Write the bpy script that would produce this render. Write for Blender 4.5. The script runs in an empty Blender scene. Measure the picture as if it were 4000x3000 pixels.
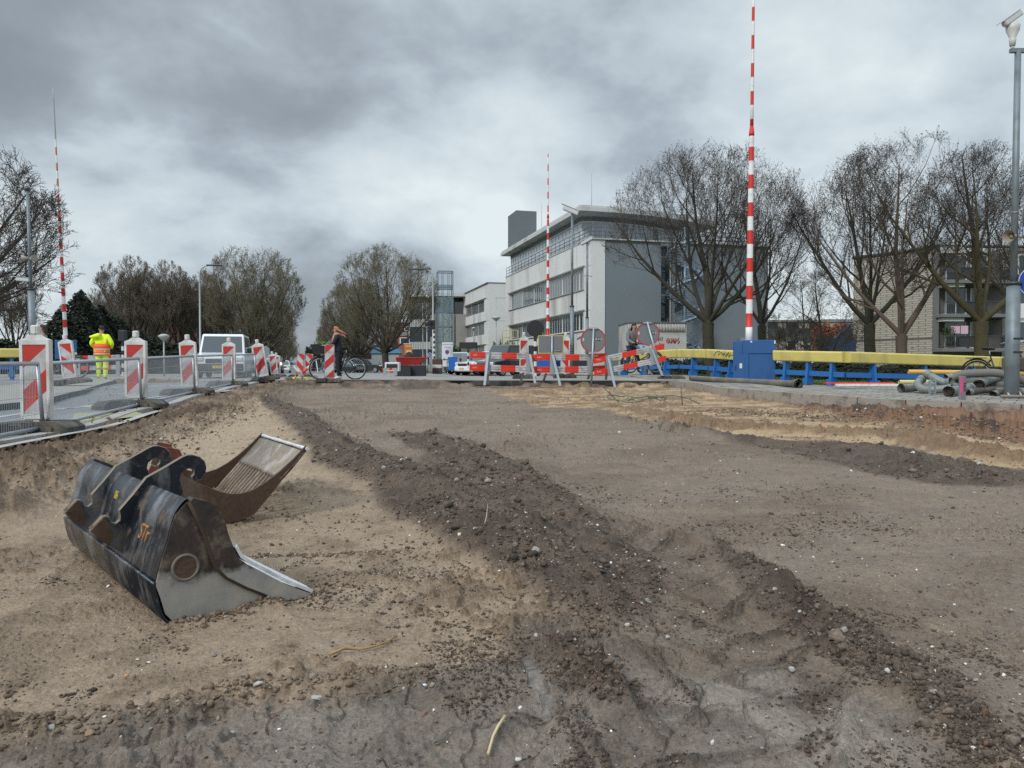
import bpy, bmesh, math, random
import numpy as np
from mathutils import Vector, Matrix
R = math.radians
PI = math.pi
scene = bpy.context.scene
col = scene.collection

# ------------------------------------------------------------------ camera
F = 3005.0; HOR = 1432.0; CAMZ = 0.6
PITCH = math.atan((1500.0 - HOR) / F)
cam_d = bpy.data.cameras.new('camera'); cam = bpy.data.objects.new('camera', cam_d); col.objects.link(cam)
cam.location = (0, 0, CAMZ)
cam.rotation_euler = (PI / 2 - PITCH, 0, 0)
cam_d.sensor_width = 36.0; cam_d.lens = 36.0 * F / 4000.0
cam_d.clip_start = 0.05; cam_d.clip_end = 3000
scene.camera = cam

# ------------------------------------------------------------------ sky and light
w = bpy.data.worlds.new('World'); scene.world = w; w.use_nodes = True
nt = w.node_tree; nt.nodes.clear()
SUN_EL, SUN_AZ = R(36), R(215)          # soft light from behind the clouds, above and behind the camera
def wn(t, **k):
    n = nt.nodes.new(t)
    for a, b in k.items(): setattr(n, a, b)
    return n
def wl(a, b): nt.links.new(a, b)
def wmath(op, a, b=None, clamp=False):
    n = wn('ShaderNodeMath', operation=op, use_clamp=clamp)
    for i, v in enumerate((a, b)):
        if v is None: continue
        if isinstance(v, (int, float)): n.inputs[i].default_value = v
        else: wl(v, n.inputs[i])
    return n.outputs[0]
out = wn('ShaderNodeOutputWorld')
sky = wn('ShaderNodeTexSky', sky_type='NISHITA', sun_disc=False, sun_elevation=SUN_EL, sun_rotation=SUN_AZ)
bg1 = wn('ShaderNodeBackground'); wl(sky.outputs[0], bg1.inputs[0]); bg1.inputs[1].default_value = 0.09
tc = wn('ShaderNodeTexCoord')
sep = wn('ShaderNodeSeparateXYZ'); wl(tc.outputs['Generated'], sep.inputs[0])
zz = wmath('ADD', wmath('MAXIMUM', sep.outputs[2], 0.0), 0.42)
cx = wmath('DIVIDE', sep.outputs[0], zz); cy = wmath('DIVIDE', sep.outputs[1], zz)
comb = wn('ShaderNodeCombineXYZ'); wl(cx, comb.inputs[0]); wl(cy, comb.inputs[1])
def wnoise(vec, scale, det, rough, off, dist=0.0):
    m = wn('ShaderNodeMapping'); m.inputs['Location'].default_value = off; wl(vec, m.inputs[0])
    n = wn('ShaderNodeTexNoise'); wl(m.outputs[0], n.inputs['Vector'])
    n.inputs['Scale'].default_value = scale; n.inputs['Detail'].default_value = det
    n.inputs['Roughness'].default_value = rough; n.inputs['Distortion'].default_value = dist
    return n.outputs[0]
n_big = wnoise(comb.outputs[0], 0.9, 3, 0.5, (3.1, 1.7, 0), 0.3)
n_mid = wnoise(comb.outputs[0], 1.5, 7, 0.52, (7.3, 4.1, 2), 0.35)
n_fin = wnoise(comb.outputs[0], 6.0, 7, 0.55, (1.3, 9.1, 5), 0.2)
def blob(u, v, wd, amp):      # a brighter or darker bank of cloud around a compass direction and height
    d = Vector(((u - 2000) / F, 1.0, (HOR - v) / F)).normalized()
    dn = wn('ShaderNodeVectorMath', operation='DOT_PRODUCT')
    nrm = wn('ShaderNodeVectorMath', operation='NORMALIZE'); wl(tc.outputs['Generated'], nrm.inputs[0])
    wl(nrm.outputs[0], dn.inputs[0]); dn.inputs[1].default_value = d
    x = wmath('MULTIPLY', wmath('SUBTRACT', 1.0, dn.outputs['Value']), -1.0 / (wd * wd / 2))
    return wmath('MULTIPLY', wmath('EXPONENT', x), amp)
v = wmath('ADD', wmath('MULTIPLY', n_big, 0.7), wmath('MULTIPLY', n_mid, 0.85))
v = wmath('ADD', v, wmath('MULTIPLY', n_fin, 0.42))
v = wmath('SUBTRACT', v, 0.445)
for b in SKY_BLOBS if 'SKY_BLOBS' in globals() else [(2050, 640, .14, .12), (3050, 150, .12, .08), (3700, 150, .2, -.06), (250, 420, .16, .17), (20, 330, .07, -.30),
          (1450, 760, .08, .20), (1950, 830, .05, .14), (3100, 1050, .2, .10), (3500, 700, .25, .06), (1000, 100, .3, -.11), (1000, 950, .2, -.03), (2700, 560, .2, .02), (2350, 120, .14, -.08), (1800, 1000, .14, .07)]:
    v = wmath('ADD', v, blob(*b))
ramp = wn('ShaderNodeValToRGB'); wl(v, ramp.inputs[0])
cr = ramp.color_ramp
cr.elements[0].position = 0.18; cr.elements[0].color = (0.19, 0.215, 0.238, 1)
cr.elements[1].position = 0.80; cr.elements[1].color = (0.66, 0.725, 0.745, 1)
for p, c in ((0.40, (0.265, 0.303, 0.342, 1)), (0.50, (0.345, 0.395, 0.442, 1)), (0.60, (0.475, 0.54, 0.585, 1))):
    e = cr.elements.new(p); e.color = c
# an overcast sky is brighter towards the zenith than near the horizon
el = wmath('MAXIMUM', sep.outputs[2], 0.0)
gain = wmath('ADD', 0.93, wmath('MULTIPLY', wmath('MAXIMUM', wmath('SUBTRACT', el, 0.42), 0.0), 3.6))
hs = wn('ShaderNodeVectorMath', operation='SCALE'); wl(ramp.outputs[0], hs.inputs[0]); wl(gain, hs.inputs['Scale'])
bg2 = wn('ShaderNodeBackground'); wl(hs.outputs[0], bg2.inputs[0]); bg2.inputs[1].default_value = 1.0
mx = wn('ShaderNodeMixShader'); mx.inputs[0].default_value = 0.93
wl(bg1.outputs[0], mx.inputs[1]); wl(bg2.outputs[0], mx.inputs[2]); wl(mx.outputs[0], out.inputs[0])
w.cycles.sampling_method = 'MANUAL'; w.cycles.sample_map_resolution = 1024

sun_d = bpy.data.lights.new('sun', 'SUN'); sun = bpy.data.objects.new('sun', sun_d); col.objects.link(sun)
sun_d.energy = 1.5; sun_d.angle = R(10); sun_d.color = (1.0, 0.97, 0.92)
sd = Vector((math.sin(SUN_AZ) * math.cos(SUN_EL), math.cos(SUN_AZ) * math.cos(SUN_EL), math.sin(SUN_EL)))
sun.rotation_euler = sd.to_track_quat('Z', 'Y').to_euler()
scene.view_settings.view_transform = 'Standard'; scene.view_settings.look = 'None'
scene.view_settings.exposure = 0.38; scene.view_settings.gamma = 1.0
scene.cycles.use_denoising = False
scene.cycles.max_bounces = 6

# ------------------------------------------------------------------ heights of the place
def P(u, v, D):
    """point at depth D seen at (u, v) of the photograph"""
    x = (u - 2000) / F; z = -(v - 1500) / F
    c, s = math.cos(PITCH), math.sin(PITCH)
    dy = c + z * s; dz = z * c - s
    return Vector((x / dy * D, D, CAMZ + dz / dy * D))
HP = [(-5.0, 8.1, -.09), (-5.5, 11.35, 0), (-6.05, 14.5, .08), (-6.6, 18, .15), (-6.8, 20.2, .21), (-4, 23.6, .19), (-5, 25, .18), (0, 24, .17),
      (-16, 31, .13), (-14, 27, .12), (0, 30, .17), (3, 27, .2), (4.35, 27.5, .24), (4.63, 19.9, .17), (4.85, 15.8, .1), (5.4, 14.1, .08), (5.98, 12.8, .05),
      (6.8, 12.1, .02), (7.74, 11.6, 0), (13, 10.6, -.05), (6.6, 30, .26), (8, 25.3, .11), (9.5, 23.5, .02), (10, 21.5, -.02), (15.5, 24.5, -.12), (22, 28, -.2),
      (-4, 4, -.12), (-3, -3, -.15), (6, 0, -.1), (-12, 10, 0), (-12, 20, .1), (-25, 25, .05), (-25, 10, 0), (-26, 45, .02), (0, 45, .0), (10, 45, .1), (25, 45, -.1),
      (0, 95, -.12), (-30, 95, -.15), (40, 95, -.2), (0, 300, -.3), (-200, 200, -.3), (200, 200, -.3), (-80, 30, -.1), (80, 30, -.3), (0, 900, -.4)]
HPA = np.array(HP)
def H(x, y):
    x = np.asarray(x, float); y = np.asarray(y, float)
    num = np.zeros(np.broadcast(x, y).shape); den = np.zeros_like(num)
    for a, b, c in HPA:
        s = 0.5 + 0.02 * abs(b)
        wgt = 1.0 / (((x - a) ** 2 + (y - b) ** 2) + s * s) ** 1.6
        num += wgt * c; den += wgt
    return num / den
def hz(x, y): return float(H(x, y))
def dbase(y): return np.interp(y, [-5, 0, 4, 8, 12, 18, 24, 30], [-.35, -.35, -.35, -.27, -.16, -.03, .05, .05])
def G(u, v, z=None):
    """where the line of sight meets the dug-out ground"""
    D = 6.0
    for _ in range(30):
        zz = float(dbase(D)) if z is None else z
        D = 0.5 * D + 0.5 * (CAMZ - zz) * F / max(v - HOR, 1)
    return Vector(((u - 2000) / F * D, D, float(dbase(D)) if z is None else z))

# ------------------------------------------------------------------ tags
def tag(o, label=None, cat=None, group=None, kind=None):
    if label: o['label'] = label
    if cat: o['category'] = cat
    if group: o['group'] = group
    if kind: o['kind'] = kind
    return o
def thing(name, label, cat, loc=(0, 0, 0), rz=0.0, group=None, rot=None):
    o = bpy.data.objects.new(name, None); col.objects.link(o)
    o.empty_display_size = 0.2
    o.location = loc; o.rotation_euler = rot if rot else (0, 0, rz)
    return tag(o, label, cat, group)
def children(o, _c={}):
    return [c for c in bpy.data.objects if c.parent == o]
def copy_tree(o, loc=None, rz=None, label=None, group=None):
    r = o.copy(); col.objects.link(r)
    if loc is not None: r.location = loc
    if rz is not None: r.rotation_euler = (0, 0, rz)
    if label: r['label'] = label
    if group: r['group'] = group
    for ch in children(o):
        c = ch.copy(); col.objects.link(c); c.parent = r
        for g in children(ch):
            d = g.copy(); col.objects.link(d); d.parent = c
    return r

# ------------------------------------------------------------------ mesh builder
def ortho(d):
    d = Vector(d).normalized()
    a = Vector((0, 0, 1)) if abs(d.z) < 0.9 else Vector((1, 0, 0))
    x = d.cross(a).normalized(); y = d.cross(x).normalized()
    return x, y
class MB:
    def __init__(s): s.v = []; s.f = []; s.m = []; s.sm = []
    def add(s, vs, fs, mi=0, smooth=False):
        n = len(s.v); s.v += [tuple(q) for q in vs]
        for f in fs: s.f.append(tuple(i + n for i in f)); s.m.append(mi); s.sm.append(smooth)
        return s
    def box(s, c, d, rz=0.0, mi=0, M=None, bev=0.0):
        x, y, z = d[0] / 2, d[1] / 2, d[2] / 2
        if bev > 0:
            b = min(bev, x * .9, y * .9, z * .9); vs = []
            for sx in (-1, 1):
                for sy in (-1, 1):
                    for sz in (-1, 1):
                        vs += [(sx * (x - b), sy * (y - b), sz * z), (sx * (x - b), sy * y, sz * (z - b)), (sx * x, sy * (y - b), sz * (z - b))]
            bm = bmesh.new()
            for q in vs: bm.verts.new(q)
            bmesh.ops.convex_hull(bm, input=bm.verts)
            bm.verts.index_update()
            vs = [q.co.copy() for q in bm.verts]; fs = [[q.index for q in f.verts] for f in bm.faces]; bm.free()
        else:
            vs = [Vector((sx * x, sy * y, sz * z)) for sx in (-1, 1) for sy in (-1, 1) for sz in (-1, 1)]
            fs = [(0, 1, 3, 2), (4, 6, 7, 5), (0, 4, 5, 1), (2, 3, 7, 6), (0, 2, 6, 4), (1, 5, 7, 3)]
        if M is None: M = Matrix.Translation(Vector(c)) @ Matrix.Rotation(rz, 4, 'Z')
        else: M = Matrix.Translation(Vector(c)) @ M.to_4x4()
        return s.add([M @ Vector(q) for q in vs], fs, mi)
    def cyl(s, a, b, r0, r1=None, n=8, mi=0, caps=True, smooth=True):
        a = Vector(a); b = Vector(b); r1 = r0 if r1 is None else r1
        x, y = ortho(b - a); vs = []
        for p, r in ((a, r0), (b, r1)):
            for i in range(n):
                t = 2 * PI * i / n; vs.append(p + x * (r * math.cos(t)) + y * (r * math.sin(t)))
        s.add(vs, [(i, (i + 1) % n, n + (i + 1) % n, n + i) for i in range(n)], mi, smooth)
        if caps:
            s.add(vs[:n], [tuple(range(n - 1, -1, -1))], mi); s.add(vs[n:], [tuple(range(n))], mi)
        return s
    def tube(s, pts, r, n=6, mi=0, closed=False, caps=True):
        pts = [Vector(p) for p in pts]; m = len(pts)
        rr = r if isinstance(r, (list, tuple)) else [r] * m
        vs = []; x = None
        for k, p in enumerate(pts):
            if closed: d = pts[(k + 1) % m] - pts[k - 1]
            else: d = pts[min(k + 1, m - 1)] - pts[max(k - 1, 0)]
            if d.length < 1e-9: d = Vector((0, 0, 1))
            d.normalize()
            if x is None: x, _ = ortho(d)
            x = (x - d * x.dot(d)); x = x.normalized() if x.length > 1e-6 else ortho(d)[0]
            y = d.cross(x)
            for i in range(n):
                t = 2 * PI * i / n; vs.append(p + x * (rr[k] * math.cos(t)) + y * (rr[k] * math.sin(t)))
        fs = []
        for k in range(m if closed else m - 1):
            a = k * n; b = ((k + 1) % m) * n
            fs += [(a + i, a + (i + 1) % n, b + (i + 1) % n, b + i) for i in range(n)]
        s.add(vs, fs, mi, True)
        if caps and not closed:
            s.add(vs[:n], [tuple(range(n - 1, -1, -1))], mi); s.add(vs[-n:], [tuple(range(n))], mi)
        return s
    def prism(s, pts, ax, t0, t1, mi=0, o=(0, 0, 0), side=None):
        """outline pts (p,q) in the plane across axis ax, from t0 to t1"""
        o = Vector(o)
        def mk(p, q, t):
            return o + Vector({'x': (t, p, q), 'y': (p, t, q), 'z': (p, q, t)}[ax])
        n = len(pts); a = [mk(p, q, t0) for p, q in pts]; b = [mk(p, q, t1) for p, q in pts]
        s.add(a, [tuple(range(n))], mi); s.add(b, [tuple(range(n - 1, -1, -1))], mi)
        s.add(a + b, [(i, n + i, n + (i + 1) % n, (i + 1) % n) for i in range(n)], mi if side is None else side)
        return s
    def lathe(s, prof, c=(0, 0, 0), n=16, mi=0, M=None, smooth=True):
        c = Vector(c); vs = []
        for r, z in prof:
            for i in range(n):
                t = 2 * PI * i / n; q = Vector((r * math.cos(t), r * math.sin(t), z))
                vs.append(c + (M @ q if M is not None else q))
        fs = []
        for k in range(len(prof) - 1):
            a = k * n; b = a + n
            fs += [(a + i, a + (i + 1) % n, b + (i + 1) % n, b + i) for i in range(n)]
        s.add(vs, fs, mi, smooth)
        s.add(vs[:n], [tuple(range(n - 1, -1, -1))], mi); s.add(vs[-n:], [tuple(range(n))], mi)
        return s
    def ball(s, c, r, n=10, mi=0):
        rx, ry, rz_ = r if isinstance(r, (tuple, list)) else (r, r, r)
        h = n // 2
        vs = []; fs = []
        for k in range(1, h):
            ph = PI * k / h
            for i in range(n):
                t = 2 * PI * i / n
                vs.append((c[0] + rx * math.sin(ph) * math.cos(t), c[1] + ry * math.sin(ph) * math.sin(t), c[2] + rz_ * math.cos(ph)))
        vs += [(c[0], c[1], c[2] + rz_), (c[0], c[1], c[2] - rz_)]; T = len(vs) - 2; B = T + 1
        for k in range(h - 2):
            for i in range(n):
                a = k * n; fs.append((a + i, a + n + i, a + n + (i + 1) % n, a + (i + 1) % n))
        for i in range(n):
            fs.append((T, i, (i + 1) % n)); a = (h - 2) * n; fs.append((B, a + (i + 1) % n, a + i))
        return s.add(vs, fs, mi, True)
    def build(s, name, mats, parent=None, loc=None, rz=None, fix=True):
        me = bpy.data.meshes.new(name); me.from_pydata(s.v, [], s.f)
        if not isinstance(mats, (list, tuple)): mats = [mats]
        for m in mats: me.materials.append(m)
        me.polygons.foreach_set('material_index', s.m); me.polygons.foreach_set('use_smooth', s.sm)
        if fix and len(s.f) < 60000:
            bm = bmesh.new(); bm.from_mesh(me); bmesh.ops.remove_doubles(bm, verts=bm.verts, dist=1e-5)
            bmesh.ops.recalc_face_normals(bm, faces=bm.faces); bm.to_mesh(me); bm.free()
        me.update()
        o = bpy.data.objects.new(name, me); col.objects.link(o)
        if parent is not None: o.parent = parent
        if loc is not None: o.location = loc
        if rz is not None: o.rotation_euler = (0, 0, rz)
        return o
def clip(poly, a, b, c):
    """keep the part of a 2D polygon where a*x+b*y <= c"""
    res = []
    for i in range(len(poly)):
        p, q = poly[i - 1], poly[i]; dp = a * p[0] + b * p[1] - c; dq = a * q[0] + b * q[1] - c
        if (dp <= 0) != (dq <= 0):
            t = dp / (dp - dq); res.append((p[0] + (q[0] - p[0]) * t, p[1] + (q[1] - p[1]) * t))
        if dq <= 0: res.append(q)
    return res

# ------------------------------------------------------------------ materials
MATS = {}
def mat(name, color, rough=0.6, metal=0.0, var=0.0, vscale=6.0, bump=0.0, bscale=30.0, dirt=None, dirt_amt=0.0, dscale=3.0, spec=0.5, alpha=None, coat=0.0, streak=False):
    if name in MATS: return MATS[name]
    m = bpy.data.materials.new(name); m.use_nodes = True; n = m.node_tree; b = n.nodes['Principled BSDF']
    b.inputs['Roughness'].default_value = rough; b.inputs['Metallic'].default_value = metal
    b.inputs['Specular IOR Level'].default_value = spec; b.inputs['Coat Weight'].default_value = coat
    c = (*color, 1); cur = None
    t = n.nodes.new('ShaderNodeTexCoord')
    def nz(scale, det=5, src='Object', st=None):
        q = n.nodes.new('ShaderNodeTexNoise'); q.inputs['Scale'].default_value = scale; q.inputs['Detail'].default_value = det
        if st:
            mp = n.nodes.new('ShaderNodeMapping'); mp.inputs['Scale'].default_value = st; n.links.new(t.outputs[src], mp.inputs[0]); n.links.new(mp.outputs[0], q.inputs['Vector'])
        else: n.links.new(t.outputs[src], q.inputs['Vector'])
        return q.outputs[0]
    b.inputs['Base Color'].default_value = c
    if var > 0:
        x = n.nodes.new('ShaderNodeMix'); x.data_type = 'RGBA'
        x.inputs[6].default_value = tuple(k * (1 - var) for k in color) + (1,); x.inputs[7].default_value = tuple(min(1, k * (1 + var)) for k in color) + (1,)
        n.links.new(nz(vscale), x.inputs[0]); cur = x.outputs[2]
    if dirt is not None:
        x = n.nodes.new('ShaderNodeMix'); x.data_type = 'RGBA'; r = n.nodes.new('ShaderNodeMapRange')
        n.links.new(nz(dscale, 7, st=(1, 1, .25) if streak else None), r.inputs[0])
        r.inputs[1].default_value = 0.62 - 0.3 * dirt_amt; r.inputs[2].default_value = 0.80 - 0.3 * dirt_amt
        r.inputs[4].default_value = min(1, .35 + dirt_amt)
        n.links.new(r.outputs[0], x.inputs[0])
        if cur: n.links.new(cur, x.inputs[6])
        else: x.inputs[6].default_value = c
        x.inputs[7].default_value = (*dirt, 1); cur = x.outputs[2]
    if cur: n.links.new(cur, b.inputs['Base Color'])
    if bump > 0:
        q = n.nodes.new('ShaderNodeBump'); q.inputs['Strength'].default_value = bump; q.inputs['Distance'].default_value = 0.02
        n.links.new(nz(bscale, 6), q.inputs['Height']); n.links.new(q.outputs[0], b.inputs['Normal'])
    if alpha is not None: b.inputs['Transmission Weight'].default_value = alpha
    MATS[name] = m; return m
def steel(): return mat('galvanised steel', (.36, .40, .43), .45, .6, .18, 40, .1, 60)
# ================================================================== numpy noise
def _hash(ix, iy, seed):
    h = (ix.astype(np.int64) * 374761393 + iy.astype(np.int64) * 668265263 + seed * 1442695041) & 0xFFFFFFFF
    h = ((h ^ (h >> 13)) * 1274126177) & 0xFFFFFFFF
    return ((h ^ (h >> 16)) & 0xFFFF) / 65535.0
def vnoise(x, y, seed=0):
    ix = np.floor(x); iy = np.floor(y); fx = x - ix; fy = y - iy
    fx = fx * fx * (3 - 2 * fx); fy = fy * fy * (3 - 2 * fy)
    ix = ix.astype(np.int64); iy = iy.astype(np.int64)
    a = _hash(ix, iy, seed); b = _hash(ix + 1, iy, seed); c = _hash(ix, iy + 1, seed); d = _hash(ix + 1, iy + 1, seed)
    return (a + (b - a) * fx) * (1 - fy) + (c + (d - c) * fx) * fy - 0.5
def fbm(x, y, sc, octv, seed=0, rough=0.5):
    s = np.zeros_like(x); a = 1.0; f = sc
    for k in range(octv):
        c, d = math.cos(k * 1.1), math.sin(k * 1.1)
        s += a * vnoise((x * c - y * d) * f + 17.3 * k, (x * d + y * c) * f - 9.1 * k, seed + k); a *= rough; f *= 2.03
    return s
def ss(a, b, x):
    t = np.clip((x - a) / (b - a), 0, 1); return t * t * (3 - 2 * t)
def polyline_d(x, y, pts, vals=None):
    """distance to a polyline, the signed side (+ left of its direction) and interpolated values along it"""
    best = np.full(x.shape, 1e9); sgn = np.zeros(x.shape); out = np.zeros(x.shape + (0 if vals is None else len(vals[0]),)) if vals is not None else None
    al = np.zeros(x.shape); acc = 0.0
    for i in range(len(pts) - 1):
        ax, ay = pts[i][:2]; bx, by = pts[i + 1][:2]; dx, dy = bx - ax, by - ay; L2 = dx * dx + dy * dy
        t = np.clip(((x - ax) * dx + (y - ay) * dy) / L2, 0, 1)
        qx = x - (ax + t * dx); qy = y - (ay + t * dy); d = np.hypot(qx, qy); m = d < best
        best = np.where(m, d, best); sgn = np.where(m, np.sign(dx * qy - dy * qx), sgn)
        al = np.where(m, acc + t * math.sqrt(L2), al); acc += math.sqrt(L2)
        if vals is not None:
            for k in range(len(vals[0])):
                out[..., k] = np.where(m, vals[i][k] * (1 - t) + vals[i + 1][k] * t, out[..., k])
    return best, sgn, al, out
def inside(x, y, poly):
    r = np.zeros(x.shape, bool); n = len(poly)
    for i in range(n):
        x1, y1 = poly[i - 1][:2]; x2, y2 = poly[i][:2]
        if y1 == y2: continue
        c = ((y1 > y) != (y2 > y)) & (x < (x2 - x1) * (y - y1) / (y2 - y1) + x1); r ^= c
    return r
def region(x, y, poly, soft):
    """0..1 inside a polygon, soft edge"""
    d = polyline_d(x, y, poly + [poly[0]])[0]; d = np.where(inside(x, y, poly), d, -d)
    return ss(-soft, soft, d)
def gw(pts): return [tuple(G(u, v))[:2] for u, v in pts]

XB_Y = [-6, 0, 5.2, 9.5, 12.4, 15.4, 20, 22, 24]; XB_X = [-1.6, -2.3, -3.45, -4.4, -4.6, -4.8, -5.9, -6.3, -6.6]      # top of the cut bank on the left
XF_Y = [-6, 0, 8.13, 11.35, 14.5, 18, 20.2, 24]; XF_X = [-4.0, -4.4, -5.01, -5.53, -6.05, -6.6, -6.85, -7.2]            # line of the fence
KERB = [(3.9, 33), (4.35, 27.5), (4.55, 23.5), (4.63, 19.9), (4.72, 17.6), (4.92, 15.8), (5.35, 14.1), (5.98, 12.8), (6.8, 12.1), (7.74, 11.6), (9.5, 11.1), (13, 10.6), (20, 10.2)]
Y_END = 23.4
def kerb_side(x, y):
    d, s, al, _ = polyline_d(x, y, KERB); return d * s      # positive on the pavement side

SAND_R = gw([(1930, 1530), (2100, 1588), (2350, 1600), (2480, 1632), (2650, 1672), (2800, 1706), (3100, 1742), (3500, 1752), (3640, 1785), (4000, 1856), (4500, 1960)]) + [(11, 6), (13, 10.6), (7.7, 11.7), (5.4, 14.1), (4.7, 19), (4.5, 23), (1.0, 23.2)] 
RED_R = gw([(3080, 1578), (3200, 1590), (3500, 1600), (4000, 1625), (4500, 1640), (4500, 1770), (4000, 1730), (3750, 1690), (3560, 1665), (3400, 1650), (3150, 1605)])
GRAV_A = gw([(985, 1562), (1060, 1610), (1110, 1650), (1180, 1735), (1200, 1790), (1290, 1850), (1420, 1900), (1500, 1990), (1650, 2080), (1780, 2180), (1950, 2270), (2200, 2400), (2350, 2450), (2560, 2420), (2640, 2300), (2500, 2120), (2300, 2020), (2150, 1900), (2050, 1835), (1900, 1765), (1700, 1685), (1520, 1705), (1620, 1760), (1680, 1830), (1500, 1790), (1330, 1735), (1250, 1640), (1120, 1580)])
GRAV_C = gw([(2780, 2080), (2900, 2180), (3060, 2260), (3220, 2390), (3430, 2520), (3650, 2670), (3850, 2830), (4100, 2990), (3850, 3040), (3700, 2900), (3500, 2740), (3300, 2600), (3060, 2460), (2930, 2330), (2750, 2190)])
GRAV_F = gw([(3130, 1745), (3350, 1738), (3500, 1745), (3620, 1790), (4000, 1850), (4500, 1960), (4500, 1990), (4000, 1930), (3700, 1905), (3400, 1850), (3150, 1790), (2900, 1745), (2750, 1700), (2600, 1660), (2500, 1640), (2550, 1632), (2700, 1680), (2850, 1715)])
GRAV_D = gw([(1550, 1490), (1700, 1488), (1710, 1520), (1560, 1525)])
GRAV_E = gw([(2140, 2560), (2230, 2540), (2330, 2620), (2420, 2720), (2450, 2790), (2340, 2800), (2220, 2700), (2120, 2620)])
TRK_D = gw([(2200, 1990), (2450, 2030), (2780, 2080), (3000, 2280), (3250, 2470), (3180, 2600), (2800, 2600), (2500, 2560), (2300, 2480), (2050, 2330)])
MUD_L = gw([(-400, 3010), (0, 2960), (330, 2900), (800, 2830), (1300, 2750), (1700, 2665), (1950, 2600), (2080, 2420), (2350, 2440), (2700, 2360), (3000, 2460), (3300, 2640), (3700, 2930), (3900, 3100), (3800, 4300), (0, 5200)])
MUD_P = gw([(2600, 2640), (2800, 2590), (3050, 2600), (3150, 2700), (3300, 2760), (3500, 2850), (3700, 3000), (3600, 3100), (3300, 3040), (3000, 2930), (2850, 2800), (2650, 2750)])
WATER = gw([(2040, 2580), (2080, 2570), (2110, 2640), (2150, 2720), (2170, 2790), (2120, 2800), (2090, 2720), (2060, 2650)])
PALE_L = gw([(1010, 1580), (1180, 1750), (1250, 1860), (900, 1950), (600, 1800), (700, 1700), (900, 1600)])
RIDGES = [ # crest (u, v) with half width and height in metres
    ([(1020, 1566), (1150, 1620), (1230, 1700), (1350, 1790), (1560, 1880), (1750, 1975), (1950, 2120), (2150, 2270), (2400, 2390)], [(.3, .04), (.45, .09), (.42, .13), (.42, .14), (.40, .15), (.40, .16), (.42, .15), (.38, .10), (.3, .04)]),
    ([(1560, 1700), (1750, 1745), (1950, 1830), (2150, 1960), (2300, 2080), (2500, 2260)], [(.2, .02), (.4, .06), (.45, .08), (.40, .06), (.35, .035), (.3, .02)]),
    ([(2700, 2110), (2900, 2220), (3050, 2330), (3200, 2450), (3420, 2600), (3620, 2740), (3820, 2890), (4000, 3020), (4200, 3150)], [(.2, .02), (.18, .04), (.17, .05), (.17, .055), (.17, .055), (.18, .06), (.18, .06), (.18, .06), (.2, .05)]),
    ([(2160, 2560), (2270, 2630), (2370, 2740), (2420, 2800)], [(.08, .03), (.10, .07), (.10, .07), (.08, .03)]),
    ([(2380, 1590), (2700, 1640), (3000, 1690), (3300, 1710), (3550, 1712), (3800, 1780), (4100, 1830)], [(.5, .05), (.5, .10), (.45, .10), (.45, .12), (.5, .13), (.5, .12), (.5, .1)]),
    ([(3050, 1745), (3350, 1765), (3600, 1815), (3900, 1885), (4300, 1960)], [(.3, .02), (.45, .07), (.5, .08), (.4, .06), (.4, .05)]),
    ([(2500, 1640), (2680, 1680), (2860, 1722), (3050, 1752)], [(.2, .05), (.2, .10), (.18, .08), (.2, .05)]),
    ([(3200, 1612), (3450, 1640), (3700, 1668), (4000, 1692), (4400, 1725)], [(.3, .08), (.45, .14), (.5, .16), (.5, .18), (.5, .16)]),
    ([(1540, 1505), (1640, 1503), (1700, 1508)], [(.7, .06), (.8, .08), (.5, .04)]),
    ([(1880, 1520), (2030, 1535), (2250, 1530), (2420, 1530)], [(.4, .05), (.5, .08), (.5, .06), (.5, .05)]),
    ([(-300, 2990), (0, 2935), (330, 2880), (700, 2830), (1000, 2740), (1350, 2710), (1700, 2650)], [(.09, .03), (.09, .035), (.08, .035), (.07, .03), (.07, .03), (.07, .03), (.05, .02)]),
    ([(700, 2440), (860, 2420), (1080, 2358), (1215, 2320)], [(.06, .010), (.06, .016), (.06, .014), (.04, .008)]),
    ([(1000, 2170), (1300, 2185), (1560, 2195), (1720, 2190)], [(.03, .006), (.03, .014), (.035, .016), (.03, .012)]),
]
TRACKS = [ # wheel tracks: centre line, half width, depth, lug spacing
    ([(1270, 1600), (1290, 1680), (1400, 1760), (1580, 1830), (1780, 1900)], .17, .025, .09),
    ([(2330, 2080), (2560, 2200), (2800, 2400), (2850, 2560), (2700, 2800), (2500, 3050)], .36, .03, .30),
    ([(2100, 2520), (1900, 2700), (1700, 2900)], .26, .02, .24),
    ([(2550, 1640), (2700, 1685), (2860, 1660)], .35, .05, .15),
    ([(2100, 1570), (2330, 1560), (2420, 1545), (2440, 1520)], .25, .04, .14),
    ([(2560, 1600), (2540, 1570), (2500, 1555)], .25, .04, .14),
    ([(2000, 1480), (1950, 1530), (2100, 1680), (2700, 1850), (3300, 2050), (4200, 2350)], .22, .006, .12),
    ([(2250, 1640), (2500, 1760), (3000, 1880), (3700, 2050), (4300, 2200)], .22, .006, .12),
    ([(0, 2420), (250, 2290), (420, 2160)], .10, .010, .3),
    ([(1330, 2350), (1500, 2470), (1850, 2620)], .22, .012, .15),
    ([(700, 1700), (850, 1640), (1000, 1590)], .15, .02, .2),
]
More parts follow.
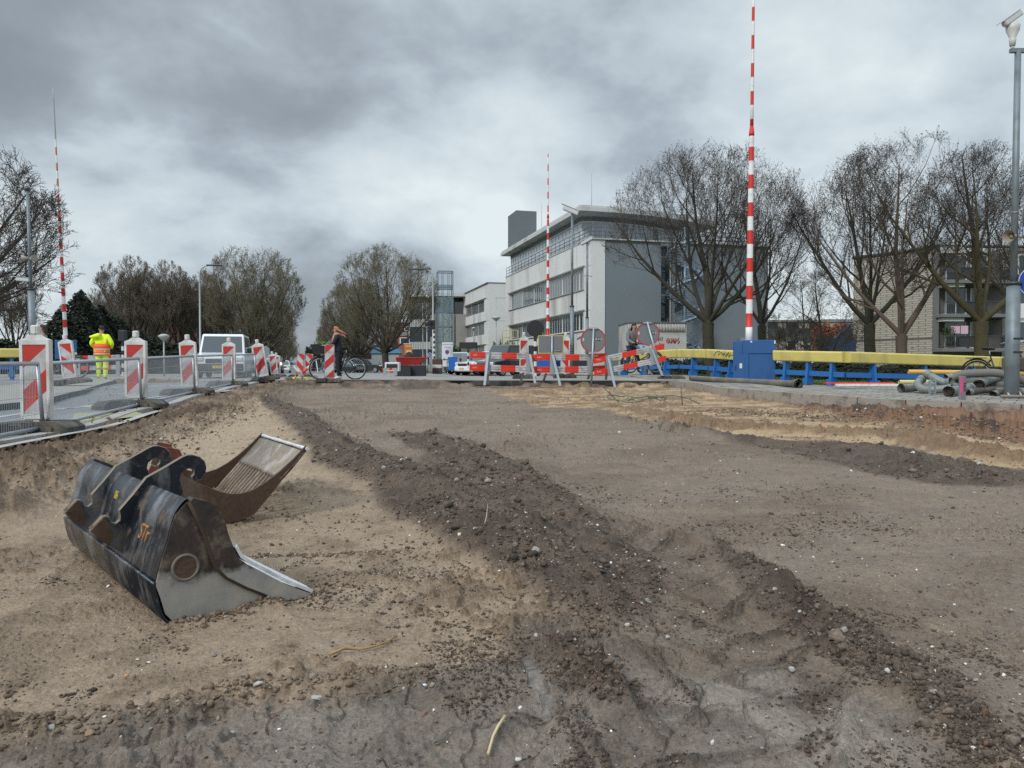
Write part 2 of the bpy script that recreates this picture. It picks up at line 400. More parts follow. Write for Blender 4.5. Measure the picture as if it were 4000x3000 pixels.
def shape_ground(x, y):
    """height and albedo of the dug-out roadbed"""
    wx = x + 0.10 * fbm(x, y, 2.2, 4, 11) + 0.03 * fbm(x, y, 12, 3, 12); wy = y + 0.14 * fbm(x, y, 1.7, 4, 21) + 0.03 * fbm(x, y, 11, 3, 22)
    z = dbase(y) + 0.05 * fbm(x, y, .35, 3, 5) 
    n1 = fbm(x, y, 1.4, 4, 31); n2 = fbm(x, y, 7, 4, 41); n3 = fbm(x, y, 38, 4, 51); n4 = fbm(x, y, 3.2, 5, 61, .6)
    # ---- masks
    sandr = region(wx, wy, SAND_R, .10); redr = region(wx, wy, RED_R, .12)
    gr = np.zeros_like(x)
    for poly, s in ((GRAV_A, .07), (GRAV_C, .05), (GRAV_F, .07), (GRAV_D, .15), (GRAV_E, .03)): gr = np.maximum(gr, region(wx, wy, poly, s))
    trd = region(wx, wy, TRK_D, .10); mudl = region(wx, wy, MUD_L, .06); mudp = region(x + .05 * n2, y + .08 * n2, MUD_P, .08); wat = region(x + .02 * n2, y + .03 * n2, WATER, .015)
    palel = region(wx, wy, PALE_L, .35)
    dA, sA, _, _ = polyline_d(wx, wy, gw([(985, 1540), (1060, 1610), (1180, 1735), (1350, 1830), (1560, 1960), (1850, 2120), (2100, 2300), (2250, 2380)]) + [(1.0, 2.4), (1.2, 1.2), (1.3, -3)])
    left = ss(-.1, .1, dA * -sA)                       # sand on the left of the gravel
    # ---- ridges
    rid = np.zeros_like(x)
    for pts, vals in RIDGES:
        vv = [(w_, h_) for w_, h_ in vals]; d, s_, al, o = polyline_d(wx, wy, gw(pts), vv)
        wd = o[..., 0]; ht = o[..., 1]
        t = np.clip(1 - d / (wd * 1.25), 0, 1); rid = np.maximum(rid, ht * (t * t * (3 - 2 * t)) * (1 + .45 * n4))
    z = z + rid * .88
    # ---- banks
    xb = np.interp(y, XB_Y, XB_X); hh = H(x, y)
    tb = ss(0.0, 0.22, xb - x + .16 * n4 + .07 * n2 + .1 * n1)
    zt = hh - .035 + .03 * n1 + .012 * n2
    slump = ss(.55, 0, x - xb) * .10 * (1 + n4 * 1.5)
    z = z + slump * (1 - tb); z = z * (1 - tb) + zt * tb
    te = ss(Y_END - .25, Y_END + .0, y + .1 * n4); z = z * (1 - te) + (hh - .16 + .04 * n4) * te; z = z + .15 * ss(1.5, .1, np.abs(y - (Y_END - .5))) * ss(-.15, .2, fbm(x, y * .5, 1.1, 4, 33)) * (1 - te)
    z = z - .03 * ss(1.2, .4, np.abs(y - (Y_END - .9))) * (.6 + n4)
    ks = kerb_side(x, y); tk = ss(.0, .25, ks); z = z * (1 - tk) + (hh - .4) * tk
    nk = ss(-.7, -.05, ks); z = z + nk * (.02 * (.6 + n4) + .13 * ss(5.0, 6.6, x) * (1 + .5 * n4)) * (1 - tk)
    # ---- tracks
    trk = np.zeros_like(x)
    for pts, hw, dep, lug in TRACKS:
        d, s_, al, _ = polyline_d(x + .015 * n2, y + .015 * n2, gw(pts)); on = ss(hw + .03, hw - .01, d)
        rim = np.exp(-((d - hw - .03) / .035) ** 2)
        ph = ((al + 1.0 * d) / lug + np.where(s_ > 0, 0, .5) + .15 * n4) % 1.0
        lugs = ss(.36, .22, np.abs(ph - .5)); edge = np.exp(-((np.abs(ph - .5) - .42) / .05) ** 2) * on
        fade = .35 + .65 * ss(-.25, .25, n1 + .1)
        z = z + fade * (-dep * on * (.75 + .25 * lugs) + dep * .7 * rim * (1 + 2 * n2) + dep * .62 * edge * (.8 + 1.2 * np.clip(fbm(x, y, 20, 2, 73), -.4, .4)))
        trk = np.maximum(trk, edge * fade * min(1, dep / .02)) if dep > .01 else trk
        al_c = al
    # ---- roughness of each kind of soil
    roughn = .010 * n4 * (1 - gr) + .004 * n2 + .0016 * n3
    crumbs = np.clip(fbm(x, y, 22, 3, 71) - .12, 0, 1) * np.clip(fbm(x, y, 1.1, 3, 81) + .05, 0, 1)
    crumb_amt = .16 * (1 - .6 * sandr)
    roughn = roughn + crumbs * crumb_amt
    clod = np.clip(fbm(x, y, 14, 4, 91, .6), -.2, 1)
    roughn = roughn + gr * (.020 * n2 + .014 * fbm(x, y, 30, 3, 93)) + (tb * .03 + slump * .4 + redr * .05 + rid * .35 * sandr + nk * .04 + .5*np.clip(rid,0,.05)) * clod
    ridsand = sandr * ss(.02, .08, rid)
    roughn = roughn + mudl * (.006 * n2 - .010 * np.clip(np.abs(fbm(x, y, 5, 3, 95)) < .03, 0, 1)) + ridsand * .03 * fbm(x, y, 9, 3, 97)
    nonroad = 1 - np.maximum(sandr, gr)
    ripple = fbm(x * .8 - y * .1, y * 2.0 + x * .4, 4.5, 5, 99, .62)          # rain and drag marks that run across
    z = z + roughn + .006 * ripple * (1 - gr) * (sandr * 1.5 + .5)
    cr_ = np.abs(fbm(x, y, 16, 4, 111, .6)); z = z + (.010 * (1 - ss(0, .10, cr_)) * ss(-.1, .25, n1 + n4) * (1 - gr) * .5) + .0022 * fbm(x, y, 55, 3, 113) + (.016 * np.clip(fbm(x, y, 19, 4, 115, .65), 0, 1) * np.maximum(np.maximum(mudl, trd), ss(.1, .4, n4)))
    z = np.where(wat > .5, np.minimum(z, dbase(y) - .012), z)
    # ---- albedo
    def C(*c): return np.array(c)
    def mixc(a, b, t): return a * (1 - t[..., None]) + b * t[..., None]
    base = np.ones(x.shape + (3,)) * C(.202, .165, .135)                      # trodden grey brown hardcore
    base = mixc(base, C(.160, .126, .098), ss(-.3, .5, n1)); base = mixc(base, C(.222, .178, .138), ss(.1, .5, -n4) * .6)
    lc = mixc(np.ones(x.shape + (3,)) * C(.295, .232, .174), C(.215, .166, .122), ss(-.1, .45, n4)); lc = mixc(lc, C(.345, .275, .20), palel)
    lc = mixc(lc, C(.165, .12, .082), ss(.0, .10, crumbs) * .8)
    base = mixc(base, lc, left)
    base = mixc(base, mixc(np.ones(x.shape + (3,)) * C(.192, .165, .143), C(.128, .106, .088), ss(-.2, .3, n4)), mudl)
    base = mixc(base, C(.262, .235, .205), np.clip(mudp * ss(-.2, .12, n2 + n4 * .5), 0, 1) * .75)
    gm = ss(-.5, .3, fbm(x, y, .9, 3, 55)) * mudl * ss(.0, .3, fbm(x, y, 4, 3, 56)); base = mixc(base, C(.23, .21, .185), gm * .5)
    sr = mixc(np.ones(x.shape + (3,)) * C(.39, .29, .185), C(.25, .172, .104), ss(-.1, .35, n4)); sr = mixc(sr, C(.19, .125, .075), ss(.015, .07, rid) * .85)
    sr = mixc(sr, C(.18, .125, .08), ss(.0, .22, fbm(x * .5, y * 1.8, 2.6, 6, 57, .6)) * .85); sr = mixc(sr, C(.22, .15, .095), ss(-.6, .0, ks) * .6 * ss(-.3, .3, n4))
    base = mixc(base, sr, sandr)
    base = mixc(base, mixc(np.ones(x.shape + (3,)) * C(.19, .105, .065), C(.055, .04, .036), ss(.05, .3, n4 + .2 * n2)), redr * .9)
    base = mixc(base, mixc(np.ones(x.shape + (3,)) * C(.118, .090, .070), C(.072, .054, .042), ss(-.2, .3, n2)), gr)
    base = mixc(base, mixc(np.ones(x.shape + (3,)) * C(.172, .136, .106), C(.115, .088, .068), ss(-.2, .3, n2)), trd * (1 - gr) * .9)
    bc = mixc(np.ones(x.shape + (3,)) * C(.20, .145, .10), C(.12, .085, .058), ss(-.2, .2, n4)); top = ss(.3, .9, xb - x)
    base = mixc(base, bc, np.clip(tb * (1 - .6 * top) + ss(.5, 0, x - xb) * .5 * ss(-.3, .3, n4), 0, 1))
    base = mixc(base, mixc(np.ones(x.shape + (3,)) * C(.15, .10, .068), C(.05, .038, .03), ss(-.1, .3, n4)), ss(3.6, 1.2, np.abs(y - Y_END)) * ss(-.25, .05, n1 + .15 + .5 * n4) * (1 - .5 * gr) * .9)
    base = mixc(base, C(.36, .35, .33), wat * .3)
    base = mixc(base, base * .55, np.clip(trk * 1.3, 0, 1) * (1 - sandr * .3))
    wet = np.clip(gr * .15 + mudl * .2 + mudp * .12 + wat * .6 + gm * .2 + trd * .2, 0, 1)
    base *= (1 + .22 * n3 + .13 * n2)[..., None] * C(1.015, .97, .915)
    return z, np.clip(base, .01, 1), wet, np.maximum(gr * (1 - .5 * trd), trd * .30), left, sandr, wat, trk

def grid_mesh(name, X, Y, Z, mats, colr=None, wet=None, keep=None):
    nr, nc = X.shape; co = np.stack([X, Y, Z], -1).reshape(-1, 3).astype(np.float32)
    idx = np.arange(nr * nc).reshape(nr, nc)
    q = np.stack([idx[:-1, :-1], idx[:-1, 1:], idx[1:, 1:], idx[1:, :-1]], -1).reshape(-1, 4)
    if keep is not None: q = q[keep.reshape(-1)]
    me = bpy.data.meshes.new(name); me.vertices.add(len(co)); me.vertices.foreach_set('co', co.ravel())
    me.loops.add(q.size); me.loops.foreach_set('vertex_index', q.ravel().astype(np.int32))
    me.polygons.add(len(q)); me.polygons.foreach_set('loop_start', np.arange(0, q.size, 4, dtype=np.int32)); me.polygons.foreach_set('loop_total', np.full(len(q), 4, np.int32))
    me.update(calc_edges=True); me.polygons.foreach_set('use_smooth', np.ones(len(q), bool))
    if colr is not None:
        a = me.color_attributes.new('soil', 'FLOAT_COLOR', 'POINT'); c = np.concatenate([colr.reshape(-1, 3), (wet if wet is not None else np.zeros(X.shape)).reshape(-1, 1)], 1).astype(np.float32); a.data.foreach_set('color', c.ravel())
    me.materials.append(mats); o = bpy.data.objects.new(name, me); col.objects.link(o); return o

def soil_mat():
    m = bpy.data.materials.new('bare soil'); m.use_nodes = True; n = m.node_tree; b = n.nodes['Principled BSDF']; L = n.links.new
    a = n.nodes.new('ShaderNodeAttribute'); a.attribute_name = 'soil'
    g = n.nodes.new('ShaderNodeNewGeometry')
    q = n.nodes.new('ShaderNodeTexNoise'); q.inputs['Scale'].default_value = 90; q.inputs['Detail'].default_value = 6; q.inputs['Roughness'].default_value = .7; L(g.outputs['Position'], q.inputs['Vector'])
    r = n.nodes.new('ShaderNodeMapRange'); L(q.outputs[0], r.inputs[0]); r.inputs[1].default_value = .3; r.inputs[2].default_value = .7; r.inputs[3].default_value = .62; r.inputs[4].default_value = 1.36
    s = n.nodes.new('ShaderNodeVectorMath'); s.operation = 'SCALE'; L(a.outputs['Color'], s.inputs[0]); L(r.outputs[0], s.inputs['Scale']); L(s.outputs[0], b.inputs['Base Color'])
    rr = n.nodes.new('ShaderNodeMapRange'); L(a.outputs['Alpha'], rr.inputs[0]); rr.inputs[3].default_value = .95; rr.inputs[4].default_value = .42; L(rr.outputs[0], b.inputs['Roughness'])
    b.inputs['Specular IOR Level'].default_value = .35
    q2 = n.nodes.new('ShaderNodeTexNoise'); q2.inputs['Scale'].default_value = 45; q2.inputs['Detail'].default_value = 8; q2.inputs['Roughness'].default_value = .65; L(g.outputs['Position'], q2.inputs['Vector'])
    bp = n.nodes.new('ShaderNodeBump'); bp.inputs['Strength'].default_value = 1.0; bp.inputs['Distance'].default_value = .016; L(q2.outputs[0], bp.inputs['Height']); L(bp.outputs[0], b.inputs['Normal'])
    return m
SOIL = soil_mat()
GRID_Q = globals().get('GRID_Q', 1.0)
ang = np.concatenate([np.linspace(-1.9, -.74, 90)[:-1], np.linspace(-.74, .74, int(1450 * GRID_Q)), np.linspace(.74, 1.9, 90)[1:]])
tt = np.linspace(0, 1, int(950 * GRID_Q)); v0, v1 = 1 / 0.9, 1 / 27.0
rad = 1.0 / (v0 + (v1 - v0) * tt ** .85)
A, RR = np.meshgrid(ang, rad); GX = RR * np.sin(A); GY = RR * np.cos(A)
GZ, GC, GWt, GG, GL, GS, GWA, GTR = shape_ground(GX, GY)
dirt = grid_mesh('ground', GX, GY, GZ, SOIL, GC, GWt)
tag(dirt, kind='structure')
def height_at(x, y):
    x = np.asarray(x, float); y = np.asarray(y, float); a = np.arctan2(x, y); r = np.hypot(x, y)
    ia = np.interp(a, ang, np.arange(len(ang))); t = np.clip((1 / r - v0) / (v1 - v0), 0, 1) ** (1 / .85); ir = t * (len(tt) - 1)
    i0 = np.clip(ia.astype(int), 0, len(ang) - 2); j0 = np.clip(ir.astype(int), 0, len(tt) - 2); fa = ia - i0; fr = ir - j0
    return (GZ[j0, i0] * (1 - fa) + GZ[j0, i0 + 1] * fa) * (1 - fr) + (GZ[j0 + 1, i0] * (1 - fa) + GZ[j0 + 1, i0 + 1] * fa) * fr
def masks_at(x, y):
    a = np.arctan2(x, y); r = np.hypot(x, y); ia = np.clip(np.interp(a, ang, np.arange(len(ang))).round().astype(int), 0, len(ang) - 1)
    t = np.clip((1 / r - v0) / (v1 - v0), 0, 1) ** (1 / .85); jr = np.clip((t * (len(tt) - 1)).round().astype(int), 0, len(tt) - 1)
    masks_at.trk = GTR[jr, ia]; return GG[jr, ia], GL[jr, ia], GS[jr, ia], GWA[jr, ia]

# ------------------------------------------------------------------ loose stones
def ico():
    bm = bmesh.new(); bmesh.ops.create_icosphere(bm, subdivisions=1, radius=1.0); v = np.array([q.co for q in bm.verts]); f = np.array([[q.index for q in t.verts] for t in bm.faces]); bm.free(); return v, f
ICV, ICF = ico()
def scatter(name, x, y, size, colors, seed, label, sink=.25, flat=.7, group=None, zfun=None):
    rs = np.random.RandomState(seed); n = len(x); z = height_at(x, y) if zfun is None else zfun(x, y)
    sc = size[:, None] * np.stack([rs.uniform(.6, 1.2, n), rs.uniform(.5, 1.0, n), rs.uniform(.4, .85, n) * flat / .7], 1)
    jit = rs.uniform(.6, 1.25, (n, len(ICV), 1)); V = ICV[None] * jit
    for _ in range(3): nv = rs.normal(size=(n, 1, 3)); nv /= np.linalg.norm(nv, axis=2, keepdims=True); kd = np.clip((V * nv).sum(2, keepdims=True) - rs.uniform(.25, .75, (n, 1, 1)), 0, None); V = V - nv * kd
    V = V * sc[:, None, :] * 1.12
    a = rs.uniform(0, 2 * PI, n); tl = rs.normal(0, .35, n); ca, sa, ct, st = np.cos(a), np.sin(a), np.cos(tl), np.sin(tl)
    X, Y, Z = V[..., 0], V[..., 1], V[..., 2]
    Y2 = Y * ct[:, None] - Z * st[:, None]; Z2 = Y * st[:, None] + Z * ct[:, None]
    X3 = X * ca[:, None] - Y2 * sa[:, None]; Y3 = X * sa[:, None] + Y2 * ca[:, None]
    V = np.stack([X3 + x[:, None], Y3 + y[:, None], Z2 + (z + sc[:, 2] * (1 - 2 * sink))[:, None]], -1).reshape(-1, 3).astype(np.float32)
    Fc = (ICF[None] + (np.arange(n) * len(ICV))[:, None, None]).reshape(-1, 3)
    me = bpy.data.meshes.new(name); me.vertices.add(len(V)); me.vertices.foreach_set('co', V.ravel()); me.loops.add(Fc.size); me.loops.foreach_set('vertex_index', Fc.ravel().astype(np.int32))
    me.polygons.add(len(Fc)); me.polygons.foreach_set('loop_start', np.arange(0, Fc.size, 3, dtype=np.int32)); me.polygons.foreach_set('loop_total', np.full(len(Fc), 3, np.int32)); me.update(calc_edges=True)
    ca_ = me.color_attributes.new('soil', 'FLOAT_COLOR', 'POINT'); cc = np.repeat(colors, len(ICV), 0); ca_.data.foreach_set('color', np.concatenate([cc, np.full((len(cc), 1), .35)], 1).astype(np.float32).ravel())
    me.materials.append(STONE); o = bpy.data.objects.new(name, me); col.objects.link(o); tag(o, label, 'gravel', group, 'stuff'); return o
STONE = SOIL.copy(); STONE.name = 'stone'
def wedge(n, seed, r0, r1, p=1.0):
    rs = np.random.RandomState(seed); a = rs.uniform(-.66, .66, n); q = rs.uniform(0, 1, n) ** p; r = 1.0 / (1 / r0 + (1 / r1 - 1 / r0) * q); return r * np.sin(a), r * np.cos(a), rs
def palette(rs, n, cols, wts):
    c = np.array(cols)[rs.choice(len(cols), n, p=np.array(wts) / sum(wts))]; return c * rs.uniform(.75, 1.25, (n, 1))
NST = globals().get('NST', 1.0)
x, y, rs = wedge(int(260000 * NST), 3, 1.3, 22, .85); g, l, s_, wa = masks_at(x, y)
k = (g > .35) & (rs.uniform(0, 1, len(x)) < g * (.62 + 1.2 * fbm(x, y, 1.5, 3, 101))); x, y = x[k], y[k]; n = len(x)
r_ = np.hypot(x, y); sz = np.clip(rs.lognormal(-5.5, .68, n), .002, .038) * np.clip(.75 + r_ / 12, .8, 1.8)
scatter('gravel', x, y, sz, palette(rs, n, [(.115, .086, .064), (.17, .135, .105), (.072, .055, .043), (.29, .265, .235), (.19, .10, .065), (.60, .58, .53)], [50, 22, 26, 3, 1.5, .9]), 4, 'dark brown gravel and stones heaped in the ridges across the dug-up roadbed')
x, y, rs = wedge(int(52000 * NST), 7, 1.3, 22, .8); g, l, s_, wa = masks_at(x, y); dens = .35 + .5 * (fbm(x, y, 1.3, 3, 77) > .05)
k = (rs.uniform(0, 1, len(x)) < dens * np.where(l > .5, .16, np.where(s_ > .5, .08, .55))) & (wa < .3); x, y = x[k], y[k]; n = len(x); r_ = np.hypot(x, y)
l = masks_at(x, y)[1]
sz = np.clip(rs.lognormal(-5.45, .45, n), .002, .016) * np.clip(.7 + r_ / 9, .8, 2.0)
cc = palette(rs, n, [(.12, .09, .07), (.20, .16, .13), (.35, .32, .28), (.78, .76, .70)], [52, 26, 12, 7])
scatter('pebbles', x, y, sz, cc, 9, 'pale pebbles, shell chips and crumbs strewn over the trodden sand', .3, .55)
x, y, rs = wedge(int(330000 * NST), 17, 1.25, 23, .8); g, l, s_, wa = masks_at(x, y); cl = fbm(x, y, 1.6, 4, 201, .6) + .5 * fbm(x, y, 9, 3, 203) + .5 * masks_at.trk
k = (cl > rs.uniform(.17, .52, len(x))) & (wa < .3) & (rs.uniform(0, 1, len(x)) < np.where(g > .5, .15, np.where(s_ > .5, .8, .55))); x, y = x[k], y[k]; n = len(x)
scatter('soil_clods_and_shadows', x, y, np.clip(rs.lognormal(-5.55, .5, n), .0018, .014) * np.clip(.7 + np.hypot(x, y) / 9, .8, 2.2), palette(rs, n, [(.095, .068, .047), (.14, .10, .07), (.06, .045, .034)], [50, 28, 22]), 19, 'dark brown soil crumbs and small clods, also standing in for crumb shadows, scattered in drifts over sand and roadbed', .35, .5)  # flattened crumbs coloured dark, so they paint the crumb shadows as well
# crumbs along the near rubble line and foot of the banks
x = []; y = []; rs = np.random.RandomState(12)
for pts, wd, cnt in ((gw([(-300, 2990), (0, 2935), (330, 2890), (700, 2840), (1000, 2750), (1350, 2720), (1700, 2660)]), .05, 900), (gw([(1000, 2170), (1300, 2185), (1720, 2195)]), .03, 350), (gw([(0, 1960), (600, 1730), (900, 1610)]), .25, 2500),
                     (gw([(1000, 1985), (1350, 2040), (1750, 2190)]), .22, 260), (gw([(2800, 1600), (3500, 1650), (4100, 1720)]), .3, 2500), (gw([(690, 2445), (860, 2425), (1080, 2362), (1220, 2325)]), .035, 700), (gw([(1900, 2330), (2150, 2420), (2300, 2480)]), .10, 260)):
    for _ in range(int(cnt * min(NST, 1))):
        i = rs.randint(len(pts) - 1); t = rs.rand(); x.append(pts[i][0] * (1 - t) + pts[i + 1][0] * t + rs.normal(0, wd)); y.append(pts[i][1] * (1 - t) + pts[i + 1][1] * t + rs.normal(0, wd))
x = np.array(x); y = np.array(y); n = len(x); scatter('rubble', x, y, np.clip(rs.lognormal(-5.15, .6, n), .003, .017) * np.clip(.7 + np.hypot(x, y) / 12, .7, 1.8), palette(rs, n, [(.22, .16, .11), (.14, .10, .07), (.30, .25, .19), (.6, .57, .5)], [48, 40, 8, 2]), 13, 'brown clods and broken bits along the foot of the banks and bottom edge')

# ------------------------------------------------------------------ setting sheets
def attr_less(name, c1, c2, sc, rough, bump=.3, bs=60, c3=None, sc3=.5):
    return mat(name, c1, rough, 0, .14, sc, bump, bs, c2, .35, sc3)
ASPH = mat('asphalt', (.17, .18, .19), .55, 0, .16, 3, .5, 220, (.32, .33, .34), .42, .35)
CONC = mat('dusty concrete road', (.23, .22, .205), .8, 0, .2, 2, .4, 90, (.34, .32, .29), .4, .6)
GRASS = mat('grass soil', (.045, .07, .02), .9, 0, .35, 4, .8, 40, (.08, .075, .03), .4, 1.2)
def sheet(name, xs_f, ys, nx, m, dz=0.0, parent=None, kind='structure', zf=None):
    X = []; Y = []
    for yy in ys:
        a, b = xs_f(yy); t = np.linspace(0, 1, nx); X.append(a + (b - a) * t); Y.append(np.full(nx, yy))
    X = np.array(X); Y = np.array(Y); Z = (H(X, Y) if zf is None else zf(X, Y)) + dz
    o = grid_mesh(name, X, Y, Z, m); 
    if kind: tag(o, kind=kind)
    return o
# far ground, reaching the horizon
rr = np.concatenate([np.linspace(.0, 34, 12), np.geomspace(36, 2500, 40)]); aa = np.linspace(0, 2 * PI, 97); A2, R2 = np.meshgrid(aa, rr)
X2 = R2 * np.sin(A2); Y2 = R2 * np.cos(A2); Z2 = np.where(R2 < 35, -1.0, H(X2, Y2) - .08)
o = grid_mesh('grass_field', X2, Y2, Z2, GRASS); tag(o, kind='structure')
xf = lambda yy: float(np.interp(yy, XF_Y, XF_X))
sheet('road', lambda yy: (-60, xf(yy) + .16), np.linspace(-8, Y_END, 50), 50, ASPH)
o = sheet('crossing_road', lambda yy: (-60, float(np.interp(yy, [Y_END, 27.5, 33, 60], [4.5, 4.3, 3.6, 2]))), np.linspace(Y_END, 60, 50), 60, CONC, .002)
# edge thickness of the broken-off asphalt at the far end of the pit
e = MB(); xs = np.linspace(-7.0, 4.5, 60); rs = np.random.RandomState(5); js = rs.uniform(-.07, .07, 60) + .22 * np.sin(xs * 1.9 + 1) * np.sin(xs * .83) - .1
top = [(x_, Y_END + j, hz(x_, Y_END) + .006) for x_, j in zip(xs, js)]; bot = [(x_, Y_END + j + .03, hz(x_, Y_END) - .14) for x_, j in zip(xs, js)]; bk = [(x_, Y_END + .3, hz(x_, Y_END + .3) + .006) for x_ in xs]
m_ = len(xs); e.add(top + bot + bk, [(i, i + 1, m_ + i + 1, m_ + i) for i in range(m_ - 1)] + [(i, 2 * m_ + i, 2 * m_ + i + 1, i + 1) for i in range(m_ - 1)])
tag(e.build('road_edge', mat('cut asphalt edge', (.10, .095, .09), .9, 0, .3, 8, .6, 40)), kind='structure')
# strip of kerbstone along the fence
e = MB(); ys = np.linspace(-6, 22, 57)
for a, b in zip(ys[:-1], ys[1:]):
    p = [(xf(a) + .14, a + .01), (xf(a) + .30, a + .01), (xf(b) + .30, b - .01), (xf(b) + .14, b - .01)]
    vs = [(q[0], q[1], hz(*q) + dz) for dz in (-.16, .015) for q in p]; e.add(vs, [(4, 5, 6, 7), (1, 2, 6, 5), (0, 4, 7, 3), (0, 1, 5, 4), (2, 3, 7, 6)])
tag(e.build('kerb', mat('kerb concrete', (.36, .35, .33), .85, 0, .2, 4, .4, 60, (.2, .17, .14), .4, 3)), kind='structure')
# far avenue
def ave(D, lat):      # point beside the road that runs to the vanishing point
    return ((1195 - 2000) / F * D + lat, D)
e = MB(); Ds = np.geomspace(58, 900, 30)
vs = []
for D in Ds:
    for lat in (-6.5, 7.5): x_, y_ = ave(D, lat); vs.append((x_, y_, hz(x_, y_) + .0))
e.add(vs, [(2 * i, 2 * i + 1, 2 * i + 3, 2 * i + 2) for i in range(len(Ds) - 1)]); tag(e.build('avenue_road', ASPH), kind='structure')
# ================================================================== pavement, railing and rail furniture
PAVE = bpy.data.materials.new('paving slabs'); PAVE.use_nodes = True
def _pave():
    n = PAVE.node_tree; b = n.nodes['Principled BSDF']; L = n.links.new
    g = n.nodes.new('ShaderNodeNewGeometry'); mp = n.nodes.new('ShaderNodeMapping'); mp.inputs['Rotation'].default_value = (0, 0, .62); L(g.outputs['Position'], mp.inputs[0])
    br = n.nodes.new('ShaderNodeTexBrick'); L(mp.outputs[0], br.inputs['Vector']); br.inputs['Scale'].default_value = 1.0; br.offset = .5
    br.inputs['Brick Width'].default_value = .40; br.inputs['Row Height'].default_value = .40; br.inputs['Mortar Size'].default_value = .014; br.inputs['Mortar Smooth'].default_value = .3
    br.inputs['Color1'].default_value = (.30, .275, .235, 1); br.inputs['Color2'].default_value = (.215, .20, .175, 1); br.inputs['Mortar'].default_value = (.05, .045, .035, 1)
    q = n.nodes.new('ShaderNodeTexNoise'); q.inputs['Scale'].default_value = 2.2; q.inputs['Detail'].default_value = 8; L(g.outputs['Position'], q.inputs['Vector'])
    x = n.nodes.new('ShaderNodeMix'); x.data_type = 'RGBA'; x.blend_type = 'MULTIPLY'; x.inputs[0].default_value = 1; r = n.nodes.new('ShaderNodeMapRange'); L(q.outputs[0], r.inputs[0]); r.inputs[1].default_value = .3; r.inputs[2].default_value = .7; r.inputs[3].default_value = .65; r.inputs[4].default_value = 1.2
    L(br.outputs[0], x.inputs[6]); L(r.outputs[0], x.inputs[7]); L(x.outputs[2], b.inputs['Base Color']); b.inputs['Roughness'].default_value = .7
    bp = n.nodes.new('ShaderNodeBump'); bp.inputs['Distance'].default_value = .01; bp.invert = True; L(br.outputs['Fac'], bp.inputs['Height']); L(bp.outputs[0], b.inputs['Normal'])
_pave()
RAIL = [(4.8, 36.5), (6.6, 30), (7.2, 27.9), (7.9, 25.6), (9.5, 23.4), (10.2, 22.6), (15.5, 24.6), (22, 27.2)]
def resample(pts, n):
    L_ = [0.0]
    for a, b in zip(pts[:-1], pts[1:]): L_.append(L_[-1] + math.hypot(b[0] - a[0], b[1] - a[1]))
    s = np.linspace(0, L_[-1], n); return np.stack([np.interp(s, L_, [p[0] for p in pts]), np.interp(s, L_, [p[1] for p in pts])], 1)
K = resample(KERB[::-1], 140); Q = resample([(26, 29.0), (22, 27.6), (15.5, 25.0), (10.2, 23.0), (9.5, 23.8), (7.9, 26.0), (6.6, 30.4), (4.8, 38)], 140)
t = np.linspace(0, 1, 24)[:, None]
X = K[None, :, 0] * (1 - t) + Q[None, :, 0] * t; Y = K[None, :, 1] * (1 - t) + Q[None, :, 1] * t
tag(grid_mesh('pavement', X, Y, H(X, Y) + .012, PAVE), kind='structure')
# kerb blocks: a row of upright concrete slabs, their faces laid bare by the digging
kb = MB(); pts = resample(KERB, 46); rs = random.Random(4)
for a, b in zip(pts[:-1], pts[1:]):
    d = Vector((b[0] - a[0], b[1] - a[1], 0)); L_ = d.length - .012; d.normalize(); nrm = Vector((d.y, -d.x, 0)); 
    c = Vector((a[0], a[1], 0)) + d * (L_ / 2); z0 = hz(a[0], a[1]); z1 = hz(b[0], b[1]); th = .055 + rs.uniform(-.006, .006)
    p0 = Vector((a[0], a[1], 0)) + d * .006; p1 = Vector((b[0], b[1], 0)) - d * .006; j = rs.uniform(-.008, .008)
    vs = []
    for dz in (-.42, .030 + rs.uniform(-.004, .004)):
        for p, zq in ((p0, z0), (p1, z1)):
            for s in (-th + j, th + j): vs.append(p - nrm * s + Vector((0, 0, zq + dz)))
    kb.add(vs, [(0, 1, 3, 2), (4, 6, 7, 5), (0, 4, 5, 1), (2, 3, 7, 6), (0, 2, 6, 4), (1, 5, 7, 3)])
tag(kb.build('kerb', mat('old kerb concrete', (.30, .27, .23), .85, 0, .2, 5, .5, 40, (.10, .078, .06), .4, 5)), kind='structure')
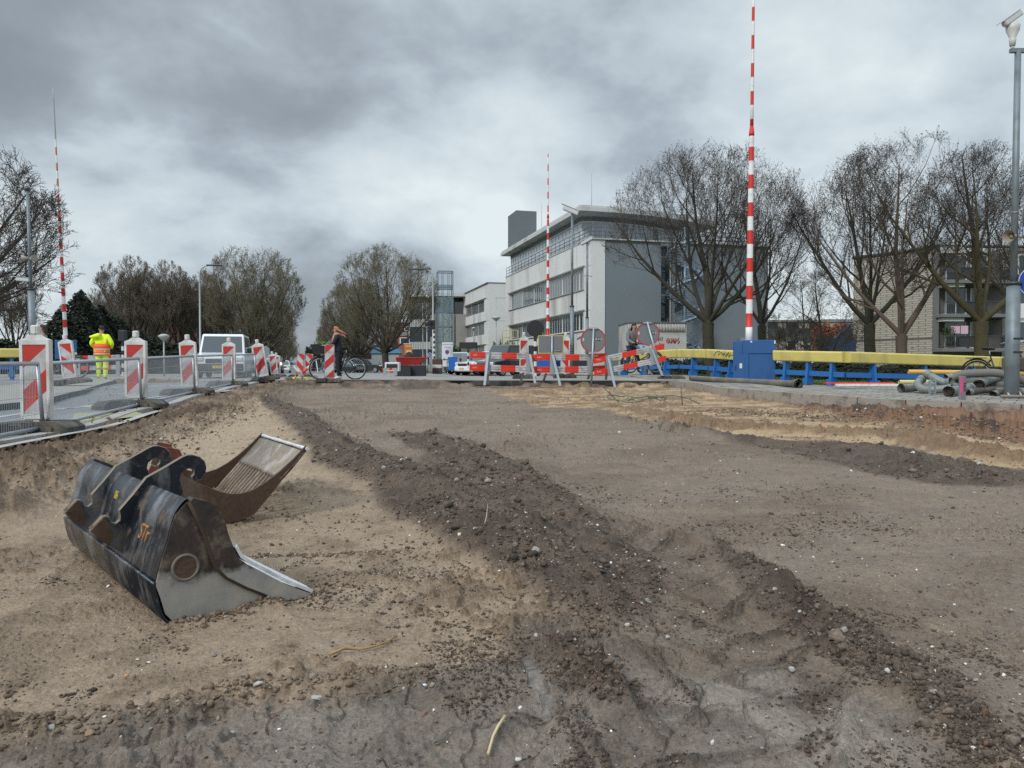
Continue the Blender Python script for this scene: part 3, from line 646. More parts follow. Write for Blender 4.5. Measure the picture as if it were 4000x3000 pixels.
# lawn behind the railing
Xg = np.concatenate([np.linspace(-1, 24, 60)]); 
Qr = Q[::-1]; lawn_far = np.array([(q[0] + 9 + .2 * i, q[1] + 30) for i, q in enumerate(Qr)])
t = np.linspace(0, 1, 30)[:, None]; X = Qr[None, :, 0] * (1 - t) + lawn_far[None, :, 0] * t; Y = Qr[None, :, 1] * (1 - t) + lawn_far[None, :, 1] * t
LAWN = mat('lawn', (.035, .065, .016), .9, 0, .4, 9, 1.0, 60, (.07, .075, .025), .35, 2)
tag(grid_mesh('lawn', X, Y, H(X, Y) - .02 - .12 * t, LAWN), kind='structure')
def tufts(name, pts_fn, n, h, cols, label, seed):
    rs = np.random.RandomState(seed); m = MB(); 
    P_ = [pts_fn(rs) for _ in range(n)]
    V = []; Fc = []
    for (x_, y_, z_) in P_:
        a = rs.uniform(0, PI); hh = h * rs.uniform(.5, 1.2); wv = .02; bx = rs.normal(0, .5) * hh; by = rs.normal(0, .5) * hh; k = len(V)
        V += [(x_ - math.cos(a) * wv, y_ - math.sin(a) * wv, z_), (x_ + math.cos(a) * wv, y_ + math.sin(a) * wv, z_), (x_ + bx, y_ + by, z_ + hh)]; Fc.append((k, k + 1, k + 2))
    m.v = V; m.f = Fc; m.m = [0] * len(Fc); m.sm = [False] * len(Fc); o = m.build(name, cols, fix=False); tag(o, label, 'grass', None, 'stuff'); return o
def lawn_pt(rs):
    i = rs.randint(len(Qr) - 1); t = rs.rand(); a = Qr[i] * (1 - t) + Qr[i + 1] * t; s = rs.rand() ** 1.5 * 7 + .1; x_ = a[0] + .25 * s; y_ = a[1] + s; return x_, y_, hz(x_, y_) - .03 - .004 * s
tufts('grass', lawn_pt, 9000, .10, mat('grass blades', (.06, .105, .025), .8, 0, .4, 3), 'short green grass growing behind the yellow and blue railing', 3)

YEL = mat('yellow railing paint', (.56, .47, .135), .55, 0, .14, 4, .1, 60, (.33, .27, .12), .30, 2.5, streak=True)
BLU = mat('blue railing paint', (.015, .13, .38), .5, 0, .2, 5, .1, 60, (.02, .10, .28), .35, 5)
BLU2 = mat('blue cabinet paint', (.014, .082, .245), .5, 0, .12, 3, .05, 50, (.01, .05, .2), .3, 2)
def railing(a, b, label, group='lengths of yellow and blue bridge railing', posts=2, h=1.03, scribble=False, cut0=0, cut1=0, sc=1.0, zs=None):
    a = Vector((a[0], a[1], 0)); b = Vector((b[0], b[1], 0)); d = (b - a); L_ = d.length; d.normalize()
    za = hz(a.x, a.y) if zs is None else zs[0]; zb = hz(b.x, b.y) if zs is None else zs[1]; r = thing('bridge_railing', label, 'railing', (a.x, a.y, za), math.atan2(d.y, d.x), group)
    sl = (zb - za) / L_
    def zz(x_): return sl * x_
    # moulded yellow beam, thicker at the top, rounded front
    m = MB(); prof = [(-.13, -.33), (-.15, -.30), (-.17, -.04), (-.14, .0), (.10, .0), (.13, -.04), (.11, -.33)]
    vs = []; g = .012
    for x_ in (g, L_ - g):
        for p, q in prof: vs.append((x_, p * sc, zz(x_) + h + q * sc))
    n = len(prof); m.add(vs, [(i, (i + 1) % n, n + (i + 1) % n, n + i) for i in range(n)] + [tuple(range(n)), tuple(range(2 * n - 1, n - 1, -1))]); o = m.build('beam', YEL, r)
    bv = o.modifiers.new('b', 'BEVEL'); bv.width = .015; bv.segments = 2; bv.limit_method = 'ANGLE'
    m = MB(); vs = []
    for x_ in (g, L_ - g):
        for p, q in ((-.05, .27), (-.05, .42), (.03, .42), (.03, .27)): vs.append((x_, p, zz(x_) + q))
    m.add(vs, [(0, 1, 5, 4), (1, 2, 6, 5), (2, 3, 7, 6), (3, 0, 4, 7), (0, 3, 2, 1), (4, 5, 6, 7)]); m.build('lower_rail', BLU, r)
    for i in range(posts):
        x_ = L_ * (i + .5) / posts; m = MB(); z_ = zz(x_)
        m.prism([(-.17, z_ - .15), (.14, z_ - .15), (.16, z_ + .25), (.07, z_ + h - .335 * sc), (-.09, z_ + h - .335 * sc)], 'x', x_ - .04, x_ + .04)
        m.box((x_, -.05, z_ + .1), (.16, .30, .2)); m.build('post', BLU, r)
    if scribble:
        m = MB(); rs_ = random.Random(8); x_ = L_ * .28; pts_ = []
        raw = [(0, -.22), (.18, -.08), (.42, -.03), (.3, -.2), (.55, -.07), (.56, -.19), (.66, -.1), (.66, -.2), (.76, -.1), (.8, -.24), (.9, -.09), (.88, -.2), (1.0, -.06), (.98, -.25), (1.12, -.09), (1.02, -.2), (1.4, -.12)]
        for p, q in raw: pts_.append((x_ + p, -.168 * sc + .006 - .012 * abs(q + .17) / .17 * 0, zz(x_ + p) + h + q * sc))
        pts_ = [(p[0], -(.17 - .02 * max(0, (-.04 - (p[2] - h - zz(p[0])) / sc) / .26)) * sc - .006, p[2]) for p in pts_]
        m.tube(pts_, .009, 4); m.build('graffiti', mat('black marker', (.012, .012, .012), .5), r)
    return r
rails = [((4.9, 36.3), (6.55, 30.2), 'far length of railing behind the father on his bicycle', 3, False), ((6.6, 30.1), (7.17, 28.1), 'short length of railing beside the graffiti-covered shed', 1, False), ((7.2, 28.0), (7.72, 26.15), 'railing length with black scribbled graffiti on its yellow beam, left of the blue cabinet', 2, True),
         ((8.45, 24.7), (9.85, 22.75), 'railing length that starts at the right side of the blue cabinet', 3, False), ((9.87, 22.72), (15.4, 24.5), 'long railing length behind the heap of hoses and pipes', 3, False), ((15.45, 24.5), (22, 27.2), 'railing length behind the grey camera mast, at the right edge', 3, False)]
for a, b, lb, n_, sc_ in rails: railing(a, b, lb, posts=n_, scribble=sc_)
# blue machine cabinet with the barrier arm
def P0(u, v, D): return tuple(P(u, v, D))
def boom(base, top, r0, r1, label, D, z0, per, ph0, whitecap=0, neck=None, name='boom_barrier', cab=None, fade=False, group='raised red and white barrier arms'):
    b = Vector(base); t_ = Vector(top); r = thing(name, label, 'barrier arm', b, 0, group); d = t_ - b; L_ = d.length
    ms = [mat('barrier white', (.74, .75, .75), .5, 0, .08, 3, 0, 30, (.45, .46, .45), .3, 6), mat('barrier red', (.55, .028, .016), .5, 0, .12, 3, 0, 30, (.4, .08, .05), .2, 4), mat('weathered orange paint', (.50, .17, .07), .6), mat('bare pole grey', (.33, .35, .34), .6)]
    cuts = [0.0]; s = ph0
    while s < L_:
        if s > 0: cuts.append(s)
        s += per / 2
    cuts.append(L_); cuts = sorted(set(cuts))
    m = MB(); first = int(round((0 - ph0) / (per / 2)))
    for a_, c_ in zip(cuts[:-1], cuts[1:]):
        mid = (a_ + c_) / 2; k = math.floor((mid - ph0) / (per / 2)); red = (k % 2 == 0)
        if neck and a_ < neck < c_: segs = [(a_, neck), (neck, c_)]
        else: segs = [(a_, c_)]
        for s0, s1 in segs:
            def rad_(q):
                f = q / L_; base_r = r0 + (r1 - r0) * f
                return base_r * (.72 if neck and q >= neck + 1e-6 else 1)
            mi = 1 if red else 0
            if fade and mid / L_ > .80: mi = 3
            elif fade and red and mid / L_ > .62: mi = 2
            m.cyl(d * (s0 / L_), d * (s1 / L_), rad_(s0 + 1e-5), rad_(s1 - 1e-5) if not (neck and abs(s1 - neck) < 1e-6) else (r0 + (r1 - r0) * neck / L_), n=14, mi=mi, caps=(s0 == 0 or s1 == L_ or (neck and s0 == neck)))
    m.build('arm', ms, r)
    if neck:
        q = d * (neck / L_); rr_ = r0 + (r1 - r0) * neck / L_; m = MB(); m.cyl(q - d.normalized() * .12, q + d.normalized() * .02, rr_ * 1.08, rr_ * 1.08, 14); m.cyl(q + d.normalized() * .02, q + d.normalized() * .2, rr_ * 1.08, rr_ * .75, 14); m.build('collar', ms[1], r)
    return r, d, L_
b0 = P(2925, 1345, 25.3); bt = P(2944, -60, 25.3)
bm_, d_, L_ = boom(b0, bt, .112, .058, 'tallest red and white barrier arm, standing in the blue cabinet', 25.3, 0, .904, (1345 - 1278.7) * 25.3 / F, neck=(1345 - 524) * 25.3 / F)
for v_ in (1092, 717):
    q = P(2932 + 8, v_, 25.3) - b0; m = MB(); m.ball(tuple(q), .045, 10); m.cyl((q.x - .1, q.y, q.z), tuple(q), .03, .03, 8); m.build('warning_lamp', mat('dark red lamp glass', (.10, .01, .02), .2), bm_)
cb = thing('barrier_cabinet', 'bright blue steel machine cabinet at the foot of the tallest barrier arm', 'cabinet', (7.98, 25.25, hz(7.98, 25.25)), math.atan2(22.75 - 25.6, 9.85 - 7.9) * .3); cb.scale = (.80, 1, 1); cb.location.x -= .12
m = MB(); m.box((-.42, 0, .43), (.62, .75, .98), bev=.012); m.build('door_panel', BLU2, cb)
m = MB(); m.box((.40, .04, .42), (1.02, .80, .96), bev=.012); m.build('body', BLU2, cb)
m = MB(); m.box((-.545, -.05, 1.12), (.37, .62, .40), bev=.01); m.box((.27, -.02, 1.13), (1.26, .70, .44), bev=.012); m.box((-.35, .12, 1.0), (.3, .4, .15)); o = m.build('hood', BLU2, cb)
m = MB(); m.box((-.46, -.379, .43), (.40, .006, .78)); m.build('door', BLU2, cb)
m = MB(); m.cyl((-.62, -.39, .44), (-.62, -.379, .44), .03, .03, 8); m.box((-.62, -.385, .44), (.035, .012, .14)); m.build('handle', mat('black plastic', (.02, .02, .022), .4), cb)
m = MB(); m.box((-.42, -.384, .52), (.10, .004, .16)); m.build('notice', mat('notice paper', (.6, .62, .62), .7, 0, .2, 40), cb)
for c_, d_ in (((-.02, -.375, 1.30), (.07, .004, .05)), ((.88, -.373, 1.28), (.05, .004, .10))): m = MB(); m.box(c_, d_); m.build('sticker', mat('sticker', (.6, .66, .72), .6), cb)
for (u_, v_), bs, lb, D_, fd in (((2140, 1318, ), (2141, 601), 'slim red and white barrier arm in front of the white office building', 51.3, False), ((257, 1336), (207, 345), 'weathered red and white barrier arm rising above the trees on the left', 44.7, True)):
    a_ = P(u_, v_, D_); c_ = P(bs[0], bs[1], D_); ph = {2140: .145, 257: -.064}[u_]
    r, d_, L_ = boom(a_, c_, .115, .045, lb, D_, 0, .904, ph, neck=((1318 - 850) * D_ / F if u_ == 2140 else (1336 - 860) * D_ / F), fade=fd)
    m = MB(); m.box((0, 0, -.45), (.9, .7, 1.1), bev=.02); m.build('machine_box', mat('light blue box', (.03, .15, .36), .5), r)

# ================================================================== buildings
def rot_thing(name, label, cat, o, dirv, z, group=None):
    return thing(name, label, cat, (o[0], o[1], z), math.atan2(dirv[1], dirv[0]), group)
CONCW = mat('weathered white concrete', (.62, .62, .615), .85, 0, .07, .6, .25, 14, (.27, .25, .215), .34, .35, streak=True)
GREYW = mat('grey plastered wall', (.165, .195, .218), .85, 0, .05, .4, .15, 20, (.08, .10, .115), .2, .2)
GLASS = mat('window glass', (.045, .06, .07), .06, 0, spec=1.0)
GLASSR = mat('glass with painted reflection', (.33, .39, .44), .12, .0, .35, .8, spec=1.0)  # bright reflection put into the base colour of the panes
FRW = mat('white window frame', (.62, .63, .63), .5)
FRG = mat('grey blue steel', (.17, .24, .29), .45, .3)
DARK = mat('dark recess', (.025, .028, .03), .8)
ROOFW = mat('roof edge white', (.50, .51, .51), .6, 0, .1, 2, .1, 10, (.25, .24, .2), .35, .6)
SOF = mat('grey soffit', (.20, .205, .21), .8)
def window_group(root, x0, x1, z0, z1, n, depth, open_=True, y=0.0, glass=None, name='window', fr=None, t=.07):
    """ribbon of n casements between x0..x1; local -y is outwards"""
    m = MB(); yy = y + depth
    m.box(((x0 + x1) / 2, yy, z0 + t / 2), (x1 - x0, .08, t)); m.box(((x0 + x1) / 2, yy, z1 - t / 2), (x1 - x0, .08, t))
    wd = (x1 - x0) / n
    for i in range(n + 1):
        tt_ = t * (1.6 if i in (0, n) else .9); xx = min(max(x0 + wd * i, x0 + tt_ / 2), x1 - tt_ / 2); m.box((xx, yy, (z0 + z1) / 2), (tt_, .076, z1 - z0 - 2 * t - .002))
    f = m.build(name, fr or FRW, root); g = MB(); g.box(((x0 + x1) / 2, yy + .02, (z0 + z1) / 2), (x1 - x0 - .02, .012, z1 - z0 - .02)); g.build('pane', glass or GLASS, f); return f
# ---- the office with the grey end wall
c0 = P(2306, 1432, 60); fx = Vector((-.2542, .967, 0)).normalized()      # along the long front, away from us
zb = -.25
of = rot_thing('office_building', 'four-storey white concrete office with grey end wall and set-back glass top floor', 'office building', (c0.x, c0.y), (fx.x, fx.y), zb)
# local frame: +x runs back along the front, front faces +y (towards the street); grey end wall runs to -y
Lf = 26.8; Wg = 14.6; ztop = 10.75; RW = 8
W = MB()
rows = [(5.15 - 2.95 + .55, 5.15 - .95), (7.62 - 1.75, 7.62)]   # window ribbons: measured from the photo
rows = [(3.75, 5.25), (7.05, 8.75)]
def strip(z0, z1, x0=0.0, x1=Lf): W.box(((x0 + x1) / 2, -.2, (z0 + z1) / 2), (x1 - x0, .4, z1 - z0))
strip(0, rows[0][0]); strip(rows[0][1], rows[1][0]); strip(rows[1][1], ztop)
for z0, z1 in rows: strip(z0, z1, 0, 1.6); strip(z0, z1, Lf - 1.6, Lf)
W.box((Lf / 2, -.95, (rows[0][0]) - .02), (Lf - 3, 1.1, .12)); W.box((Lf / 2, -.95, rows[1][0] - .02), (Lf - 3, 1.1, .12))
W.box((Lf / 2, -1.0, rows[0][1] + .01), (Lf - 3, 1.2, .12)); W.box((Lf / 2, -1.0, rows[1][1] + .01), (Lf - 3, 1.2, .12))
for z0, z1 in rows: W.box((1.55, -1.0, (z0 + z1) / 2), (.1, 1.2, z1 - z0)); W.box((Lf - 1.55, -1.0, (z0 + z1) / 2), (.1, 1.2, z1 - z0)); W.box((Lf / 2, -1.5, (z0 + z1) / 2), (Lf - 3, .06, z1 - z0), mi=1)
W.build('front_wall', [CONCW, DARK], of)
m = MB()
for z0, z1 in rows:
    m.box((Lf / 2, .06, z1 + .10), (Lf - 2.6, .14, .10))
    m.box((Lf / 2, .05, z0 - .06), (Lf - 2.9, .12, .06))
m.build('sill', mat('sill grey', (.33, .33, .32), .7), of)
for z0, z1 in rows:
    xs = [1.7, 3.2, 7.6, 12.0, 16.4, 20.8, 25.1]
    cnt = [2, 6, 6, 6, 6, 6]
    for a_, b_, n_ in zip(xs[:-1], xs[1:], cnt): window_group(of, a_ + .02, b_ - .02, z0, z1, n_, -.28)
# panel joints
m = MB()
for x_ in (3.2, 12.0, 20.8):
    for z0, z1 in ((0, rows[0][0] - .1), (rows[0][1] + .2, rows[1][0] - .1), (rows[1][1] + .2, ztop)): m.box((x_, .003, (z0 + z1) / 2), (.03, .006, z1 - z0 - .05))
for z_ in (rows[0][1] + .0, rows[1][1] - .0, 2.0): m.box((.7, .003, z_), (1.3, .006, .04))
m.build('joint', mat('joint grey', (.2, .2, .19), .9), of)
# grey end wall (faces local -x); white pilaster at its left
m = MB(); m.box((.2, -.62, ztop / 2 - .01), (.44, 1.15, ztop - .02)); m.build('pilaster', CONCW, of)
m = MB(); S0, S1 = 6.0, 7.5
m.box((.30, -(1.21 + S0) / 2, ztop / 2), (.5, S0 - 1.21, ztop)); m.box((.30, -(S1 + Wg) / 2 - .5, ztop / 2), (.5, Wg - S1 + 1.0, ztop)); m.box((1.4, -(S0 + S1) / 2, ztop / 2), (.2, S1 - S0, ztop)); m.box((.95, -S0 + .1, ztop / 2), (1, .2, ztop)); m.box((.95, -S1 - .1, ztop / 2), (1, .2, ztop))
m.build('end_wall', GREYW, of)
for z0 in (.3, 3.8, 7.2): window_group(of, 0, 1, 0, 1, 2, 0) if False else None
m = MB()
for z0 in (1.0, 4.3, 7.4): m.box((1.27, -(S0 + S1) / 2, z0 + 1.1), (.06, S1 - S0 - .1, 2.5), mi=0); m.box((1.22, -(S0 + .28), z0 + 1.1), (.08, .12, 2.5), mi=1); m.box((1.22, -(S1 - .12), z0 + 1.1), (.08, .1, 2.5), mi=1); m.box((1.22, -(S0 + S1) / 2, z0 + 2.38), (.08, S1 - S0, .1), mi=1)
m.build('stair_window', [GLASS, FRW], of)
m = MB(); m.box((Lf / 2 + .3, -Wg / 2 - .5, ztop - .1), (Lf - .8, Wg - .2, .16)); m.build('terrace', SOF, of)
m = MB(); m.box((Lf - .1, -Wg / 2 - .5, ztop / 2), (.2, Wg, ztop)); m.box((Lf / 2, -Wg - 1.1, ztop / 2), (Lf - .5, .2, ztop)); m.build('rear_wall', CONCW, of)
m = MB(); m.box((.1, -Wg / 2 - .3, ztop + .05), (.5, Wg + 1.5, .10)); m.box((Lf / 2 + .2, -.2, ztop + .05), (Lf - .6, .5, .10)); m.build('coping', mat('coping', (.42, .42, .41), .7), of)
# top floor: glass, set back from the end wall, curved at the far right
def ftop(t):   # outline of the glass of the top floor
    pass
out_ = [(Lf - .3, -.55), (3.6, -.55)]
xs_c = np.linspace(0, 1, 15)
arc = [(3.2 + 1.5 * q ** 2 * 3.2, -1.4 - 11.6 * q) for q in xs_c]
outl = out_ + arc
pen0, pen1 = ztop + .02, ztop + 2.05
for i in range(len(outl) - 1):
    a_, b_ = outl[i], outl[i + 1]; L_ = math.hypot(b_[0] - a_[0], b_[1] - a_[1]); an = math.atan2(b_[1] - a_[1], b_[0] - a_[0])
    n_ = max(1, int(round(L_ / 1.0))); m = MB(); g = MB(); Mx = Matrix.Translation((a_[0], a_[1], 0)) @ Matrix.Rotation(an, 4, 'Z')
    def bx(c, d, q=m, mi=0): q.box(tuple(Mx @ Vector(c)), d, rz=an, mi=mi)
    bx((L_ / 2, 0, pen0 + .05), (L_, .08, .1)); bx((L_ / 2, 0, pen1 - .05), (L_, .08, .1))
    for k in range(n_ + 1): bx((min(max(L_ * k / n_, .03), L_ - .03), 0, (pen0 + pen1) / 2), (.06, .075, pen1 - pen0 - .2))
    f = m.build('window', FRW, of); bx((L_ / 2, -.0, (pen0 + pen1) / 2), (L_ - .02, .014, pen1 - pen0 - .02), g); g.build('pane', GLASSR if i < 3 or i % 4 != 1 else GLASS, f)
m = MB(); m.box((Lf / 2 + 2, -7, ztop + 1.3), (Lf - 9, 11.0, 2.4)); m.build('core', mat('pale interior wall', (.35, .36, .36), .8), of)
# roof slab with overhang, soffit band under it
ro = [(Lf + .7, 1.0), (-.9, 1.0)] + [(-.9 + .3 * math.sin(q * 2), .2 - 12.5 * q) for q in (0,)] 
ro = [(Lf + .4, .5), (1.1, .5)] + [(1.1 + 3.9 * q ** 2.2 - .0, .2 - 13.9 * q) for q in xs_c] + [(Lf + .4, -13.7)]
m = MB(); m.prism(ro, 'z', ztop + 2.42, ztop + 2.72); m.build('roof', ROOFW, of)
def shrink(pts, s, c=(Lf / 2, -6.5)): return [(c[0] + (p[0] - c[0]) * s, c[1] + (p[1] - c[1]) * s) for p in pts]
m = MB(); m.prism(shrink(ro, .985), 'z', ztop + 2.722, ztop + 2.90); m.build('fascia', ROOFW, of)
m = MB(); m.prism([(Lf - .2, -.50), (3.55, -.50)] + [(p[0] + .02, p[1]) for p in arc] + [(Lf - .2, -13.0)], 'z', pen1 + .003, ztop + 2.418); m.build('soffit_band', SOF, of)
m = MB(); m.box((8, -4.2, ztop + 3.25), (2.6, 1.2, .7)); m.box((8.4, -7.0, ztop + 3.2), (1.5, 1.2, .6)); m.box((9, -9.2, ztop + 3.25), (1.6, 1.2, .7)); m.cyl((6, -3.2, ztop + 2.9), (6, -3.2, ztop + 3.4), .35, .35, 10); m.box((7, -5.7, ztop + 3.1), (1.0, .8, .4)); m.build('air_handler', mat('air handler grey', (.28, .30, .31), .6), of)
m = MB(); m.box((26.3, -1.75, ztop + 4.9), (3.6, 2.3, 4.3)); m.build('lift_house', mat('grey cladding', (.12, .14, .15), .7, 0, .1, .7), of)
for x_, y_ in ((4.6, -1.8), (17, -1.2)): m = MB(); m.cyl((x_, y_, ztop + 2.9), (x_, y_, ztop + 6.3), .025, .015, 5); m.build('aerial', mat('aerial', (.3, .3, .3), .5), of)
# railing of the terrace
m = MB(); rp = [(Lf - .4, .0), (.1, .0), (.1, -Wg - .6)]
for z_ in (ztop + .35, ztop + .65, ztop + .98): m.tube([(p[0], p[1], z_) for p in rp], .03, 5)
for i in range(22): m.cyl((.1 + i * (Lf - .5) / 21, 0, ztop + .1), (.1 + i * (Lf - .5) / 21, 0, ztop + .98), .022, .022, 5)
for i in range(13): m.cyl((.1, -i * (Wg + .6) / 12, ztop + .1), (.1, -i * (Wg + .6) / 12, ztop + .98), .022, .022, 5)
m.build('terrace_railing', mat('railing dark grey', (.08, .09, .10), .5, .4), of)
# blue grey spiral escape stair
m = MB(); ccx, ccy = -1.35, -S1 + .15
m.cyl((ccx, ccy, 0), (ccx, ccy, ztop + 1.0), .09, .09, 10)
ns = 58; pv = None
for i in range(ns):
    a_ = i * 2 * PI / 17.0 + 1.0; z_ = .4 + i * (ztop - .5) / ns; r_ = 1.35; q0 = (ccx + r_ * math.cos(a_), ccy + r_ * math.sin(a_), z_); a2 = a_ + .34; q1 = (ccx + r_ * math.cos(a2), ccy + r_ * math.sin(a2), z_)
    m.add([(ccx, ccy, z_), q0, q1, (ccx, ccy, z_ + .04), (q0[0], q0[1], z_ + .04), (q1[0], q1[1], z_ + .04)], [(0, 2, 1), (3, 4, 5), (0, 1, 4, 3), (1, 2, 5, 4), (2, 0, 3, 5)])
    m.cyl(q0, (q0[0], q0[1], z_ + 1.0), .014, .014, 4)
    if pv:
        for h_ in (.12, .5, 1.0): m.cyl((pv[0], pv[1], pv[2] + h_), (q0[0], q0[1], z_ + h_), .02 if h_ != .12 else .11, .02 if h_ != .12 else .11, 5)
    pv = q0
m.build('escape_stair', mat('escape stair steel', (.20, .26, .32), .5, .3), of)
m = MB(); m.box((-.9, -Wg + .4, .9), (1.8, 2.2, 1.8)); m.prism([(-2.2, .2), (.0, .2), (.0, 3.2), (-.3, 3.2)], 'y', -13.9, -12.9) ; m.build('annex', GREYW, of)

# ---- second white wing behind
c1 = P(1908, 1432, 104); w2 = rot_thing('office_wing', 'white three-storey wing with three ribbons of windows, left of the main office', 'office building', (c1.x, c1.y), (fx.x, fx.y), -.3)
L2 = 17.5; Z2t = 12.2; m = MB(); rws = [(1.9, 3.9), (5.3, 7.1), (8.5, 10.2)]; zz0 = 0
for z0, z1 in rws: m.box((L2 / 2, -.2, (zz0 + z0) / 2), (L2, .4, z0 - zz0)); m.box((1.3, -.2, (z0 + z1) / 2), (2.6, .4, z1 - z0)); m.box((L2 - .4, -.2, (z0 + z1) / 2), (.8, .4, z1 - z0)); m.box((L2 / 2, -1.1, (z0 + z1) / 2), (L2, .05, z1 - z0), mi=1); zz0 = z1
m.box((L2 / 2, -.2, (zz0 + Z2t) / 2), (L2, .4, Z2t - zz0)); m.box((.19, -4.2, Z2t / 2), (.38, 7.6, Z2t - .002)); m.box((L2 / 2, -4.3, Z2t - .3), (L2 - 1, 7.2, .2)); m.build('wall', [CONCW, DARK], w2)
m = MB()
for z_ in (3.9, 7.1, 10.2): m.box((L2 / 2, .06, z_ + .06), (L2 - 3.0, .14, .08)); m.box((1.2, .003, z_ + .0), (2.4, .006, .05)); m.box((-.003, -3.9, z_), (.006, 6, .04))
m.build('joint', mat('joint grey', (.2, .2, .19), .9), w2)
for z0, z1 in rws:
    for a_, b_ in ((2.62, 7.3), (7.32, 12.0), (12.02, 16.68)): window_group(w2, a_, b_, z0, z1, 6, -.26)
m = MB(); m.box((L2 / 2, -3.9, Z2t + .04), (L2 + .2, 8.2, .08)); m.build('roof_edge', mat('roof trim', (.2, .21, .22), .7), w2)
# ---- glazed link and old rounded block with orange banner
c2 = P(1812, 1432, 121.5); w3 = rot_thing('glazed_office', 'glazed office front with white mullions behind the stair tower', 'office building', (c2.x - 8.9, c2.y + 2.2), (.97, -.24), -.3)
m = MB(); m.box((4.6, .4, 11.6), (9.6, .8, .9), mi=1); m.box((4.6, .3, 12.15), (10.2, 1.6, .2), mi=0); m.build('roof', [ROOFW, DARK], w3)
for zi, (z0, z1) in enumerate(((0, 3.6), (3.65, 7.2), (7.25, 11.1))):
    for k in range(4): 
        f = MB(); x0 = k * 2.3; f.box((x0 + .04, -.05, (z0 + z1) / 2), (.08, .1, z1 - z0)); f.box((x0 + 1.15, -.045, z0 + .6), (2.2, .08, 1.2), mi=1)
        for q in range(7): f.box((x0 + .3 + q * .3, -.09, z0 + .6), (.07, .02, 1.15), mi=0)
        fo = f.build('window', [FRW, mat('grey panel', (.25, .27, .28), .6)], w3); g = MB(); g.box((x0 + 1.15, .0, z0 + 1.2 + (z1 - z0 - 1.2) / 2), (2.2, .03, z1 - z0 - 1.2)); g.build('pane', GLASS, fo)
m = MB(); m.box((4.6, 3.3, 5.5), (9.2, 6, 11)); m.build('core', mat('dark interior', (.10, .11, .115), .8), w3)
c3 = P(1700, 1432, 118); w4 = rot_thing('old_office_block', 'old stained office block with orange banner, its upper floor under a flat overhanging roof', 'office building', (c3.x, c3.y), (fx.x, fx.y), -.3); w4.location.x += 3.0; w4.location.y += .8
L4 = 34; OLD = mat('stained concrete', (.30, .29, .27), .9, 0, .15, .5, .3, 10, (.13, .12, .10), .45, .4, streak=True)
m = MB(); zz0 = 0
for z0, z1 in ((2.4, 4.0), (5.6, 7.0)): m.box((L4 / 2, 1.6, (zz0 + z0) / 2), (L4, 3, z0 - zz0)); m.box((.6, 1.6, (z0 + z1) / 2), (1.2, 3, z1 - z0)); zz0 = z1
m.box((L4 / 2, 1.6, (zz0 + 9) / 2), (L4, 3, 9 - zz0)); m.box((L4 / 2, -2, 4.5), (L4, 3.8, 9)); m.build('wall', OLD, w4)
for z0, z1 in ((2.4, 4.0), (5.6, 7.0)):
    for k in range(8): window_group(w4, 1.3 + 4 * k, 5.2 + 4 * k, z0, z1, 3, 2.6)
for k in range(3): window_group(w4, 4 + 8 * k, 11.8 + 8 * k, 9.02, 11.6, 8, 2.7, glass=GLASSR)
m = MB(); m.box((L4 / 2 + 1, .4, 10.2), (L4 - 4, 4.2, 2.6)); m.build('upper_wall', mat('grey cladding', (.12, .14, .15), .7), w4)
m = MB(); m.box((L4 / 2, .9, 12.0), (L4, 5.6, .5)); m.build('roof', ROOFW, w4)
bn = thing('orange_banner', 'small orange banner hanging on the old office block', 'banner', P(1595, 1398, 112), 0.15); m = MB(); m.box((0, 0, 1.0), (1.15, .05, 2.0)); m.build('cloth', mat('orange cloth', (.55, .20, .05), .7, 0, .1, 2), bn)
m = MB(); m.box((.05, -.04, .9), (.7, .02, .4)); m.box((0, -.04, 1.7), (.9, .02, .1)); m.build('print', mat('pale print', (.75, .62, .4), .7), bn)
# ---- glass stair tower
tc_ = P(1722, 1432, 92); st = thing('stair_tower', 'slender blue grey steel stair tower with open top frame', 'stair tower', (tc_.x - .3, tc_.y, -.3), .18); st.scale = (.6, .6, .78)
wd, dp, ht = 2.95, 2.95, 12.0; m = MB()
for lv in (12.0, 9.9, 7.75, 5.6, 3.5, 1.4):
    pass
lv = [0, 2.6, 5.2, 6.8 + .6, 9.55, 11.6, 14.1, 16.2 - .6]; lv = [0, 2.45, 4.95, 7.3, 9.6, 11.7, 13.2, 13.6, 15.75]
for x_ in (0, wd):
    for y_ in (0, dp): m.box((x_, y_, 15.8 / 2), (.17, .17, 15.8))
for x_ in (1.0, 2.2): m.box((x_, 0, 7.9), (.10, .12, 15.8)); m.box((x_, dp, 7.9), (.10, .12, 15.8))
for z_ in lv[1:]:
    for y_ in (0, dp): m.box((wd / 2, y_, z_), (wd - .18, .14, .17))
    for x_ in (0, wd): m.box((x_, dp / 2, z_), (.14, dp - .18, .17))
m.build('frame', FRG, st)
m = MB()
for a_, b_ in zip(lv[:5], lv[1:6]): m.box((wd / 2, .05, (a_ + b_) / 2), (wd - .2, .02, b_ - a_ - .2)); m.box((wd, dp / 2, (a_ + b_) / 2), (.02, dp - .2, b_ - a_ - .2))
g_ = mat('tinted clear glass', (.75, .88, .92), .05, 0, alpha=.92); m.build('glass', g_, st)
m = MB()
for i, (a_, b_) in enumerate(zip(lv[:5], lv[1:6])):
    for k in range(9):
        x_ = wd * (.15 + .08 * k) if i % 2 == 0 else wd * (.85 - .08 * k); m.box((x_, dp * .5, a_ + (b_ - a_) * (k + .5) / 9), (.3, .9, .06))
m.build('stairs', mat('stair dark steel', (.07, .09, .10), .6), st)
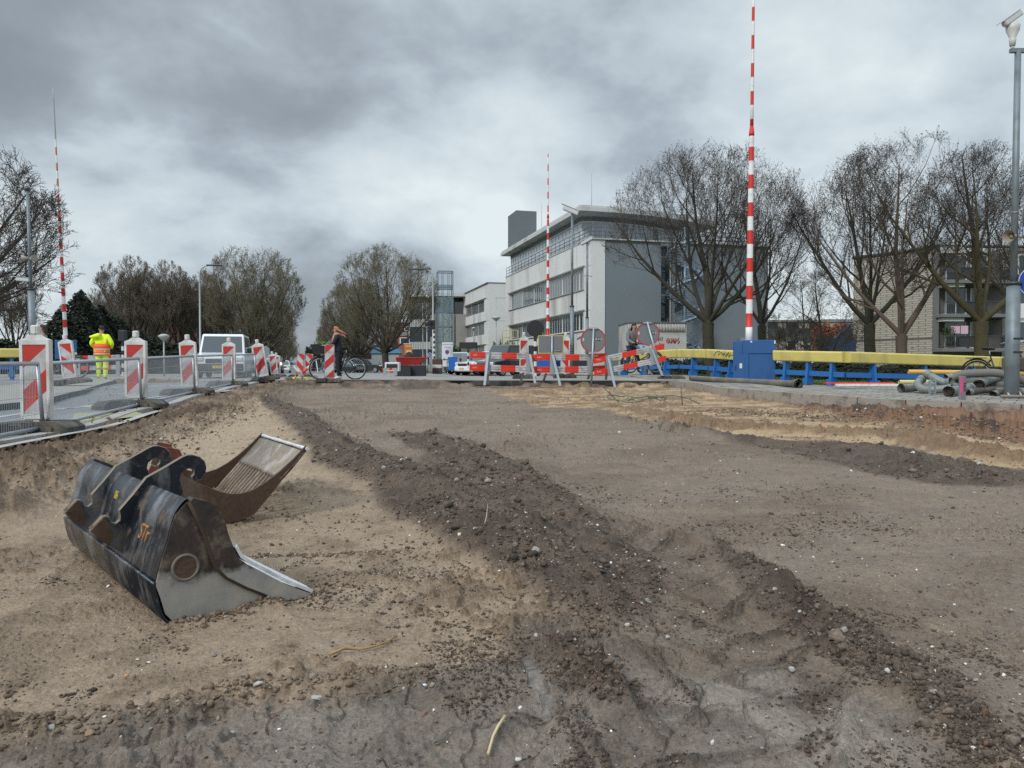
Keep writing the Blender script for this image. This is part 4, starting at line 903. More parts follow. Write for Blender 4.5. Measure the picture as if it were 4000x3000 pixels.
# ---- brick houses
BRICK = mat('dark red brick', (.13, .052, .036), .9, 0, .2, 6, .3, 30)
BRICK2 = mat('orange red brick', (.26, .10, .065), .9, 0, .15, 6, .3, 30)
def house(name, label, u0, u1, D, vtop, vbase, m_, wins, group=None, roof=None, depth=9, gable=None, rz=.0, z0=None):
    a_ = P(u0, vbase, D); b_ = P(u1, vbase, D); zt = P(u0, vtop, D).z; zb_ = a_.z if z0 is None else z0; L_ = (b_ - a_).length; h_ = zt - zb_
    r = thing(name, label, 'house', (a_.x, a_.y, zb_), rz, group); m = MB()
    if gable: 
        g0, g1 = gable; m.prism([(0, 0), (L_, 0), (L_, h_ * g1), (L_ * g0, h_), (0, h_ * g1)], 'y', 0, depth)
    else: m.box((L_ / 2, depth / 2, h_ / 2), (L_, depth, h_))
    m.build('wall', m_, r)
    if gable:
        m = MB(); 
        for (xa, za), (xb_, zb2) in (((-.3, h_ * g1 - .15), (L_ * g0, h_ + .08)), ((L_ * g0, h_ + .08), (L_ + .3, h_ * g1 - .15))):
            m.add([(xa, -.3, za), (xb_, -.3, zb2), (xb_, depth + .3, zb2), (xa, depth + .3, za), (xa, -.3, za + .18), (xb_, -.3, zb2 + .18), (xb_, depth + .3, zb2 + .18), (xa, depth + .3, za + .18)], [(0, 1, 2, 3), (4, 7, 6, 5), (0, 4, 5, 1), (1, 5, 6, 2), (2, 6, 7, 3), (3, 7, 4, 0)])
        m.build('roof', mat('roof tiles', (.05, .03, .026), .8, 0, .3, 3), r)
    else:
        m = MB(); m.box((L_ / 2, depth / 2, h_ + .12), (L_ + .3, depth + .3, .24)); m.build('roof', roof or mat('roof trim', (.2, .21, .22), .7), r)
    for (ua, ub, va, vb) in wins:
        x0 = (ua - u0) / (u1 - u0) * L_; x1 = (ub - u0) / (u1 - u0) * L_; zt_ = P(u0, va, D).z - zb_; zb3 = P(u0, vb, D).z - zb_
        window_group(r, x0, x1, zb3, zt_, max(1, int((x1 - x0) / 1.3)), -.06, glass=GLASS, t=.12)
    return r
house('apartment_block', 'dark brick apartment block with white balcony bands, behind the avenue trees', 1490, 1625, 150, 1262, 1452, BRICK, [(1580, 1622, 1275, 1293), (1565, 1622, 1300, 1308), (1512, 1540, 1280, 1292)])
house('brick_house', 'brick house with a steep gable and small attic window, left of the red skip', 1478, 1552, 132, 1300, 1455, BRICK, [(1507, 1520, 1340, 1352)], gable=(.25, .42))
house('brick_house', 'orange brick house with wide white bay windows, behind the red skip', 1548, 1622, 128, 1335, 1455, BRICK2, [(1560, 1616, 1320, 1343) if False else (1562, 1618, 1345, 1352), (1525 + 28, 1525 + 60, 1375, 1398)], gable=(.6, .8))
bay = house('brick_house', 'low orange brick house with white bay window between gable and office block', 1556, 1624, 124, 1312, 1455, BRICK2, [(1562, 1620, 1318, 1344), (1582, 1600, 1366, 1385)])
house('brick_house', 'long low brick terrace under the avenue trees', 1370, 1500, 140, 1352, 1455, BRICK, [(1395, 1430, 1355, 1367), (1462, 1484, 1392, 1410), (1385, 1400, 1392, 1410)])
house('brown_building', 'dark brown stepped building behind the bare trees on the left', 690, 800, 120, 1178, 1440, mat('dark brown brick', (.075, .042, .034), .9, 0, .2, 3), [])
house('brown_building', 'dark brown apartment building half hidden behind the evergreen hedge', 640, 700, 118, 1230, 1440, mat('dark brown brick', (.075, .042, .034), .9), [])
house('brown_building', 'dark stepped block with a raised middle behind the high trees', 455, 580, 125, 1232, 1440, mat('dark brown brick', (.075, .042, .034), .9), [])
house('brown_building', 'square tower block top behind the bare trees near the worker', 490, 560, 128, 1187, 1440, mat('dark brown brick', (.075, .042, .034), .9), [])
# ---- pale terrace and apartments on the right
YB = mat('pale yellow brick', (.36, .335, .27), .9, 0, .08, 3, .3, 30)
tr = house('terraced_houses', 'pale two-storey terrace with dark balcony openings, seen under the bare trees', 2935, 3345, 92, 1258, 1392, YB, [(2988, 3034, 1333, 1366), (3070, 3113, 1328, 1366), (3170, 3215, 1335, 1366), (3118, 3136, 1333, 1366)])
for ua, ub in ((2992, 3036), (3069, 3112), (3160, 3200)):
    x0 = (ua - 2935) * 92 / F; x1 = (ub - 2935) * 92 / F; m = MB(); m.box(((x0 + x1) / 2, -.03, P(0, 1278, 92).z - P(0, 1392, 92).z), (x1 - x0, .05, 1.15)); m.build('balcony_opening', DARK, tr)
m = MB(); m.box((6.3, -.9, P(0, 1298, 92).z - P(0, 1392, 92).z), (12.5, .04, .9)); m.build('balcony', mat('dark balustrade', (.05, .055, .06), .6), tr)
house('apartment_block', 'distant white flats whose top shows above the red bush', 3220, 3345, 140, 1252, 1400, mat('pale flats', (.45, .44, .41), .8), [(3262, 3300, 1262, 1278), (3305, 3335, 1262, 1278)])
ap0 = P(3640, 1432, 63); apd = Vector((1, .03, 0)).normalized()
ap = thing('apartment_building', 'pale brick apartment building with dark balconies at the right', 'apartment building', (ap0.x, ap0.y, -.6), math.atan2(apd.y, apd.x))
hA = P(0, 965, 63).z + .6; Wb = bpy.data.materials.new('beige brick courses'); Wb.use_nodes = True
def _wb():
    n = Wb.node_tree; b = n.nodes['Principled BSDF']; L = n.links.new; t_ = n.nodes.new('ShaderNodeTexCoord'); sp = n.nodes.new('ShaderNodeSeparateXYZ'); cb_ = n.nodes.new('ShaderNodeCombineXYZ'); L(t_.outputs['Object'], sp.inputs[0])
    ad = n.nodes.new('ShaderNodeMath'); L(sp.outputs[0], ad.inputs[0]); L(sp.outputs[1], ad.inputs[1]); L(ad.outputs[0], cb_.inputs[0]); L(sp.outputs[2], cb_.inputs[1])
    br = n.nodes.new('ShaderNodeTexBrick'); L(cb_.outputs[0], br.inputs['Vector']); br.inputs['Scale'].default_value = 1; br.inputs['Brick Width'].default_value = .6; br.inputs['Row Height'].default_value = .19; br.inputs['Mortar Size'].default_value = .022
    br.inputs['Color1'].default_value = (.40, .37, .305, 1); br.inputs['Color2'].default_value = (.34, .31, .255, 1); br.inputs['Mortar'].default_value = (.145, .135, .115, 1); L(br.outputs[0], b.inputs['Base Color']); b.inputs['Roughness'].default_value = .9
_wb()
La = 22; m = MB(); m.box((La / 2 + 5.6, 5.9, hA / 2), (La - 1.0, 11, hA)); m.build('core_wall', Wb, ap)
# gable wall going back to the left
g0 = P(3338, 1432, 70) - ap0; ga = math.atan2(g0.y, g0.x); Lg = Vector((g0.x, g0.y)).length; hG = P(0, 1010, 70).z + .6
m = MB(); c_, s_ = math.cos(ga), math.sin(ga)
def gp_(d, o_, z_): return (c_ * d - s_ * o_, s_ * d + c_ * o_, z_)
vs = [gp_(0, 0, 0), gp_(Lg, 0, 0), gp_(Lg, 0, hG), gp_(Lg * .35, 0, hA - .1), gp_(0, 0, hA), gp_(0, -9, 0), gp_(Lg, -9, 0), gp_(Lg, -9, hG), gp_(Lg * .35, -9, hA - .1), gp_(0, -9, hA)]
m.add(vs, [(0, 1, 2, 3, 4), (5, 9, 8, 7, 6), (0, 5, 6, 1), (1, 6, 7, 2), (2, 7, 8, 3), (3, 8, 9, 4), (4, 9, 5, 0)]); m.build('gable_wall', Wb, ap)
m = MB(); m.tube([gp_(Lg + .05, .1, hG + .06), gp_(Lg * .35, .1, hA - .04), gp_(0, .1, hA + .06), (La + 5, -.05, hA + .06)], .13, 4); m.build('roof_edge', mat('roof trim dark', (.07, .07, .07), .7), ap)
m = MB(); m.box(gp_(Lg * .22, .03, 2.9), (.12, .12, .12)); m.cyl(gp_(Lg * .82, .08, 0), gp_(Lg * .82, .08, hG - .6), .08, .08, 6); m.build('downpipe', mat('downpipe grey', (.42, .42, .40), .6), ap)
m = MB(); m.box(gp_(Lg / 2, .02, 3.55), (Lg, .05, .1), rz=ga); m.build('joint', mat('joint dark', (.12, .11, .1), .8), ap)
slab = mat('balcony slab', (.16, .16, .155), .8); white = mat('white panel', (.50, .50, .47), .7); BAL = mat('dark balustrade', (.05, .055, .06), .6)
flz = [P(0, v_, 63).z + .6 for v_ in (1362, 1230, 1100)]
for i, z_ in enumerate(flz):
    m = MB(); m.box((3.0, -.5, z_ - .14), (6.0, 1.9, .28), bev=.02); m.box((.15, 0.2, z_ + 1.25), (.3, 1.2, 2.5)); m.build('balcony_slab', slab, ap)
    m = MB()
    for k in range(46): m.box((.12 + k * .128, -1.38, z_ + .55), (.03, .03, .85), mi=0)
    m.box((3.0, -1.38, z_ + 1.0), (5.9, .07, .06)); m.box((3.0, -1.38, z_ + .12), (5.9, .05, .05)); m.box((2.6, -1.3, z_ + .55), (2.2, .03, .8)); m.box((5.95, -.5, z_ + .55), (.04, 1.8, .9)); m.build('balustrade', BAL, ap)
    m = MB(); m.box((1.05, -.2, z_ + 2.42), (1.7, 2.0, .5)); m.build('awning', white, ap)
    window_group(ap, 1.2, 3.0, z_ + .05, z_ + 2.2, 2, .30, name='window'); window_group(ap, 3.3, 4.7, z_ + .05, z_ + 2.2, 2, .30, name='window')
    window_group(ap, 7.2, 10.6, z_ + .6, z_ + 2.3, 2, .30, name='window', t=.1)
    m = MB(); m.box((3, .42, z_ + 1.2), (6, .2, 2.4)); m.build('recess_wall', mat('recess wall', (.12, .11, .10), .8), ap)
m = MB(); z_ = flz[0]; m.box((1.3, -1.0, z_ + 1.5), (.75, .03, .6)); m.box((2.05, -1.0, z_ + 1.5), (.6, .03, .65)); m.build('laundry', mat('pink laundry', (.62, .42, .50), .8), ap)
m = MB(); m.cyl((4.95, .18, z_ + 1.55), (4.95, .25, z_ + 1.55), .38, .38, 18); m.build('wall_plate', mat('dark round plate', (.06, .05, .07), .5, 0, .6, 3), ap)
pl = MB(); rs = random.Random(6)
for k in range(260): p_ = Vector((.8 + rs.gauss(0, .22), -1.0 + rs.gauss(0, .15), z_ + .8 + rs.uniform(-.7, .9))); q_ = Vector((rs.gauss(0, 1), rs.gauss(0, 1), rs.gauss(0, 1))).normalized() * .1; w_ = q_.orthogonal() * .5; pl.add([p_ - q_, p_ + w_, p_ + q_, p_ - w_], [(0, 1, 2, 3)])
tag(pl.build('climbing_plant', mat('ivy green', (.04, .07, .02), .8), ap, fix=False), kind='stuff')
bf = thing('blue_shed', 'dark blue shed with slanting roof against the pale gable wall', 'shed', P(3236, 1400, 58), 0.02)
m = MB(); m.box((1.05, 1, .7), (2.1, 2, 1.5)); m.build('wall', mat('dark blue boards', (.012, .035, .085), .6, 0, .2, 2), bf)
m = MB(); m.prism([(.75, 1.5), (2.0, 1.5), (2.0, 2.65)], 'y', .6, 1.2); m.build('roof', mat('navy sheet', (.012, .018, .06), .5), bf)
# ---- graffiti shed
sc0 = P(2452, 1466, 38); sh = thing('site_shed', 'grey site shed with corrugated top band and red graffiti', 'shed', sc0, 0.04)
Ls = (P(2683, 1466, 38) - sc0).length; hs = P(0, 1262, 38).z - sc0.z
SHD = mat('dirty white sheet', (.42, .42, .40), .8, 0, .12, 2, .3, 30, (.24, .22, .19), .6, .9)
m = MB(); m.box((Ls / 2, 1.3, hs / 2), (Ls, 2.6, hs)); m.build('wall', SHD, sh)
m = MB()
for k in range(int(Ls / .075)): m.cyl((.04 + k * .075, -.03, hs - .42), (.04 + k * .075, -.03, hs - .02), .032, .032, 6)
m.build('corrugated_band', mat('corrugated sheet', (.46, .46, .44), .6), sh)
m = MB()
for k in range(int(Ls * .5 / .075)): m.cyl((Ls * .5 + k * .075, -.03, .0), (Ls * .5 + k * .075, -.03, .95), .032, .032, 6)
m.build('corrugated_base', mat('green stained sheet', (.36, .42, .36), .7, 0, .1, 3, 0, 30, (.04, .22, .12), .35, 1.2), sh)
m = MB(); m.box((Ls / 2, 1.25, hs + .03), (Ls + .1, 2.7, .05)); m.build('roof', mat('dark roof sheet', (.12, .125, .13), .7), sh)
def stroke(m, segs, o, s, r=.02, y=-.02):
    for seg in segs: m.tube([(o[0] + p * s, y, o[1] + q * s) for p, q in seg], r, 4)
m = MB(); G_ = [[(.35, .9), (.05, .7), (.0, .2), (.3, .0), (.4, .45), (.2, .45)], [(.5, .8), (.55, .05), (.8, .0), (.85, .9)], [(.95, 0), (1.2, .95), (1.35, .0)], [(1.0, .35), (1.4, .45)], [(1.5, 0), (1.55, .9), (1.9, .6), (1.55, .0)], [(2.3, .95), (2.0, .6), (2.4, .3), (2.05, -.1)]]
stroke(m, G_, (Ls * .66, hs - .98), .27, .02); m.build('graffiti', mat('red spray paint', (.36, .03, .03), .6), sh)
m = MB(); stroke(m, [[(0, 0), (.1, .8), (.3, .2), (.5, .9)], [(.7, .1), (.8, .9)], [(0, -.9), (.3, -.3), (.5, -.9)], [(.6, -.8), (.9, -.4), (1, -.9), (.6, -.8)]], (Ls * .52, hs - .9), .25, .014); m.build('graffiti', mat('black marker', (.012, .012, .012), .5), sh)
# ================================================================== trees
def tree_mesh(seed, h, crown_c, crown_r, tr, th, forks, counts, lens, up=.20, wob=.21, buds=2, twig_r=.0065, bud_r=.018, lean=(0, 0), start_el=.9):
    """bare deciduous tree: returns trunk builder and crown builder"""
    rs = random.Random(seed); T = MB(); Cn = MB(); CV = []; CF = []
    cc = Vector(crown_c); cr = Vector(crown_r)
    def inside_(p, k=1.0):
        q = p - cc; return (q.x / cr.x) ** 2 + (q.y / cr.y) ** 2 + (q.z / cr.z) ** 2 < k
    def twig(a, b, r):
        d = b - a; x, y = ortho(d); n = len(CV)
        for p, q in ((a, r), (b, r * .45)):
            for i in range(3): t = i * 2.0944; CV.append(tuple(p + x * (q * math.cos(t)) + y * (q * math.sin(t))))
        CF.extend([(n, n + 1, n + 4, n + 3), (n + 1, n + 2, n + 5, n + 4), (n + 2, n, n + 3, n + 5)])
    def bud(p):
        r = bud_r * rs.uniform(.6, 1.3); n = len(CV); CV.extend([(p.x + r, p.y, p.z), (p.x - r * .5, p.y + r * .86, p.z), (p.x - r * .5, p.y - r * .86, p.z), (p.x, p.y, p.z + r * 1.4), (p.x, p.y, p.z - r)])
        CF.extend([(n, n + 1, n + 3), (n + 1, n + 2, n + 3), (n + 2, n, n + 3), (n + 1, n, n + 4), (n + 2, n + 1, n + 4), (n, n + 2, n + 4)])
    def grow(p, d, L, r, lv):
        nseg = (6, 5, 4, 3, 2)[min(lv, 4)]; pts = [p]; rr = [r]; dd = d.normalized()
        for i in range(nseg):
            j = Vector((rs.gauss(0, 1), rs.gauss(0, 1), rs.gauss(0, 1))) * wob * (1 if lv else .5)
            dd = (dd + j * .5 + Vector((0, 0, up * (1.0 if lv else .6)))).normalized(); q = pts[-1] + dd * (L / nseg)
            if lv > 0 and not inside_(q, 1.0 + rs.uniform(-.12, .14)): break
            pts.append(q); rr.append(r * (1 - .86 * (i + 1) / nseg))
        if len(pts) < 2: return
        if lv <= 1: T.tube(pts, rr, 8 if lv == 0 else 6)
        else:
            for a, b, ra, rb in zip(pts[:-1], pts[1:], rr[:-1], rr[1:]): twig(a, b, max(ra, twig_r))
        if lv >= len(counts):
            for k in range(buds): bud(pts[rs.randrange(1, len(pts))] + Vector((rs.gauss(0, .03), rs.gauss(0, .03), .03)))
            return
        n = counts[lv]
        for k in range(n):
            t = (k + .6 + rs.uniform(-.3, .3)) / n; t = .12 + .88 * t if lv else .16 + .84 * t; t = min(t, .999); s = t * (len(pts) - 1); i = int(s); f = s - i
            q = pts[i].lerp(pts[min(i + 1, len(pts) - 1)], f); dl = (pts[min(i + 1, len(pts) - 1)] - pts[i]).normalized()
            sx, sy = ortho(dl); an = rs.uniform(0, 2 * PI); side = (sx * math.cos(an) + sy * math.sin(an)); ang_ = rs.uniform(.5, 1.05)
            nd = dl * math.cos(ang_) + side * math.sin(ang_) 
            grow(q, nd, L * lens[min(lv, len(lens) - 1)] * rs.uniform(.7, 1.2) * (1.15 - .35 * t), (rr[i] * (1 - f) + rr[min(i + 1, len(rr) - 1)] * f) * (.50 if lv == 0 else .56), lv + 1)
    top = Vector((lean[0], lean[1], th)); T.tube([(0, 0, -.3), (0, 0, 0), Vector((lean[0] * .4 + tr * .2, 0, th * .4)), Vector((lean[0] * .7, 0, th * .75)), top], [tr * 1.5, tr * 1.15, tr * 1.0, tr * .92, tr * 1.0], 12)
    for i, (az, el, L, rk) in enumerate(forks):
        d = Vector((math.cos(az) * math.cos(el), math.sin(az) * math.cos(el), math.sin(el))); grow(top - d * tr * .3, d, L, tr * rk * .85, 0)
    Cn.v = CV; Cn.f = CF; Cn.m = [0] * len(CF); Cn.sm = [False] * len(CF); return T, Cn
BARK = mat('dark wet bark', (.042, .036, .026), .9, 0, .35, 4, .8, 20, (.045, .052, .02), .4, 2)
BARKB = mat('brown bark', (.095, .068, .050), .9, 0, .25, 4, .8, 20)
TWIG = mat('dark twigs', (.055, .044, .036), .9, 0, .3, 1)
TWIGO = mat('olive brown twigs', (.135, .118, .075), .9, 0, .35, .8)
TWIGR = mat('reddish brown twigs', (.125, .100, .076), .9, 0, .3, .8)
def plant_tree(name, label, loc, tm, bark, twig, group, rz=0.0, sc=1.0):
    r = thing(name, label, 'tree', loc, rz, group); r.scale = (sc, sc, sc); tm[0].build('trunk', bark, r, fix=False); tm[1].build('crown', twig, r, fix=False); return r
def recopy(src, label, loc, rz, sc, group): r = copy_tree(src, loc, rz, label, group); r.scale = (sc, sc, sc) if not isinstance(sc, tuple) else sc; return r
def _post():
    for t_, s_ in ((tA, .95), (tB, .94), (tC, .88), (tD, .88), (tE, .88)): t_.scale = (s_ * 1.04, s_ * 1.04, s_)
def gr_(u, D, dz=0.0): p = P(u, 1432, D); return (p.x, p.y, hz(p.x, p.y) - .1 + dz)
g1 = 'bare plane trees behind the railing'; 
fork5 = [(3.05, .62, 7.5, .60), (.25, .55, 6.8, .58), (1.7, 1.25, 8.5, .72), (.9, .95, 7.5, .5), (4.6, 1.05, 7.0, .5), (2.4, .95, 7.0, .5), (5.6, .8, 6.0, .45)]
tA = plant_tree('plane_tree', 'broad bare plane tree in front of the grey end wall', gr_(2765, 38), tree_mesh(11, 12, (-.1, 0, 7.2), (5.2, 5.0, 4.9), .30, 2.9, fork5, (8, 6, 6, 4), (.62, .55, .5, .55)), BARK, TWIG, g1)
tB = plant_tree('plane_tree', 'bare tree with a slim dark trunk right of the tallest barrier arm', gr_(2975, 45), tree_mesh(12, 12, (0, 0, 8.3), (3.4, 3.4, 5.0), .26, 3.2, [(1.5, 1.35, 8.5, .8), (.3, .95, 7, .5), (2.8, 1.0, 7, .5), (4.5, 1.1, 7, .5)], (8, 6, 6, 4), (.5, .5, .5, .55)), BARK, TWIG, g1)
f3 = [(1.57, 1.35, 8.0, .72), (2.95, .75, 7.5, .62), (.15, .7, 8.0, .66), (4.3, 1.1, 7.0, .5), (.9, 1.05, 7, .5)]
tC = plant_tree('plane_tree', 'bare tree whose mossy trunk stands left of the forked brown trunk', gr_(3395, 36), tree_mesh(13, 12, (-.2, 0, 7.6), (4.1, 4.0, 4.4), .28, 3.0, f3, (8, 6, 6, 4), (.55, .52, .5, .55)), BARK, TWIG, g1)
tD = plant_tree('plane_tree', 'bare tree with a forked reddish brown trunk before the apartment gable', gr_(3520, 32.5), tree_mesh(14, 12, (0, 0, 7.3), (4.2, 4.2, 4.7), .26, 2.3, [(1.5, 1.4, 8.5, .75), (.45, .75, 8.0, .72), (2.8, .8, 7.0, .55), (4.4, 1.1, 6.5, .5)], (8, 6, 6, 4), (.55, .52, .5, .55)), BARKB, TWIG, g1)
tE = plant_tree('plane_tree', 'bare tree with mossy yellow green trunk before the dark balconies', gr_(3830, 31), tree_mesh(15, 12, (0, 0, 6.6), (3.4, 3.6, 4.5), .30, 3.0, f3, (8, 6, 6, 4), (.55, .52, .5, .55)), mat('mossy bark', (.060, .050, .022), .9, 0, .4, 3, .8, 20), TWIG, g1)
recopy(tC, 'bare tree crown filling the right edge behind the mast', gr_(4080, 37), 2.2, .86, g1)
tF = plant_tree('young_tree', 'low bare tree with level branches before the pale terrace', gr_(3150, 56), tree_mesh(16, 7, (0, 0, 3.9), (3.6, 3.3, 3.2), .16, 1.2, [(1.5, 1.4, 6.0, .8), (.2, .35, 3.6, .4), (2.9, .35, 3.6, .4), (4.4, .5, 3.4, .4), (1.0, .6, 3.6, .4)], (7, 6, 6, 4), (.5, .5, .5, .5), up=.05), BARK, TWIG, 'small bare trees on the lawn')
recopy(tF, 'thin-trunked bare tree left of the blue shed', gr_(3222, 50), 1.9, 1.0, 'small bare trees on the lawn')
recopy(tF, 'smallest bare sapling, left of the low branching tree', gr_(3085, 60), .7, .62, 'small bare trees on the lawn')
_post()
# avenue trees: broad rounded crowns
ga = 'bare avenue trees along the road'
fA = [(k * .9 + .2, .75 + .1 * (k % 3), 8.5, .5) for k in range(7)] + [(1, 1.4, 9, .6), (.3, .38, 7, .4), (3.2, .35, 7, .4), (2.0, .4, 6, .4), (5.0, .4, 6, .4)]
tm = tree_mesh(21, 13, (0, 0, 7.6), (5.4, 5.4, 5.6), .34, 2.0, fA, (7, 6, 6, 4), (.5, .5, .5, .5), twig_r=.011, bud_r=.03)
vA = plant_tree('avenue_tree', 'large round-crowned bare tree left of the street gap, behind the white van', gr_(985, 78), tm, BARK, TWIGO, ga)
tm = tree_mesh(22, 13, (0, 0, 7.2), (5.3, 5.3, 5.2), .34, 2.0, fA, (7, 6, 6, 4), (.5, .5, .5, .5), twig_r=.010, bud_r=.028)
vB = plant_tree('avenue_tree', 'large spreading bare tree behind the woman with the bicycle', gr_(1505, 74), tm, BARK, TWIGO, ga)
for k, D in enumerate((96, 120, 150, 190, 240)):
    x_, y_ = ave(D, -6.0); recopy(vA, ['second', 'third', 'fourth', 'fifth', 'farthest'][k] + ' bare tree in the left-hand row of the avenue', (x_, y_, hz(x_, y_) - .1), k * 1.3, .86 - .02 * k, ga)
for k, D in enumerate((92, 112, 135, 165, 210, 260)):
    x_, y_ = ave(D, 6.4); recopy(vB, ['second', 'third', 'fourth', 'fifth', 'sixth', 'farthest'][k] + ' bare tree in the right-hand row of the avenue', (x_, y_, hz(x_, y_) - .1), k * 1.7 + 1, .92 - .03 * k, ga)
recopy(vB, 'low bare tree between the farther avenue trees and the brick terrace', gr_(1385, 100), 2.0, .62, ga)
gl = 'bare trees on the left skyline'
fL = [(k * 1.05, 1.0, 7.5, .5) for k in range(6)] + [(1, 1.45, 9, .6)]
tm = tree_mesh(23, 12, (0, 0, 7.2), (3.6, 3.6, 5.3), .26, 2.4, fL, (7, 6, 6, 4), (.45, .5, .5, .5), up=.3, twig_r=.013, bud_r=.03)
l1 = plant_tree('bare_tree', 'upright reddish bare tree right of the dark tower block', gr_(640, 84), tm, BARK, TWIGR, gl)
for k, (u_, D, s_, lb) in enumerate(((505, 84, 1.04, 'upright bare tree directly above the worker'), (570, 90, .96, 'upright bare tree between worker and reddish tree'), (715, 86, .92, 'upright bare tree left of the lamp posts'), (440, 92, .8, 'low bare tree left of the worker'), (790, 92, .98, 'bare tree behind the two tall lamp posts'), (370, 96, .85, 'bare tree behind the dark evergreen'), (300, 90, .7, 'bare tree just right of the weathered barrier arm'),
                                 (850, 96, 1.0, 'bare tree between lamp posts and the big round tree'), (60, 85, .9, 'bare tree behind the grey mast at the left edge'))): recopy(l1, lb, gr_(u_, D), k * 1.1, s_, gl)
tm = tree_mesh(24, 12, (0, 0, 6.6), (7.6, 6, 6.3), .45, 2.4, [(.1, .25, 8, .5), (-.4, .4, 8, .5), (.5, .55, 8.5, .5), (3, .5, 7, .5), (1.6, 1.2, 8, .6), (-1.2, .5, 8, .5), (-.1, .75, 9, .5)], (8, 6, 6, 4), (.5, .5, .5, .5), up=.1, twig_r=.013)
plant_tree('spreading_tree', 'wide bare tree with nearly level boughs at the left edge', gr_(-330, 38), tm, BARK, TWIG, gl)
# evergreens and hedges
def foliage(m, n, fn, size, rs):
    for _ in range(n):
        p = fn(rs); a = Vector((rs.gauss(0, 1), rs.gauss(0, 1), rs.gauss(0, .7))).normalized() * size * rs.uniform(.6, 1.3); b = a.orthogonal().normalized() * size * .5
        m.v += [tuple(p - a), tuple(p + b), tuple(p + a), tuple(p - b)]; k = len(m.v); m.f.append((k - 4, k - 3, k - 2, k - 1)); m.m.append(0); m.sm.append(False)
EVG = mat('dark evergreen', (.012, .020, .011), .85, 0, .4, 1.5); HEDGE = mat('dark hedge leaves', (.016, .020, .010), .85, 0, .4, 2); REDB = mat('rusty red twigs', (.24, .07, .035), .85, 0, .4, 3)
def conifer(name, label, loc, h, r, n, seed, m_=EVG, group=None):
    rt = thing(name, label, 'tree', loc, 0, group); rs = random.Random(seed); t_ = MB(); t_.cyl((0, 0, -.2), (0, 0, h * .9), .2, .03, 8); t_.build('trunk', BARK, rt); m = MB()
    def fn(q):
        z_ = h * (1 - q.random() ** .6) * .97 + .2; k = max(.02, 1 - z_ / h) ** .7; a = q.uniform(0, 2 * PI); rr_ = r * k * (.55 + .45 * q.random() ** .5) * (1 + .3 * math.sin(a * 5 + z_ * 1.7)); return Vector((rr_ * math.cos(a), rr_ * math.sin(a), z_ + q.gauss(0, .1)))
    foliage(m, n, fn, .15, rs); m.build('crown', m_, rt, fix=False); return rt
ge = 'dark evergreens behind the fence'
conifer('evergreen_tree', 'tallest dark evergreen behind the weathered barrier arm', gr_(318, 58), 6.3, 2.6, 9000, 1, group=ge)
conifer('evergreen_tree', 'dark evergreen just left of the worker', gr_(395, 60), 5.4, 2.4, 7000, 2, group=ge)
conifer('evergreen_tree', 'lower dark evergreen behind the person on the left', gr_(235, 57), 4.6, 2.5, 6000, 3, group=ge)
conifer('evergreen_tree', 'dark evergreen behind the worker', gr_(455, 62), 4.6, 2.6, 6000, 4, group=ge)
conifer('evergreen_tree', 'dark evergreen behind the striped post', gr_(540, 64), 3.6, 2.6, 5000, 5, group=ge)
def hedge(name, label, a, b, h, w_, n, m_, seed, z0=None, cat='hedge', size=.12):
    a = Vector(a); b = Vector(b); r = tag(bpy.data.objects.new(name, None), label, cat); bpy.data.objects.remove(r)
    rs = random.Random(seed); m = MB(); d = b - a; s_ = Vector((-d.y, d.x, 0)).normalized()
    def fn(q):
        t = q.random(); e = q.uniform(-1, 1); z_ = q.random() ** .6; return Vector((0, 0, 0)) + d * t + s_ * (e * w_ * .5 * (1 - .3 * z_)) + Vector((0, 0, z_ * h * (1 + .12 * math.sin(t * 23) + .08 * math.sin(t * 61))))
    foliage(m, n, fn, size, rs); m.box(tuple(d * .5 + Vector((0, 0, h * .42))), (d.length * .99, w_ * .7, h * .84), rz=math.atan2(d.y, d.x)); o = m.build(name, m_, None, tuple(a), fix=False); return tag(o, label, cat)
hedge('hedge', 'low dark hedge behind the yellow and blue railing', (8.6, 31.5, -.05), (22.5, 33.0, -.45), .95, 1.4, 14000, HEDGE, 1)
hedge('hedge', 'dark hedge left of the blue cabinet', (6.2, 40, .0), (8.8, 36, .0), .8, 1.2, 4000, HEDGE, 2)
hedge('shrubbery', 'long dark shrubbery on the far side of the left-hand road', (-45, 56, -.1), (-24.5, 60, -.1), 2.3, 2.6, 16000, HEDGE, 3, size=.2)
hedge('shrubbery', 'brown bare shrubs at the end of the road behind the van', (-24, 64, -.1), (-20.5, 66, -.1), 2.4, 2.4, 5000, mat('brown undergrowth', (.05, .045, .025), .9, 0, .4, 2), 4, size=.18)
hedge('red_bush', 'rusty red bush before the pale terrace', P(3185, 1405, 66), P(3312, 1405, 66), 2.7, 2.2, 7000, REDB, 5, cat='bush', size=.13)
hedge('green_bush', 'loose green shrub climbing beside the white wing', P(1925, 1450, 76), P(2015, 1450, 76), 2.6, 1.6, 1500, mat('budding green leaves', (.10, .12, .045), .8, 0, .3, 2), 6, cat='bush', size=.13)
hedge('green_bush', 'dark green shrub at the foot of the glazed office', P(1760, 1450, 88), P(1800, 1450, 88), 2.4, 1.6, 2200, mat('ivy green', (.04, .07, .02), .8), 7, cat='bush', size=.14)
hedge('green_bush', 'dark shrub beside the avenue behind the black bicycle basket', P(1200, 1450, 62), P(1245, 1450, 62), 1.7, 1.4, 2200, EVG, 8, cat='bush', size=.1)
